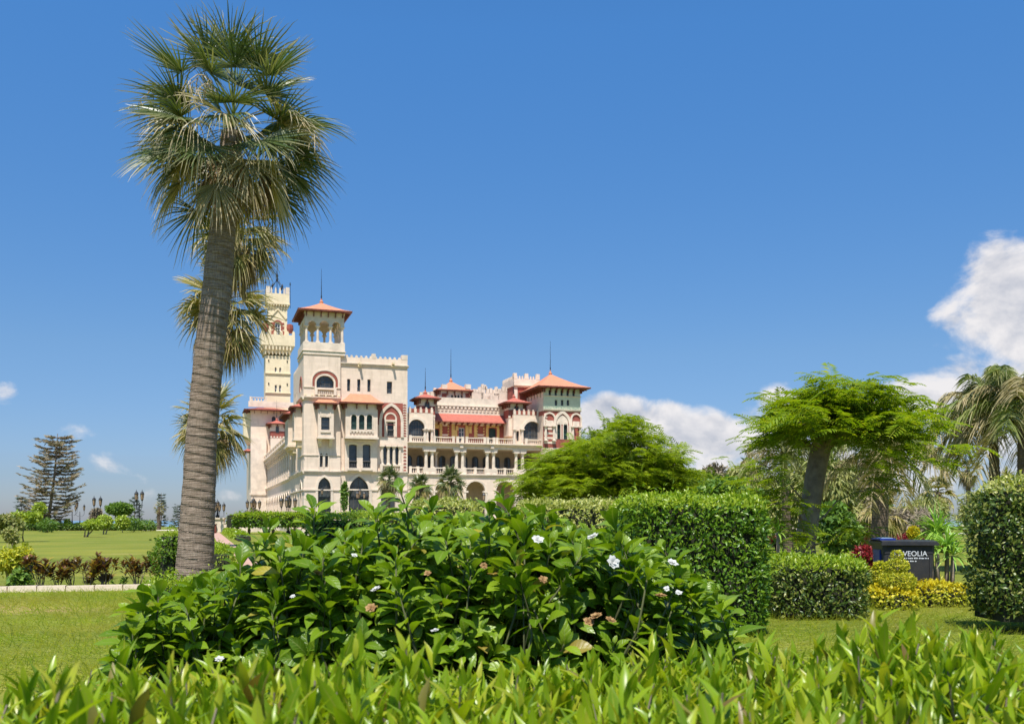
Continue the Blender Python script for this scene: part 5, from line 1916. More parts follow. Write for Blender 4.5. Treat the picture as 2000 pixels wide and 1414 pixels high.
# buttress ridges at the foot
for k in range(5):
    a = -2.6 + k * .62
    mbx.tube([np.array([math.cos(a) * .24, math.sin(a) * .24, -.05]), np.array([math.cos(a) * .2, math.sin(a) * .2, .5]), np.array([math.cos(a + .1) * .16, math.sin(a + .1) * .16, 1.1])], [.10, .07, .03], 6)
limbs = []
for (px, py, dy, r0) in ((1530, 835, -1.2, .09), (1552, 792, .9, .10), (1605, 772, -1.0, .11), (1660, 780, 1.0, .11), (1710, 795, -.8, .10), (1742, 815, .8, .09), (1690, 830, -1.6, .08), (1620, 785, 1.7, .08), (1762, 840, 0, .07), (1515, 850, .4, .06)):
    st = tp[-1] if py < 815 else tp[-2]
    en = loc(px, py) + np.array([0, dy, 0])
    pts = bend(st, en, .10, rr)
    limb(mbx, pts, r0, .02, 7)
    limbs.append(pts)
# lower side shoots
low = []
for (px, py, dy) in ((1440, 955, -1.2), (1462, 908, -.9), (1505, 985, -1.4), (1490, 1012, -1.2), (1535, 1040, -1.5), (1690, 955, -.8), (1650, 1040, -.9), (1480, 940, -1.3)):
    en = loc(px, py) + np.array([0, dy, 0])
    st = loc(1574, min(1075, py + 75))
    pts = bend(st, en, .05, rr, 4)
    limb(mbx, pts, .028, .008, 5)
    low.append(pts)
mbx.build('trunk', M['bark'], e, smooth=True)
tips = []
for pts in limbs:
    for i in range(2, len(pts)):
        for k in range(8):
            q = pts[i] + rr.normal(0, 1, 3) * np.array([.32, .5, .14])
            tips.append(q)
# fill the flat crown
for k in range(150):
    px = rr.uniform(1515, 1790)
    f = (px - 1515) / 275
    top = 850 - 92 * math.sin(PI * min(1, f * .92 + .06)) ** .8
    botm = 855 + 30 * math.sin(PI * f) + (55 if px > 1660 else -15)
    if 1540 < px < 1640:
        botm -= 30
    py = top + (botm - top) * rr.random() ** 1.5
    tips.append(loc(px, py) + np.array([0, rr.normal(0, .9), 0]))
fern_foliage('crown', np.array(tips), np.array([.3, 0, 3.0]), M['fern'], e, .62, 4, rr)
tips = []
for pts in low:
    for i in range(3, len(pts)):
        for k in range(5):
            tips.append(pts[i] + rr.normal(0, 1, 3) * np.array([.2, .2, .09]))
fern_foliage('side_shoots', np.array(tips), np.array([0, 0, 1.0]), M['fern'], e, .46, 3, rr)

# --- broad feathery tree before the right wing of the palace
Yt = 62.0
base = np.array([gx(1165, Yt), Yt, 0])
e = empty('feathery_tree', tuple(base))
tag(e, 'broad spreading feathery tree hiding the lower right wing of the palace', 'tree')
loc = lambda px, py, Y=Yt: np.array(at(px, py, Y)) - base
mbx = MB()
t0 = [np.array([0, 0, -.1]), loc(1163, 1010), loc(1158, 985)]
mbx.tube(t0, [.42, .34, .3], 10)
tips = []
for (px, py, dy) in ((1045, 945, -1), (1075, 915, 1), (1110, 893, -2), (1150, 873, 1), (1195, 842, 0), (1225, 836, -1), (1250, 888, 2), (1285, 895, -2), (1310, 925, 0), (1180, 920, -3), (1110, 945, -3), (1240, 940, -3), (1340, 945, 1), (1380, 955, -1), (1210, 865, 3)):
    en = loc(px, py) + np.array([0, dy, 0])
    pts = bend(t0[-1], en, .05, rr, 6, .05)
    limb(mbx, pts, .13, .025, 6)
    for i in range(2, len(pts)):
        for k in range(10):
            tips.append(pts[i] + rr.normal(0, 1, 3) * np.array([.85, 1.1, .26]))
mbx.build('trunk', M['bark'], e, smooth=True)
outl = [(1028, 935), (1060, 915), (1085, 893), (1130, 872), (1175, 852), (1195, 830), (1225, 824), (1240, 855), (1265, 872), (1290, 892), (1310, 915), (1360, 935), (1420, 945)]
ox, oy = zip(*outl)
for k in range(330):
    px = rr.uniform(1028, 1330)
    top = np.interp(px, ox, oy)
    py = top + (985 - top) * rr.random() ** 1.7
    tips.append(loc(px, py) + np.array([0, rr.normal(0, 2.3), 0]))
tips = np.array(tips)
tips = tips[tips[:, 2] > .9]
fern_foliage('crown', tips, np.array([0, 0, 2.0]), M['fern_dark'], e, 1.15, 5, rr, .4)


# ------------------------------------------------------------------ general leaf crowns
SMALL = [diamond_t(.5, .1, .15), diamond_t(.4, -.05, .25), diamond_t(.6, .16, .05)]


def leaf_cloud(P, outw, size, name, mat, parent, flat=.5, kind='stuff', aspect=1.0, droop=0.0):
    n = len(P)
    d = rand_unit(n) + outw * .7
    d[:, 2] -= droop
    nn = rand_unit(n) * .8 + outw * .5 + np.array([0, 0, .6])
    S = size * rng.uniform(.65, 1.25, n)
    S = np.stack([S * aspect, S, S], 1)
    V, F, U = inst(SMALL, rng.integers(0, len(SMALL), n), frames(d, nn), S, P)
    return tag(link(name, qmesh(name, V, F, U, smooth=False), parent, mat), kind=kind)


def blob_points(n, c, r, seed, shell=.55, noise=.22, ns=2.2):
    """points in the outer part of an irregular ellipsoid, clumped"""
    u = rand_unit(n)
    rad = (shell + (1 - shell) * rng.random(n) ** .6)
    k = 1 + noise * lump(u * 1.0, ns, seed) + noise * .6 * lump(u, ns * 2.6, seed + 3)
    P = np.asarray(c) + u * (rad * k)[:, None] * np.asarray(r)
    return P, u


def round_tree(name, label, px, Y, ytop, ybot, halfw, mat, seed, cat='tree', group=None, leaf=None, n=1800, trunkw=None, flat=1.0, depth=1.0, stems=1, lean=0, bark='bark', droop=0, aspect=1.0, noise=.22, blobs=1, px_base=None, yb=None):
    """tree or shrub whose crown spans ytop..ybot and px +- halfw in the photo"""
    rr = np.random.default_rng(seed)
    X = gx(px_base if px_base is not None else px, Y)
    e = empty(name, (X, Y, 0))
    tag(e, label, cat, group)
    s = Y / FPX
    c = np.array(at(px, (ytop + ybot) / 2, Y)) - np.array([X, Y, 0])
    r = np.array([halfw * s, halfw * s * depth, max(.05, (ybot - ytop) / 2 * s)])
    leaf = leaf or max(.06, halfw * s * .16)
    if r[2] > c[2]:
        r[2] = c[2]
    mbx = MB()
    tw_ = (trunkw or halfw * .12) / 2 * s
    for k in range(stems):
        o = np.array([rr.normal(0, 1) * tw_ * 1.6 * (stems > 1), rr.normal(0, 1) * tw_ * (stems > 1), -.05])
        tgt = c + np.array([rr.normal(0, .4) * r[0] * (stems > 1), rr.normal(0, .3) * r[1], -r[2] * .3])
        mbx.tube(bend(o, tgt, 0, rr, 4, .05), [tw_, tw_ * .85, tw_ * .7, tw_ * .6, tw_ * .4], 7)
        for q in range(4):
            mbx.tube(bend(o * .2 + tgt * .8, c + rand_unit(1)[0] * r * .75, .03, rr, 3, .05), [tw_ * .4, tw_ * .3, tw_ * .2, tw_ * .1], 5)
    mbx.build('trunk', M[bark], e, smooth=True)
    Ps, us = [], []
    for b in range(blobs):
        cc, r2 = (c, r) if blobs == 1 else (c + rand_unit(1)[0] * r * .5, r * rr.uniform(.4, .62))
        P, u = blob_points(n // blobs, cc, r2, seed + b * 1.7, .5, noise)
        Ps.append(P)
        us.append(u)
    P, u = np.concatenate(Ps), np.concatenate(us)
    ok = P[:, 2] > .03
    leaf_cloud(P[ok], u[ok], leaf, 'crown', M[mat], e, aspect=aspect, droop=droop)
    return e


# background trees on the right, between the palace and the feathery tree
round_tree('background_tree', 'grey brown bare-looking tree top behind the broad feathery tree, left one', 1380, 110, 890, 985, 50, 'greybrown', 61, leaf=.5, n=4420, noise=.4, blobs=5, trunkw=6)
round_tree('background_tree', 'small grey brown tree top showing just right of the broad feathery tree', 1310, 120, 880, 980, 26, 'greybrown', 62, leaf=.5, n=2040, noise=.4, blobs=3, trunkw=5)
round_tree('background_tree', 'dull green tree mass behind the tall clipped hedge', 1350, 66, 925, 1030, 85, 'midgreen', 63, leaf=.34, n=8840, noise=.35, blobs=6, trunkw=10)
round_tree('background_tree', 'pale grey twiggy tree low behind the broad feathery tree', 1250, 75, 960, 1025, 60, 'greybrown', 64, leaf=.3, n=3400, noise=.4, blobs=4, trunkw=8)
round_tree('background_tree', 'olive green tree left of the thick leaning trunk', 1470, 58, 895, 1040, 75, 'olive', 65, leaf=.42, n=7140, noise=.35, blobs=6, droop=.8, aspect=.55, trunkw=12)
round_tree('weeping_tree', 'olive weeping tree with hanging foliage right of the thick leaning trunk', 1645, 42, 885, 1062, 78, 'olive', 66, leaf=.36, n=11900, noise=.3, blobs=7, droop=1.3, aspect=.42, trunkw=14)
round_tree('background_tree', 'brown twiggy tree beyond the weeping tree', 1690, 62, 885, 1030, 60, 'greybrown', 67, leaf=.35, n=4420, noise=.4, blobs=5, droop=.5, trunkw=9)
round_tree('background_tree', 'dry olive thicket tree beyond the bin', 1790, 66, 970, 1050, 70, 'olive', 68, leaf=.35, n=5780, noise=.4, blobs=6, droop=.8, aspect=.5, trunkw=9)
round_tree('background_tree', 'brown dry bush tree left of the yucca plants', 1780, 52, 985, 1050, 50, 'greybrown', 69, leaf=.32, n=3740, noise=.4, blobs=5, droop=.6, aspect=.5, trunkw=7)
round_tree('background_tree', 'dark green low tree right of the thick leaning trunk, with many crooked stems', 1632, 31, 985, 1075, 46, 'midgreen', 70, leaf=.2, n=5780, noise=.35, blobs=6, stems=4, trunkw=15, px_base=1628)
round_tree('background_tree', 'olive tree filling the gap behind the far right hedge', 1930, 60, 950, 1060, 70, 'olive', 71, leaf=.35, n=5100, noise=.4, blobs=6, droop=.6, aspect=.5, trunkw=9)
round_tree('background_tree', 'green tree behind the tall clipped hedge and left of the side shoots', 1430, 40, 935, 1020, 72, 'midgreen', 72, leaf=.26, n=6120, noise=.35, blobs=5, trunkw=10)

round_tree('background_tree', 'tall olive tree directly behind the thick leaning trunk', 1545, 50, 905, 1050, 60, 'olive', 73, leaf=.38, n=6500, noise=.3, blobs=6, droop=1.0, aspect=.5, trunkw=10)
round_tree('background_tree', 'low olive shrub tree in the distance left of the bin', 1690, 75, 985, 1045, 70, 'midgreen', 74, leaf=.36, n=4500, noise=.35, blobs=6, trunkw=8)
# ------------------------------------------------------------------ conifers on the left
def whorl_pine(label, pxb, pxt, Y, ytop, seed, spread_px, mat='pine', nwh=26, lean=0, first=.1, spray=.34, group=None, up=.12, nbr=6, den=26, shape='cone'):
    rr = np.random.default_rng(seed)
    b = np.array([gx(pxb, Y), Y, 0.0])
    e = empty('pine_tree', tuple(b))
    tag(e, label, 'tree', group)
    top = np.array(at(pxt, ytop, Y)) - b
    H = top[2]
    s = Y / FPX
    mbx = MB()
    axis = lambda t: np.array([0, 0, -.1]) * (1 - t) + top * t + np.array([.02 * H * math.sin(t * 3), 0, 0])
    mbx.tube([axis(t) for t in np.linspace(0, 1, 9)], [H * .022 * (1 - .85 * t) for t in np.linspace(0, 1, 9)], 8)
    P, D = [], []
    for w in range(nwh):
        t = first + (1 - first) * w / nwh
        c = axis(t)
        prof = (1 - (t - first) / (1 - first))
        Rr = spread_px * s * ((.30 + .70 * prof) if shape == 'cone' else np.interp(1 - prof, [0, .15, .3, .6, .85, .95, 1], [.6, .95, 1.05, .85, .72, .5, .3])) * rr.uniform(.75, 1.1)
        for k in range(nbr):
            a = rr.uniform(0, 2 * PI)
            Rk = Rr * rr.uniform(.6, 1.12)
            d = np.array([math.cos(a), math.sin(a), 0])
            pts = [c + d * Rk * q + np.array([0, 0, Rk * (up * q * q * 1.5 - .10 * math.sin(PI * q))]) for q in np.linspace(0, 1, 6)]
            mbx.tube(pts, [.05 * H / 14 * (1 - .75 * q) for q in np.linspace(0, 1, 6)], 4)
            for m in range(den):
                q = .15 + .85 * rr.random()
                i = min(4, int(q * 5))
                p = pts[i] + (pts[i + 1] - pts[i]) * (q * 5 - i)
                side = np.cross(d, (0, 0, 1)) * rr.choice([-1, 1])
                dd = d * rr.uniform(.3, 1) + side * rr.uniform(.2, 1.0) + np.array([0, 0, rr.normal(.1, .16)])
                P.append(p + rr.normal(0, .05, 3) * spray)
                D.append(dd)
    mbx.build('trunk', M['bark'], e)
    P, D = np.array(P), np.array(D)
    n = len(P)
    S = spray * rng.uniform(.6, 1.2, n)
    V, F, U = inst([diamond_t(.24, .03, .0)], np.zeros(n, int), frames(D, rand_unit(n) + np.array([0, 0, .5])), S, P)
    tag(link('foliage', qmesh('foliage', V, F, U, smooth=False), e, M['pine']if mat == 'pine' else M[mat]), kind='stuff')
    return e


whorl_pine('tall grey leaning pine with tiered branches at the far left of the lawn', 90, 112, 150, 847, 81, 64, nwh=24, spray=.75, nbr=8, den=44, shape='x', up=.05, first=.12)
whorl_pine('small blue green star pine between the flat-topped tree and the tall lamp', 261, 262, 170, 967, 82, 16, 'pine_blue', 9, spray=.7, up=.5, nbr=5, den=12, group='young star pines along the shore')
whorl_pine('small star pine standing left in front of the tall leaning pine', 41, 41, 150, 968, 83, 18, 'pine_blue', 9, spray=.7, up=.5, nbr=5, den=12, group='young star pines along the shore')
whorl_pine('slim star pine just behind the round-headed palm near the far path', 313, 315, 172, 962, 84, 14, 'pine_blue', 12, spray=.6, up=.35, nbr=5, den=14, group='young star pines along the shore')
whorl_pine('blue green star pine close to the left side of the near palm trunk', 348, 346, 165, 985, 85, 18, 'pine_blue', 9, spray=.65, up=.45, nbr=5, den=14, group='young star pines along the shore')
whorl_pine('tiny star pine low beneath the lamps right of the tall leaning pine', 115, 115, 170, 1012, 86, 9, 'pine_blue', 5, spray=.5, up=.45, nbr=4, den=10, group='young star pines along the shore')
# palm beside the star pine
small_palm('small round-headed palm beside the slim star pine near the far path', 311, 990, 165, 17, 87, 310, 6, 'palms along the shore', 9, 6, 6, 10)

# clipped and loose shrubs across the left lawn
round_tree('mushroom_tree', 'flat-topped clipped tree shaped like a mushroom on the far lawn edge', 234, 150, 983, 1005, 23, 'midgreen', 91, leaf=.5, n=2400, trunkw=3, noise=.1, stems=3)
round_tree('clipped_tree', 'lime green round-headed small tree with slanting stems out on the lawn', 182, 92, 1017, 1032, 20, 'limeleaf', 92, leaf=.28, n=1500, trunkw=3.4, noise=.15, stems=3, px_base=172)
round_tree('clipped_tree', 'yellow green round bush tree just behind the slanting-stem tree', 204, 110, 1007, 1030, 15, 'limeleaf', 93, leaf=.3, n=1300, trunkw=3, noise=.15, stems=2)
round_tree('garden_shrub', 'yellow green round shrub right of the two lime trees', 239, 125, 1008, 1032, 13, 'limeleaf', 94, 'shrub', leaf=.32, n=1200, noise=.2)
round_tree('garden_shrub', 'dark spiky shrub right of the yellow green round shrub', 260, 128, 1012, 1034, 12, 'midgreen', 95, 'shrub', leaf=.5, n=700, noise=.3, aspect=.4)
round_tree('garden_tree', 'brown orange shrub behind the cluster lamp on the lawn edge', 182, 160, 992, 1022, 16, 'greybrown', 96, 'shrub', leaf=.5, n=1100, noise=.35, blobs=3)
round_tree('garden_tree', 'lime green young tree with thin pale trunk at the far left', 50, 72, 998, 1027, 27, 'limeleaf', 97, leaf=.26, n=1900, noise=.3, blobs=4, trunkw=3, px_base=46)
round_tree('garden_tree', 'yellow green small tree below the tall leaning pine', 78, 140, 983, 1004, 12, 'limeleaf', 98, leaf=.4, n=700, noise=.3, trunkw=3)
round_tree('garden_tree', 'grey green loose tree at the left edge of the photo', 14, 70, 990, 1040, 30, 'olive', 99, leaf=.28, n=1900, noise=.35, blobs=4, stems=3, trunkw=4)
round_tree('garden_shrub', 'grey green leggy shrub below the lime green young tree', 28, 55, 1022, 1062, 18, 'olive', 100, 'shrub', leaf=.2, n=900, noise=.4, blobs=3, stems=4, trunkw=3)
round_tree('garden_shrub', 'dark green fan-leaved shrub at the foot of the tall leaning pine', 92, 125, 1015, 1036, 16, 'midgreen', 101, 'shrub', leaf=.6, n=700, noise=.3, aspect=.35)
round_tree('garden_shrub', 'low green shrub at the right end of the far lawn edge', 285, 140, 1018, 1032, 18, 'midgreen', 102, 'shrub', leaf=.5, n=700, noise=.3, aspect=.5)
round_tree('garden_shrub', 'small yellow green conifer beside the lamp posts on the far lawn', 132, 150, 1014, 1026, 5, 'limeleaf', 103, 'shrub', leaf=.3, n=400, noise=.2)
round_tree('garden_shrub', 'grey dark shrub beneath the lamp left of the palace', 490, 140, 990, 1020, 17, 'greybrown', 104, 'shrub', leaf=.4, n=1100, noise=.35, blobs=3)
round_tree('thin_cypress', 'thin dark columnar tree beside the big pointed window', 673, 108, 938, 998, 4.5, 'midgreen', 105, leaf=.35, n=700, noise=.25, trunkw=2.5)
# ------------------------------------------------------------------ clipped hedges
HL = [leaf_t(.46, 2, .14, .18), leaf_t(.40, 2, .10, .30), leaf_t(.52, 2, .18, .05)]


def hedge(name, label, x0, x1, y0, y1, z0, z1, leaf, dens, mat, top=None, cat='hedge', group=None, pw=9.0, bump=.05, seed=1, quad=False, core=.12, trunks=None, rot=0.0, faces='ftlr', layers=1.65, lay=.16):
    """box hedge with rounded edges: leaves in a ragged outer layer, twigs inside"""
    cx, cy = (x0 + x1) / 2, (y0 + y1) / 2
    hx, hy, hz = (x1 - x0) / 2, (y1 - y0) / 2, (z1 - z0) / 2
    e = empty(name, (cx, cy, 0), rot)
    tag(e, label, cat, group)
    areas = {'f': 4 * hx * hz, 'b': 4 * hx * hz * .3, 't': 4 * hx * hy, 'l': 4 * hy * hz, 'r': 4 * hy * hz}
    Ps, Ns, Tp = [], [], []
    for f in faces:
        n = int(areas[f] * dens * layers)
        a, b = rng.uniform(-1, 1, n), rng.uniform(-1, 1, n)
        o = np.ones(n)
        if f == 'f': q, nv = np.stack([a, -o, b], 1), (0, -1, 0)
        elif f == 'b': q, nv = np.stack([a, o, b], 1), (0, 1, 0)
        elif f == 't': q, nv = np.stack([a, b, o], 1), (0, 0, 1)
        elif f == 'l': q, nv = np.stack([-o, a, b], 1), (-1, 0, 0)
        else: q, nv = np.stack([o, a, b], 1), (1, 0, 0)
        Ps.append(q)
        Ns.append(np.repeat(np.array([nv], float), n, 0))
    q, nv = np.concatenate(Ps), np.concatenate(Ns)
    q = q / (np.sum(np.abs(q) ** pw, axis=1) ** (1 / pw))[:, None]
    h = np.array([hx, hy, hz])
    P = q * h
    g = np.sign(q) * np.abs(q) ** (pw - 1) / h
    g = g / np.linalg.norm(g, axis=1, keepdims=True)
    depth = rng.exponential(lay * .45, len(P)) - lay * .25
    out_ = rng.random(len(P)) < .03
    depth[out_] -= rng.uniform(.02, 1.1 * lay, out_.sum())
    P = P - g * depth[:, None] + g * (bump * lump(P, 3.2, seed))[:, None] + g * (bump * .6 * lump(P, 9, seed))[:, None]
    P[:, 2] += z0 + hz
    ok = P[:, 2] > .02
    P, g, depth = P[ok], g[ok], depth[ok]
    n = len(P)
    d = rand_unit(n) + g * .75 + np.array([0, 0, .25])
    nn = g * .9 + rand_unit(n) * .75 + np.array([0, 0, .35])
    S = leaf * rng.uniform(.7, 1.25, n)
    Rm = frames(d, nn)
    tm = SMALL if quad else HL
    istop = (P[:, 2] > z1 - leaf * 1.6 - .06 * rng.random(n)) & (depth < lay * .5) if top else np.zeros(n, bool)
    for sel, m, nm in ((~istop, mat, 'leaves'), (istop, top, 'top_leaves')):  # upper leaves take the top material, lighter on the clipped hedges
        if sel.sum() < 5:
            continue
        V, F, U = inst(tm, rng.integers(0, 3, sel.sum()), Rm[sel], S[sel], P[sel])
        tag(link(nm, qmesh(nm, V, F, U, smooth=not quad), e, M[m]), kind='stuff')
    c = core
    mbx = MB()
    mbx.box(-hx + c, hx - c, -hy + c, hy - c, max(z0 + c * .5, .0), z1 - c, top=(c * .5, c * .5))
    mbx.build('dark_core', M['thicket'], e)  # opaque dark box that closes the view between the leaves
    for (tx, ty, r) in trunks or []:
        MB().tube([(tx - cx, ty - cy, -.05), (tx - cx + .05, ty - cy, z0 * .6), (tx - cx - .03, ty - cy, z0 + .3)], [r * 1.15, r, r * .9], 8).build('trunk', M['bark'], e, smooth=True)
    return e


# tall clipped hedge right of the flowering bush
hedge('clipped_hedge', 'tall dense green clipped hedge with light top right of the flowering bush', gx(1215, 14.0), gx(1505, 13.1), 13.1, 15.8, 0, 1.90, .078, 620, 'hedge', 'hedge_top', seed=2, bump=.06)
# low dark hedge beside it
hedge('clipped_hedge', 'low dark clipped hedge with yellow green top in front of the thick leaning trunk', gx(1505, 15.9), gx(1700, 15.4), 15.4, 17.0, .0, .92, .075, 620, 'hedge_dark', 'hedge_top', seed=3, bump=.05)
# far right tall hedge
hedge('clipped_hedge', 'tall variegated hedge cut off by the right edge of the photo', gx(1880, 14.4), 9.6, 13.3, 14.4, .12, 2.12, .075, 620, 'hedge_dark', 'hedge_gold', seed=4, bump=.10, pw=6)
# golden hedges behind the flowering bush
hedge('clipped_hedge', 'golden variegated hedge behind the bush, right of the arcade arches', gx(1010, 24), gx(1235, 24), 22, 27, .0, 1.98, .095, 300, 'hedge_gold', 'hedge_gold', seed=5, bump=.05)
hedge('clipped_hedge', 'golden variegated hedge behind the bush, below the small fan palms', gx(815, 26), gx(935, 26), 24, 28, 0, 2.05, .095, 300, 'hedge_gold', 'hedge_gold', seed=6, bump=.10)
hedge('clipped_hedge', 'dark green hedge low behind the bush, below the palace front', gx(600, 27), gx(822, 27), 26.5, 29, 0, 1.72, .10, 260, 'hedge', 'hedge_top', seed=7, bump=.08)
# clipped row on little trunks at the left of the palace
hedge('clipped_hedge', 'flat-topped clipped row on small trunks at the left foot of the palace', gx(446, 110), gx(645, 110), 108.8, 111.5, .75, 2.3, .3, 60, 'hedge', 'hedge_top', seed=8, bump=.14, pw=4, quad=True, lay=.35,
      trunks=[(gx(p, 110), 110, .2) for p in (453, 463, 486, 533, 575, 612)])
hedge('clipped_hedge', 'low trimmed boundary hedge across the far end of the left lawn', gx(-60, 150), gx(168, 150), 149, 151, 0, .95, .3, 60, 'hedge_dark', 'midgreen', seed=9, bump=.06, quad=True)
hedge('clipped_hedge', 'low trimmed boundary hedge piece right of the cluster lamp on the far lawn', gx(205, 150), gx(300, 150), 149, 151, 0, .75, .3, 60, 'hedge_dark', 'midgreen', seed=10, bump=.06, quad=True)
# low planting along the path and round the palm foot
hedge('path_edging', 'low yellow green shrub edging along the left side of the pink path', -10.75, -9.95, 30, 38, 0, .62, .085, 330, 'limeleaf', 'hedge_top', 'shrub', seed=11, bump=.16, pw=3, quad=True, rot=R(18))
hedge('path_edging', 'far strip of yellow green edging on the right side of the pink path', -29.0, -27.8, 72, 124, 0, .5, .2, 60, 'limeleaf', 'hedge_top', 'shrub', seed=12, bump=.12, pw=3, quad=True, rot=R(18), lay=.2)
hedge('leafy_shrub', 'leafy green shrub growing against the left side of the tall palm', gx(318, 21.6), gx(368, 21.6), 20.9, 22.6, 0, 1.35, .075, 520, 'creeper', 'hedge_top', 'shrub', seed=13, bump=.22, pw=2.6)
hedge('leafy_shrub', 'low creeping green shrub round the foot of the tall palm', gx(290, 19.6), gx(430, 19.6), 19.0, 20.3, 0, .34, .075, 420, 'creeper', 'hedge_top', 'shrub', seed=14, bump=.20, pw=2.6)
# golden bed round the bin
hedge('golden_bed', 'golden yellow low flower bed in front of the bin', gx(1706, 17.3), gx(1792, 17.3), 17.0, 18.2, 0, .36, .07, 620, 'goldleaf', 'yellowflower', 'flower bed', seed=16, bump=.06, pw=3.5, quad=True, core=.1, lay=.12)
hedge('golden_bed', 'golden yellow low flower bed right of the bin', gx(1780, 17.8), gx(1895, 17.8), 17.6, 18.8, 0, .40, .07, 620, 'goldleaf', 'yellowflower', 'flower bed', seed=17, bump=.05, pw=3.5, quad=True, core=.1, lay=.12)
# red beds far right
for (a, b, Y, h, lb) in ((1690, 1880, 47, .75, 'long red leaved bed across the lawn beyond the bin'), (1510, 1560, 60, .5, 'red leaved bed seen left of the thick leaning trunk'), (1640, 1700, 58, .6, 'red leaved bed between the crooked tree and the bin')):
    hedge('red_bed', lb, gx(a, Y), gx(b, Y), Y, Y + 2.5, 0, h, .12, 200, 'redleaf', 'redleaf', 'flower bed', seed=18 + a, bump=.1, pw=3, quad=True)
hedge('red_shrub', 'round red leaved shrub on the lawn just left of the bin', gx(1676, 30), gx(1716, 30), 29.7, 30.6, 0, .78, .09, 700, 'redleaf', 'redleaf', 'shrub', seed=19, bump=.05, pw=2.2, quad=True)


def tier_topiary(label, px, Y, tiers, mat='goldleaf', top='yellowflower', leaf=.06, seed=1):
    e = empty('topiary', (gx(px, Y), Y, 0))
    tag(e, label, 'topiary')
    s = Y / FPX
    MB().tube([(0, 0, -.03), (0, 0, zz(tiers[-1][0] + 6, Y))], [.035, .02], 6).build('stem', M['bark'], e)
    for i, (yt, yb, hw) in enumerate(tiers):
        z0, z1 = max(.0, zz(yb, Y)), zz(yt, Y)
        c = np.array([0, 0, (z0 + z1) / 2])
        r = np.array([hw * s, hw * s, (z1 - z0) / 2])
        n = int(2600 * r[0] * r[2] / .05)
        u = rand_unit(n)
        u = u / (np.sum(np.abs(u) ** 2.6, 1) ** (1 / 2.6))[:, None]
        P = c + u * r * (1 - rng.exponential(.06, n))[:, None]
        tag(leaf_cloud(P, u, leaf, 'leaf_tier', M[mat] if i < len(tiers) - 1 else M[mat], e), kind='stuff')
    return e


tier_topiary('three-tiered golden topiary standing before the bin', 1752, 17.4, [(1116, 1153, 32), (1092, 1120, 20), (1076, 1095, 10)], leaf=.045, seed=1)
tier_topiary('small golden clipped ball beside the left corner of the bin', 1719, 17.9, [(1098, 1140, 13)], seed=2)
tier_topiary('small yellow clipped cone behind the long red bed', 1784, 45, [(1030, 1052, 8)], 'yellowflower', leaf=.12, seed=3)


# ------------------------------------------------------------------ yuccas, crotons
BL_ = leaf_t(.075, 4, .25, .18, .35)


def yucca(label, px, Y, ytop, heads, seed, group='yucca plants by the right hedge', blade=.6):
    rr = np.random.default_rng(seed)
    e = empty('yucca', (gx(px, Y), Y, 0))
    tag(e, label, 'yucca', group)
    for (dpx, yc, n) in heads:
        c = np.array([dpx / FPX * Y, rr.normal(0, .1), zz(yc, Y)])
        MB().tube([(dpx * .3 / FPX * Y, 0, -.03), c * np.array([.8, 1, .5]), c], [.055, .045, .04], 7).build('stem', M['bark'], e, smooth=True)
        u = rand_unit(n)
        u[:, 2] = np.abs(u[:, 2]) * 1.25 - .42
        V, F, U = inst([BL_], np.zeros(n, int), frames(u, np.array([0, 0, 1.]) + rand_unit(n) * .2), blade * rng.uniform(.75, 1.1, n), np.repeat(c[None], n, 0) + u * .03)
        tag(link('leaf_rosette', qmesh('leaf_rosette', V, F, U), e, M['yucca']), kind='stuff')
    return e


yucca('tall yucca with a wide pale rosette right of the bin', 1832, 20.2, 1000, [(0, 1038, 120), (-9, 1062, 60)], 1, blade=.62)
yucca('shorter yucca in front with two thin stems beside the far right hedge', 1850, 18.5, 1040, [(0, 1068, 80), (9, 1085, 40)], 2, blade=.5)
yucca('small yucca between the tall clipped hedge and the thick leaning trunk', 1521, 21, 1050, [(0, 1062, 44), (-8, 1040, 30)], 3, blade=.42)


def croton(label, px, Y, ytop, seed, mat='croton', w=22, group='dark crotons along the kerb', n=7, leaf=.19):
    rr = np.random.default_rng(seed)
    e = empty('croton', (gx(px, Y), Y, 0))
    tag(e, label, 'shrub', group)
    H = zz(ytop, Y)
    hw = w / FPX * Y
    mbx = MB()
    P, D = [], []
    for k in range(n):
        f = rr.uniform(-1, 1)
        tip = np.array([f * hw, rr.normal(0, .14), H * rr.uniform(.62, .95)])
        mbx.tube(bend((f * .04, 0, -.03), tip, 0, rr, 3, .05), [.012, .010, .008, .006], 5)
        m = 26
        for j in range(m):
            t = rr.random() ** .7
            p = tip - np.array([0, 0, .42 * H * (1 - t)]) + rr.normal(0, .02, 3)
            a = rr.uniform(0, 2 * PI)
            P.append(p)
            D.append((math.cos(a), math.sin(a), .3 + 1.1 * t))
    mbx.build('stems', M['twig'], e)
    P, D = np.array(P), np.array(D)
    V, F, U = inst([leaf_t(.3, 3, .15, .2)], np.zeros(len(P), int), frames(D, np.array([0, 0, 1.]) + rand_unit(len(P)) * .3), leaf * rng.uniform(.7, 1.2, len(P)), P)
    tag(link('leaves', qmesh('leaves', V, F, U), e, M[mat]), kind='stuff')
    return e


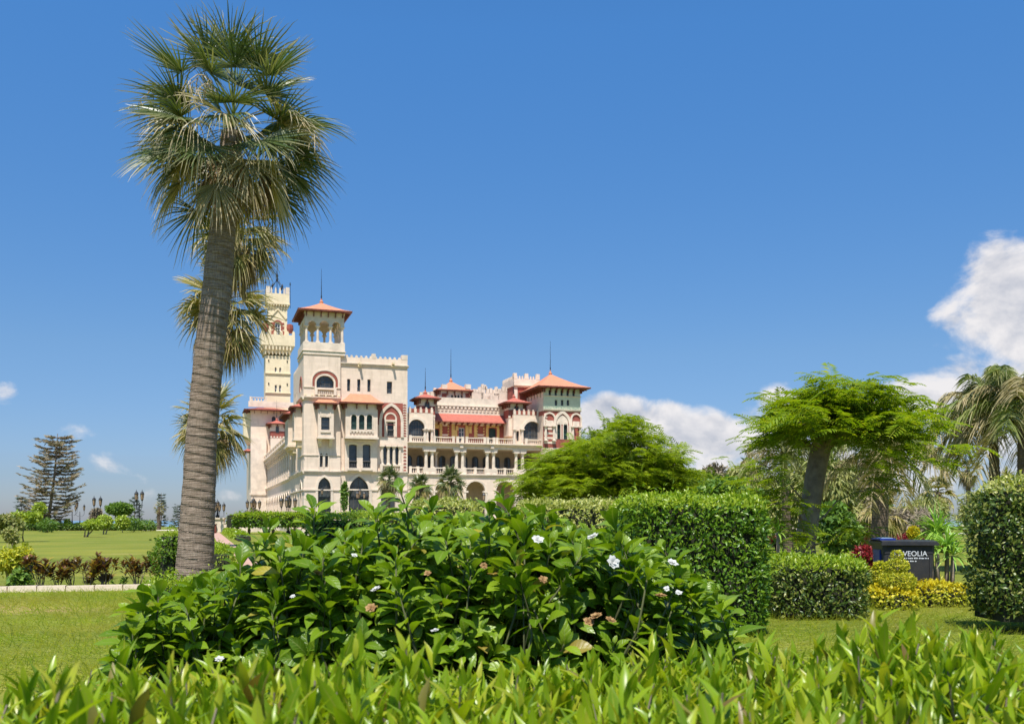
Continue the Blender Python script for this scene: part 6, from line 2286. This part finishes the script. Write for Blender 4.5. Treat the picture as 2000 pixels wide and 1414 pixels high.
for i, (px, yt, w, nn, lb) in enumerate(((80, 1087, 22, 9, 'dark red croton next to the yellow bush, leftmost of the row'), (113, 1106, 16, 6, 'short brownish croton, second in the kerb row'), (141, 1090, 22, 9, 'dark croton with yellow leaves, third in the kerb row'),
                                        (173, 1085, 22, 9, 'wide dark croton, fourth and tallest in the kerb row'), (206, 1093, 20, 8, 'leaning dark croton, fifth in the kerb row'), (193, 1126, 16, 6, 'low croton growing beneath the fifth of the kerb row'),
                                        (269, 1087, 24, 9, 'dark croton standing apart left of the tall palm'), (311, 1095, 16, 7, 'dark croton closest to the tall palm trunk'), (40, 1105, 16, 6, 'croton half hidden behind the yellow bush'))):
    croton(lb, px, 22.6 + (i % 3) * .25, yt, 200 + i, w=w, n=nn)
croton('small green seedling shrub right of the kerb row crotons', 237, 22.6, 1130, 220, 'midgreen', 12, None, 5, .1)
round_tree('garden_shrub', 'yellow green bushy shrub at the left end of the kerb row', 22, 23.2, 1050, 1128, 40, 'goldleaf', 106, 'shrub', leaf=.12, n=1700, noise=.3, blobs=5, stems=3, trunkw=5)
round_tree('garden_shrub', 'green low shrub under the yellow bush at the kerb', 36, 22.4, 1108, 1150, 26, 'midgreen', 107, 'shrub', leaf=.12, n=700, noise=.3, blobs=3, stems=2, trunkw=4)
# ------------------------------------------------------------------ lamps, bin, terrace wall
def lantern(mbx, gl, x, y, z, s):
    mbx.lathe(x, y, [(.05 * s, z - .32 * s), (.03 * s, z - .2 * s), (.12 * s, z - .05 * s), (.14 * s, z)], 6)
    gl.lathe(x, y, [(.13 * s, z), (.2 * s, z + .62 * s)], 6)
    mbx.lathe(x, y, [(.24 * s, z + .62 * s), (.22 * s, z + .68 * s), (.12 * s, z + .84 * s), (.03 * s, z + .9 * s), (.025 * s, z + 1.08 * s)], 6)
    for k in range(6):
        a = k * PI / 3
        mbx.tube([(x + .135 * s * math.cos(a), y + .135 * s * math.sin(a), z), (x + .205 * s * math.cos(a), y + .205 * s * math.sin(a), z + .62 * s)], .014 * s, 4)


def lamp(label, px, Y, ytop, n=3, s=1.0, group='lantern lamps on posts', base_z=0.0, spread=.75, drop=.35):
    e = empty('street_lamp', (gx(px, Y), Y, base_z))
    tag(e, label, 'street lamp', group)
    H = zz(ytop, Y) - 1.08 * s - base_z
    post, gl = MB(), []
    post.lathe(0, 0, [(.24 * s, 0), (.24 * s, .25 * s), (.14 * s, .4 * s), (.11 * s, 1.2 * s), (.07 * s, 1.4 * s), (.055 * s, H * .6), (.05 * s, H - .3 * s)], 8)
    post.build('post', M['iron'], e)
    pos = [(0, 0, H)]
    if n == 2:
        pos = [(-spread * .5, 0, H), (spread * .5, 0, H)]
    elif n >= 3:
        pos = [(0, 0, H)] + [(spread * math.cos(a), spread * math.sin(a), H - drop) for a in np.linspace(0, 2 * PI, n, endpoint=False)]
    for (x, y, z) in pos:
        a, g = MB(), MB()
        if abs(x) + abs(y) > .01:
            a.tube([(0, 0, H - 1.0 * s), (x * .5, y * .5, H - 1.15 * s), (x, y, z - .8 * s), (x, y, z - .3 * s)], [.03 * s, .028 * s, .026 * s, .03 * s], 5)
        else:
            a.tube([(0, 0, H - .35 * s), (0, 0, z - .3 * s)], .04 * s, 5)
        lantern(a, g, x, y, z, s)
        o = a.build('lantern', M['iron'], e)
        g.build('lantern_glass', M['lampglass'], o)
    return e


lamp('tall lamp with a pair of lanterns right of the flat-topped tree', 272, 150, 956, 2, 1.45, spread=.9)
lamp('lamp with paired lanterns behind the lime green clipped trees', 190, 150, 968, 2, 1.35, spread=1.0)
lamp('thin lamp with two lanterns right of the tall leaning pine', 141, 160, 976, 2, 1.15, spread=1.6)
lamp('small distant lamp with two lanterns between the other far lamps', 156, 190, 984, 2, 1.1, spread=1.7)
lamp('candelabra lamp on the terrace wall just right of the near palm trunk', 425, 130, 975, 4, 1.05, base_z=1.95, spread=.85)
lamp('candelabra lamp left of the far corner of the palace', 495, 150, 970, 4, 1.25, spread=.95)
lamp('candelabra lamp in front of the arcade on the left side of the palace', 563, 112, 963, 4, 1.1, spread=.8)
lamp('candelabra lamp before the big pointed window of the palace', 703, 112, 952, 3, .8, spread=.5)
lamp('small lamp post before the narrow pointed window of the palace', 629, 112, 951, 1, .75)
lamp('dark lamp post standing in the arcade arch of the loggia wing', 945, 112, 960, 1, .9)

# terrace wall and gate pier
tw_ = empty('terrace_wall', (gx(424, 132), 132, 0))
tag(tw_, 'low cream terrace wall with a gate pier at the far end of the path', 'wall')
mbx = MB()
mbx.box(-1.1, 1.0, -.4, .4, 0, 1.75)
mbx.box(-1.25, 1.15, -.55, .55, 1.75, 1.97)
mbx.build('pier', M['trim'], tw_)
mbx = MB()
mbx.box(1.003, 7.5, -.25, .25, 0, 1.2)
mbx.box(1.003, 7.6, -.33, .33, 1.2, 1.38)
mbx.build('wall', M['trim'], tw_)
mb = MB()
mb.lathe(gx(419, 120), 120, [(.22, 0), (.3, .2), (.26, 1.0), (.34, 1.15)], 10)
tag(mb.build('planter', M['timber']), 'dark planter standing before the terrace wall pier', 'planter')

# pale low building glimpsed through the trees on the right
fb = empty('far_building', (gx(1530, 150), 150, 0))
tag(fb, 'low cream building glimpsed behind the trees left of the leaning trunk', 'building')
MB().box(-4.5, 4.5, 0, 4, 0, 2.1).build('wall', M['cream'], fb)
MB().box(-4.7, 4.7, -.2, 4.2, 2.1, 2.4).build('roof', M['trim'], fb)
for k in range(3):
    f = MB().box(-3.4 + k * 2.6, -2.2 + k * 2.6, -.05, .01, .5, 1.6).build('window', M['winframe'], fb)

# wheeled bin
Yb = 18.6
bx0, bx1 = gx(1714, Yb), gx(1812, Yb)
Wb = bx1 - bx0
be = empty('waste_bin', ((bx0 + bx1) / 2, Yb, 0), R(-4))
tag(be, 'large dark grey wheeled waste bin with white print on the lawn', 'bin')
Ht = zz(1056, Yb)
hw, hd = Wb / 2, .38
mbx = MB()
r0, r1 = .045, .05
V, F = [], []
N = 4
prof = [(.12, .90), (.16, .905), (Ht * .45, .94), (Ht * .80, .965), (Ht * .805, .985), (Ht - .05, 1.0)]
ring = []
for (z, k) in prof:
    for (sx, sy) in ((-1, -1), (1, -1), (1, 1), (-1, 1)):
        for q in range(4):
            a = math.atan2(sy, sx) - PI / 4 + q / 3 * PI / 2
            V.append((sx * (hw * k - .06) + .06 * math.cos(a), sy * (hd * k - .06) + .06 * math.sin(a), z))
m = 16
for i in range(len(prof) - 1):
    for k in range(m):
        F.append((i * m + k, i * m + (k + 1) % m, (i + 1) * m + (k + 1) % m, (i + 1) * m + k))
F.append(tuple(range(m)))
mbx.add(V, F)
for s in (-1, 1):        # moulded ribs on the front panel
    mbx.box(s * hw * .80 - .012, s * hw * .80 + .012, -hd * .97 - .012, -hd * .9, .2, Ht * .78)
mbx.build('body', M['bin'], be)
mbx = MB()
mbx.box(-hw - .03, hw + .03, -hd - .04, hd + .04, Ht - .05, Ht - .012)
mbx.box(-hw - .045, hw + .045, -hd - .055, -hd - .02, Ht - .075, Ht - .03)
mbx.build('rim', M['bin'], be)
V, F = [], []
for i in range(7):
    t = i / 6 * PI
    y, z = -math.cos(t) * (hd + .02), Ht - .01 + .035 * math.sin(t)
    V += [(-hw - .02, y, z), (-hw * .45, y, z), (hw + .02, y, z)]
for i in range(6):
    for k in (0, 1):
        F.append((i * 3 + k, i * 3 + k + 1, i * 3 + k + 4, i * 3 + k + 3))
lid = MB().add(V, F).build('lid', M['bin'], be, smooth=True)
MB().box(-hw - .01, -hw * .42, -hd * .6, hd * .8, Ht + .018, Ht + .05).build('lid_panel', M['binblue'], lid)
MB().box(-hw * .95, -hw * .5, -hd * .5, hd * .3, Ht + .052, Ht + .062).build('lid_sticker', M['bluewhite'], lid)
side = MB()
side.box(-hw - .016, -hw * .955, -hd * .55, hd * .5, .3, Ht * .86)
side.build('side_panel', M['binblue'], be)
for (sx, sy) in ((-1, -1), (1, -1), (1, 1), (-1, 1)):
    w_ = MB()
    V, F = [], []
    for k in range(12):
        a = k / 12 * 2 * PI
        for x in (-.025, .025):
            V.append((x, .085 * math.cos(a), .085 * math.sin(a)))
    for k in range(12):
        k2 = (k + 1) % 12
        F.append((2 * k, 2 * k2, 2 * k2 + 1, 2 * k + 1))
    F += [tuple(2 * k for k in range(12)), tuple(2 * k + 1 for k in range(11, -1, -1))]
    w_.add(V, F)
    w_.build('wheel', M['iron'], be, loc=(sx * hw * .75, sy * hd * .7, .085))


def text_mesh(name, s, size, loc, rot, mat, parent, ext=.002):
    cu_ = bpy.data.curves.new(name, 'FONT')
    cu_.body = s
    cu_.size = size
    cu_.extrude = ext
    cu_.align_x = 'LEFT'
    t = bpy.data.objects.new(name, cu_)
    COL.objects.link(t)
    dg = bpy.context.evaluated_depsgraph_get()
    me = bpy.data.meshes.new_from_object(t.evaluated_get(dg))
    bpy.data.objects.remove(t)
    o = link(name, me, parent)
    me.materials.clear()
    me.materials.append(mat)
    o.location = loc
    o.rotation_euler = rot
    return o


fy = lambda z: -hd * np.interp(z, [p[0] for p in prof], [p[1] for p in prof]) - .006
zt_ = zz(1084, Yb)
text_mesh('lettering', 'VEOLIA', .135, (-.12, fy(zt_ + .05), zt_), (R(90), 0, 0), M['print'], be)
mbx = MB()
for k in range(16):          # ring emblem
    a0_, a1_ = k / 16 * 2 * PI, (k + 1) / 16 * 2 * PI
    q = [(.068 * math.cos(a0_), .068 * math.sin(a0_)), (.068 * math.cos(a1_), .068 * math.sin(a1_)), (.042 * math.cos(a1_), .042 * math.sin(a1_)), (.042 * math.cos(a0_), .042 * math.sin(a0_))]
    mbx.add([(-.215 + x, fy(zt_ + .05 + z), zt_ + .05 + z) for x, z in q], [(0, 1, 2, 3)])
mbx.build('emblem', M['print'], be)
mbx = MB()
rr = np.random.default_rng(4)
for (row, x0_, x1_) in ((-.055, -.10, .36), (-.11, -.06, .14)):     # fine print, too small to read
    x = x0_
    while x < x1_:
        l = rr.uniform(.012, .03)
        h_ = rr.uniform(.016, .026)
        mbx.add([(x, fy(zt_ + row), zt_ + row), (x + l, fy(zt_ + row), zt_ + row), (x + l, fy(zt_ + row + h_), zt_ + row + h_), (x, fy(zt_ + row + h_), zt_ + row + h_)], [(0, 1, 2, 3)])
        x += l + rr.choice([.006, .006, .02])
tag(mbx.build('fine_print', M['print'], be), kind='stuff')
# ------------------------------------------------------------------ flowering bush with broad glossy leaves
GL = [leaf_t(.47, 6, .16, .28, .60, .12), leaf_t(.43, 6, .10, .50, .62, -.15), leaf_t(.52, 6, .20, .12, .60, .1), leaf_t(.45, 6, .13, .62, .61, .2)]
GMESH = []


def near_objects(name, tm, which, Rm, S, T, pick, parent, mats, matid):
    """the picked leaves become objects that share mesh data"""
    cache = {}
    for i in pick:
        k = (int(which[i]), int(matid[i]))
        if k not in cache:
            V, F, U = tm[k[0]]
            me = qmesh(name, V, F, U)
            me.materials.append(mats[k[1]])
            cache[k] = me
        o = bpy.data.objects.new(name, cache[k])
        m = np.eye(4)
        m[:3, :3] = Rm[i] * S[i]
        m[:3, 3] = T[i]
        o.parent = parent
        o.matrix_basis = Matrix(m.tolist())
        COL.objects.link(o)


bc = np.array([-.36, 4.0, 0.0])
BUSH = empty('flowering_bush', tuple(bc))
tag(BUSH, 'large glossy dark green bush with white flowers in the middle of the photo', 'bush')
rr = np.random.default_rng(77)


def bush_h(x):
    """crest height over x (relative to the bush centre)"""
    px = 1000 + (x + bc[0]) / 3.75 * FPX
    xs = [215, 260, 330, 420, 520, 600, 700, 800, 900, 1000, 1080, 1180, 1260, 1340, 1400, 1440]
    ys = [1245, 1215, 1165, 1150, 1118, 1080, 1060, 1035, 1040, 1035, 1045, 1060, 1090, 1130, 1170, 1210]
    py = np.interp(px, xs, ys)
    return EYE - (py - HZ) / FPX * 3.75


tips, dirs = [], []
tries = 0
while len(tips) < 1300 and tries < 60000:
    tries += 1
    x = rr.uniform(-1.2, 1.24)
    hx = bush_h(x)
    v = rr.uniform(-1, 1)                       # -1 front .. 1 back
    y = v * .88 * math.sqrt(max(.05, 1 - (x / 1.35) ** 2))
    prof_ = math.sqrt(max(0, 1 - abs(v) ** 2.4))
    z = .25 + (hx - .25) * (.12 + .88 * prof_)
    if v > .5 and rr.random() < .6:
        continue
    lvl = rr.choice([0, 0, 0, 1, 2])            # inner layers
    z2 = z - lvl * rr.uniform(.08, .2) + rr.normal(0, .025)
    if z2 < .15:
        continue
    p = np.array([x * (1 - .05 * lvl), y * (1 - .10 * lvl), z2])
    if tips:
        dd = np.min(np.linalg.norm(np.array(tips) - p, axis=1))
        if dd < .05:
            continue
    tips.append(p)
    g = np.array([x * .45, y * .75 - .10, .62 + .3 * prof_])
    g = g / np.linalg.norm(g) + rr.normal(0, .22, 3)
    dirs.append(g / np.linalg.norm(g))
# shoots that stand above the crest, and on the front flank
for (px, py, Y) in ((535, 990, 3.6), (620, 968, 3.7), (660, 1020, 3.5), (780, 938, 3.6), (845, 962, 3.8), (955, 962, 3.5), (985, 942, 3.55), (1050, 968, 3.7), (1195, 985, 3.5), (1300, 1046, 3.45), (1330, 1095, 3.4), (575, 1020, 3.55), (740, 968, 3.6), (320, 1125, 3.5), (375, 1115, 3.6), (262, 1165, 3.5), (245, 1205, 3.4), (905, 1000, 3.7), (1120, 1020, 3.6), (470, 1070, 3.5), (505, 1045, 3.6), (600, 1030, 3.5), (700, 1030, 3.5), (815, 1010, 3.5), (870, 1020, 3.45), (930, 1030, 3.4), (1015, 1010, 3.5), (1085, 1030, 3.5), (1150, 1040, 3.4), (1230, 1045, 3.5), (1270, 1080, 3.4), (1365, 1120, 3.4), (1390, 1140, 3.4), (420, 1110, 3.5), (640, 1060, 3.35), (760, 1055, 3.3), (1000, 1060, 3.3), (290, 1150, 3.5), (545, 1065, 3.4), (350, 1150, 3.4)):
    q_ = np.array(at(px, py + 32, Y)) - bc
    g = np.array([rr.normal(0, .28), rr.normal(-.1, .18), 1.0])
    g = g / np.linalg.norm(g)
    for dn in (0, .10, .19):
        tips.append(q_ - g * dn + rr.normal(0, .012, 3))
        dirs.append(norm(g + rr.normal(0, .12, 3)))
tips, dirs = np.array(tips), np.array(dirs)
nt_ = len(tips)
per = 9
N = nt_ * per
k = np.tile(np.arange(per), nt_)
axis = np.repeat(dirs, per, 0)
ph = k * 2.399 + np.repeat(rng.uniform(0, 6.28, nt_), per)
a1 = np.cross(axis, np.array([.3, .9, .1]))
a1 /= np.linalg.norm(a1, axis=1, keepdims=True)
a2 = np.cross(axis, a1)
rad = a1 * np.cos(ph)[:, None] + a2 * np.sin(ph)[:, None]
openf = np.interp(k, [0, per - 1], [.28, 1.5])[:, None] * rng.uniform(.75, 1.25, N)[:, None]      # inner leaves upright, outer ones spread
d = axis + rad * openf
d[:, 2] -= np.interp(k, [0, per - 1], [0, .25])
T = np.repeat(tips, per, 0) - axis * np.interp(k, [0, per - 1], [0, .075])[:, None] + rad * .006
nn = axis * 1.0 - rad * np.interp(k, [0, per - 1], [1.0, .15])[:, None] + rng.normal(0, .22, (N, 3))
S = np.interp(k, [0, 1, 3, per - 1], [.045, .07, .095, .108]) * rng.uniform(.8, 1.18, N)
Rm = frames(d, nn)
which = rng.integers(0, 4, N)
matid = np.where((k < 2) & (rng.random(N) < .6), 1, 0)
matid[rng.random(N) < .05] = 1
matid[(rng.random(N) < .03) & (k > 4)] = 2
# which leaves face the camera: exposed ones on the near, upper side of the bush
W_ = T + bc
pyy = HZ - (W_[:, 2] - EYE) / W_[:, 1] * FPX
pxx = 1000 + W_[:, 0] / W_[:, 1] * FPX
score = (S * FPX / W_[:, 1]) + 60 * (dirs.repeat(per, 0)[:, 1] < .1) - 25 * (W_[:, 1] - 3.0) + 40 * (pyy < 1210) + rng.normal(0, 8, N)
score[(pyy > 1260) | (pxx < 200) | (pxx > 1450)] = -999
pick = np.argsort(-score)[:300]
near_objects('leaf', GL, which, Rm, S, T, pick, BUSH, [M['gard'], M['gard_young'], M['gard_old']], matid)
rest = np.ones(N, bool)
rest[pick] = False
for mid, nm, mt in ((0, 'foliage', 'gard'), (1, 'young_foliage', 'gard_young'), (2, 'yellowing_foliage', 'gard_old')):
    sel = rest & (matid == mid)
    V, F, U = inst(GL, which[sel], Rm[sel], S[sel], T[sel])
    tag(link(nm, qmesh(nm, V, F, U), BUSH, M[mt]), kind='stuff')
# branches
mbx = MB()
for i in range(nt_):
    if i % 3 == 0 or i > nt_ - 121:
        root = np.array([tips[i][0] * .35, tips[i][1] * .35, .0])
        mid = tips[i] - dirs[i] * .22
        mid2 = root * .4 + mid * .6 + rr.normal(0, .06, 3)
        mbx.tube([root, mid2, mid, tips[i]], [.012, .007, .0045, .003], 5)
tag(mbx.build('branches', M['stem'], BUSH, smooth=True), kind='stuff')
# white double flowers
PT = leaf_t(.72, 4, -.06, .30, .6)


def flower(px, py, Y, r, mat='petal', face_=(0, -.6, .8)):
    c = np.array(at(px, py, Y)) - bc
    rr2 = np.random.default_rng(int(px * 7 + py))
    ax = norm(np.array(face_) + rr2.normal(0, .35, 3))
    b1 = norm(np.cross(ax, (.2, .1, 1)))
    b2 = np.cross(ax, b1)
    D, NN, SS = [], [], []
    for ringi, (m, op, s) in enumerate(((7, 1.6, 1.0), (6, .85, .8), (5, .4, .6))):
        for q in range(m):
            a = q / m * 2 * PI + ringi * .5 + rr2.normal(0, .12)
            rv = b1 * math.cos(a) + b2 * math.sin(a)
            D.append(norm(ax + rv * op))
            NN.append(ax - rv * .6)
            SS.append(r * s * rr2.uniform(.85, 1.15))
    D, NN = np.array(D), np.array(NN)
    V, F, U = inst([PT], np.zeros(len(D), int), frames(D, NN), np.array(SS), np.repeat(c[None], len(D), 0))
    o = link('flower' if mat == 'petal' else 'withered_flower', qmesh('flower', V, F, U), BUSH, M[mat])
    return o


for (px, py, Y, r) in ((735, 1152, 3.12, .024), (1050, 1054, 3.38, .026), (1158, 1050, 3.36, .030), (1196, 1098, 3.22, .030), (1312, 1100, 3.18, .026), (1325, 1158, 3.06, .016), (1302, 1150, 3.08, .014), (428, 1288, 2.98, .02), (850, 1232, 2.96, .018), (572, 1165, 3.12, .013), (692, 1085, 3.3, .014)):
    flower(px, py, Y + .04, r * .8)
for (px, py, Y, r) in ((1165, 1205, 3.0, .024), (1150, 1215, 3.0, .02), (1192, 1212, 3.02, .018), (1060, 1132, 3.15, .016), (945, 1105, 3.25, .014), (725, 1188, 3.08, .02), (1290, 1165, 3.07, .02), (620, 1120, 3.3, .018), (835, 1120, 3.25, .014)):
    flower(px, py, Y, r, 'petal_old')

# ------------------------------------------------------------------ lance-leaved hedge under the camera
NL = [leaf_t(.23, 4, .20, .10, .42, 0, .2), leaf_t(.20, 4, .16, .28, .42, 0, -.35), leaf_t(.26, 4, .12, -.12, .45, 0, .1), leaf_t(.22, 4, .25, .42, .40, 0, .5)]
_v, _f, _u = leaf_t(.25, 5, .18, .15, .42, 0, .15)
NL.append((_v[:12], _f[:6], _u[:12]))          # a leaf cut short by the shears
NEAR = empty('near_hedge', (0, 1.9, 0))
tag(NEAR, 'bright green lance-leaved hedge along the bottom edge of the photo', 'hedge')
no = np.array([0, 1.9, 0.0])
rr = np.random.default_rng(99)
far_edge = lambda x: np.interp(x, [-2.4, -1.1, -.6, .0, .6, 1.6, 2.6], [2.05, 2.15, 2.4, 2.6, 2.85, 3.1, 3.2])
pos, hs = [], []
sp_ = .058
yy = .70
while yy < 3.4:
    xx = -2.3
    while xx < 2.4:
        x, y = xx + rr.uniform(-.024, .024), yy + rr.uniform(-.024, .024)
        xx += sp_
        fe = far_edge(x)
        if y > fe:
            continue
        ed = (fe - y)
        z = 1.285 + .030 * math.sin(x * 3.1 + y * 2.0) + .022 * math.sin(x * 7.3 - y * 5) + rr.normal(0, .026)
        if rr.random() < .06:
            z += rr.uniform(.02, .07)
        z -= .10 * max(0, 1 - ed / .22) ** 1.4
        z -= .07 * max(0, (-x - .55)) if x < -.55 else 0
        z -= .05 * max(0, y - 1.9)
        pos.append((x, y, z))
    yy += sp_
pos = np.array(pos)
n0 = len(pos)
per = 11
N = n0 * per
k = np.tile(np.arange(per), n0)
lean = np.stack([rr.normal(0, .17, n0), rr.normal(0, .17, n0), np.ones(n0)], 1)
lean /= np.linalg.norm(lean, axis=1, keepdims=True)
axis = np.repeat(lean, per, 0)
ph = (k // 2) * 1.571 + (k % 2) * PI + np.repeat(rng.uniform(0, 6.28, n0), per) + rng.normal(0, .3, N)
rad = np.stack([np.cos(ph), np.sin(ph), np.zeros(N)], 1)
dep = np.interp(k, [0, per - 1], [0.0, .17]) * rng.uniform(.85, 1.1, N)
openf = np.interp(k, [0, 2, 5, per - 1], [.08, .30, .52, .85]) * rng.uniform(.7, 1.35, N)
d = axis + rad * openf[:, None]
T = np.repeat(pos, per, 0) - axis * (dep + .055)[:, None] - no
nn = axis * .9 - rad * .8 + rng.normal(0, .3, (N, 3))
S = np.interp(k, [0, 2, 4, per - 1], [.050, .078, .098, .095]) * rng.uniform(.62, 1.28, N)
Rm = frames(d, nn)
which = np.where(rng.random(N) < .06, 4, rng.integers(0, 4, N))
matid = (rng.random(N) < .03).astype(int)
W_ = T + no
dist = W_[:, 1]
tipz = W_[:, 2] + d[:, 2] / np.linalg.norm(d, axis=1) * S * .6
pyy = HZ - (tipz - EYE) / dist * FPX
pxx = 1000 + W_[:, 0] / dist * FPX
score = S * FPX / dist * np.interp(dep, [0, .17], [1, .25]) + rng.normal(0, 5, N)
score[(pyy > 1400) | (pyy < 1150) | (pxx < 0) | (pxx > 2000)] = -999
pick = np.argsort(-score)[:300]
near_objects('leaf', NL, which, Rm, S, T, pick, NEAR, [M['near'], M['near_old']], matid)
rest = np.ones(N, bool)
rest[pick] = False
for mid, nm, mt in ((0, 'foliage', 'near'), (1, 'browning_foliage', 'near_old')):
    sel = rest & (matid == mid)
    V, F, U = inst(NL, which[sel], Rm[sel], S[sel], T[sel])
    tag(link(nm, qmesh(nm, V, F, U), NEAR, M[mt]), kind='stuff')
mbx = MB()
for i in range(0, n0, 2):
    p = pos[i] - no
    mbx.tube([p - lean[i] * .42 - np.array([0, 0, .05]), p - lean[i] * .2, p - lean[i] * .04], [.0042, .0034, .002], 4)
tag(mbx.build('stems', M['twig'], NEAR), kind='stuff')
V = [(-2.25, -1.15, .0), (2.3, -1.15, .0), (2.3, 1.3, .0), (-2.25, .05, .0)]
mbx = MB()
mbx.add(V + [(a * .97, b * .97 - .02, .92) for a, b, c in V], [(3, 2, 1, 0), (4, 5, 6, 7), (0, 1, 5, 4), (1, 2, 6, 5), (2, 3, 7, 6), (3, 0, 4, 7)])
mbx.build('dark_core', M['thicket'], NEAR)  # solid dark block filling the hedge below its leaf layer
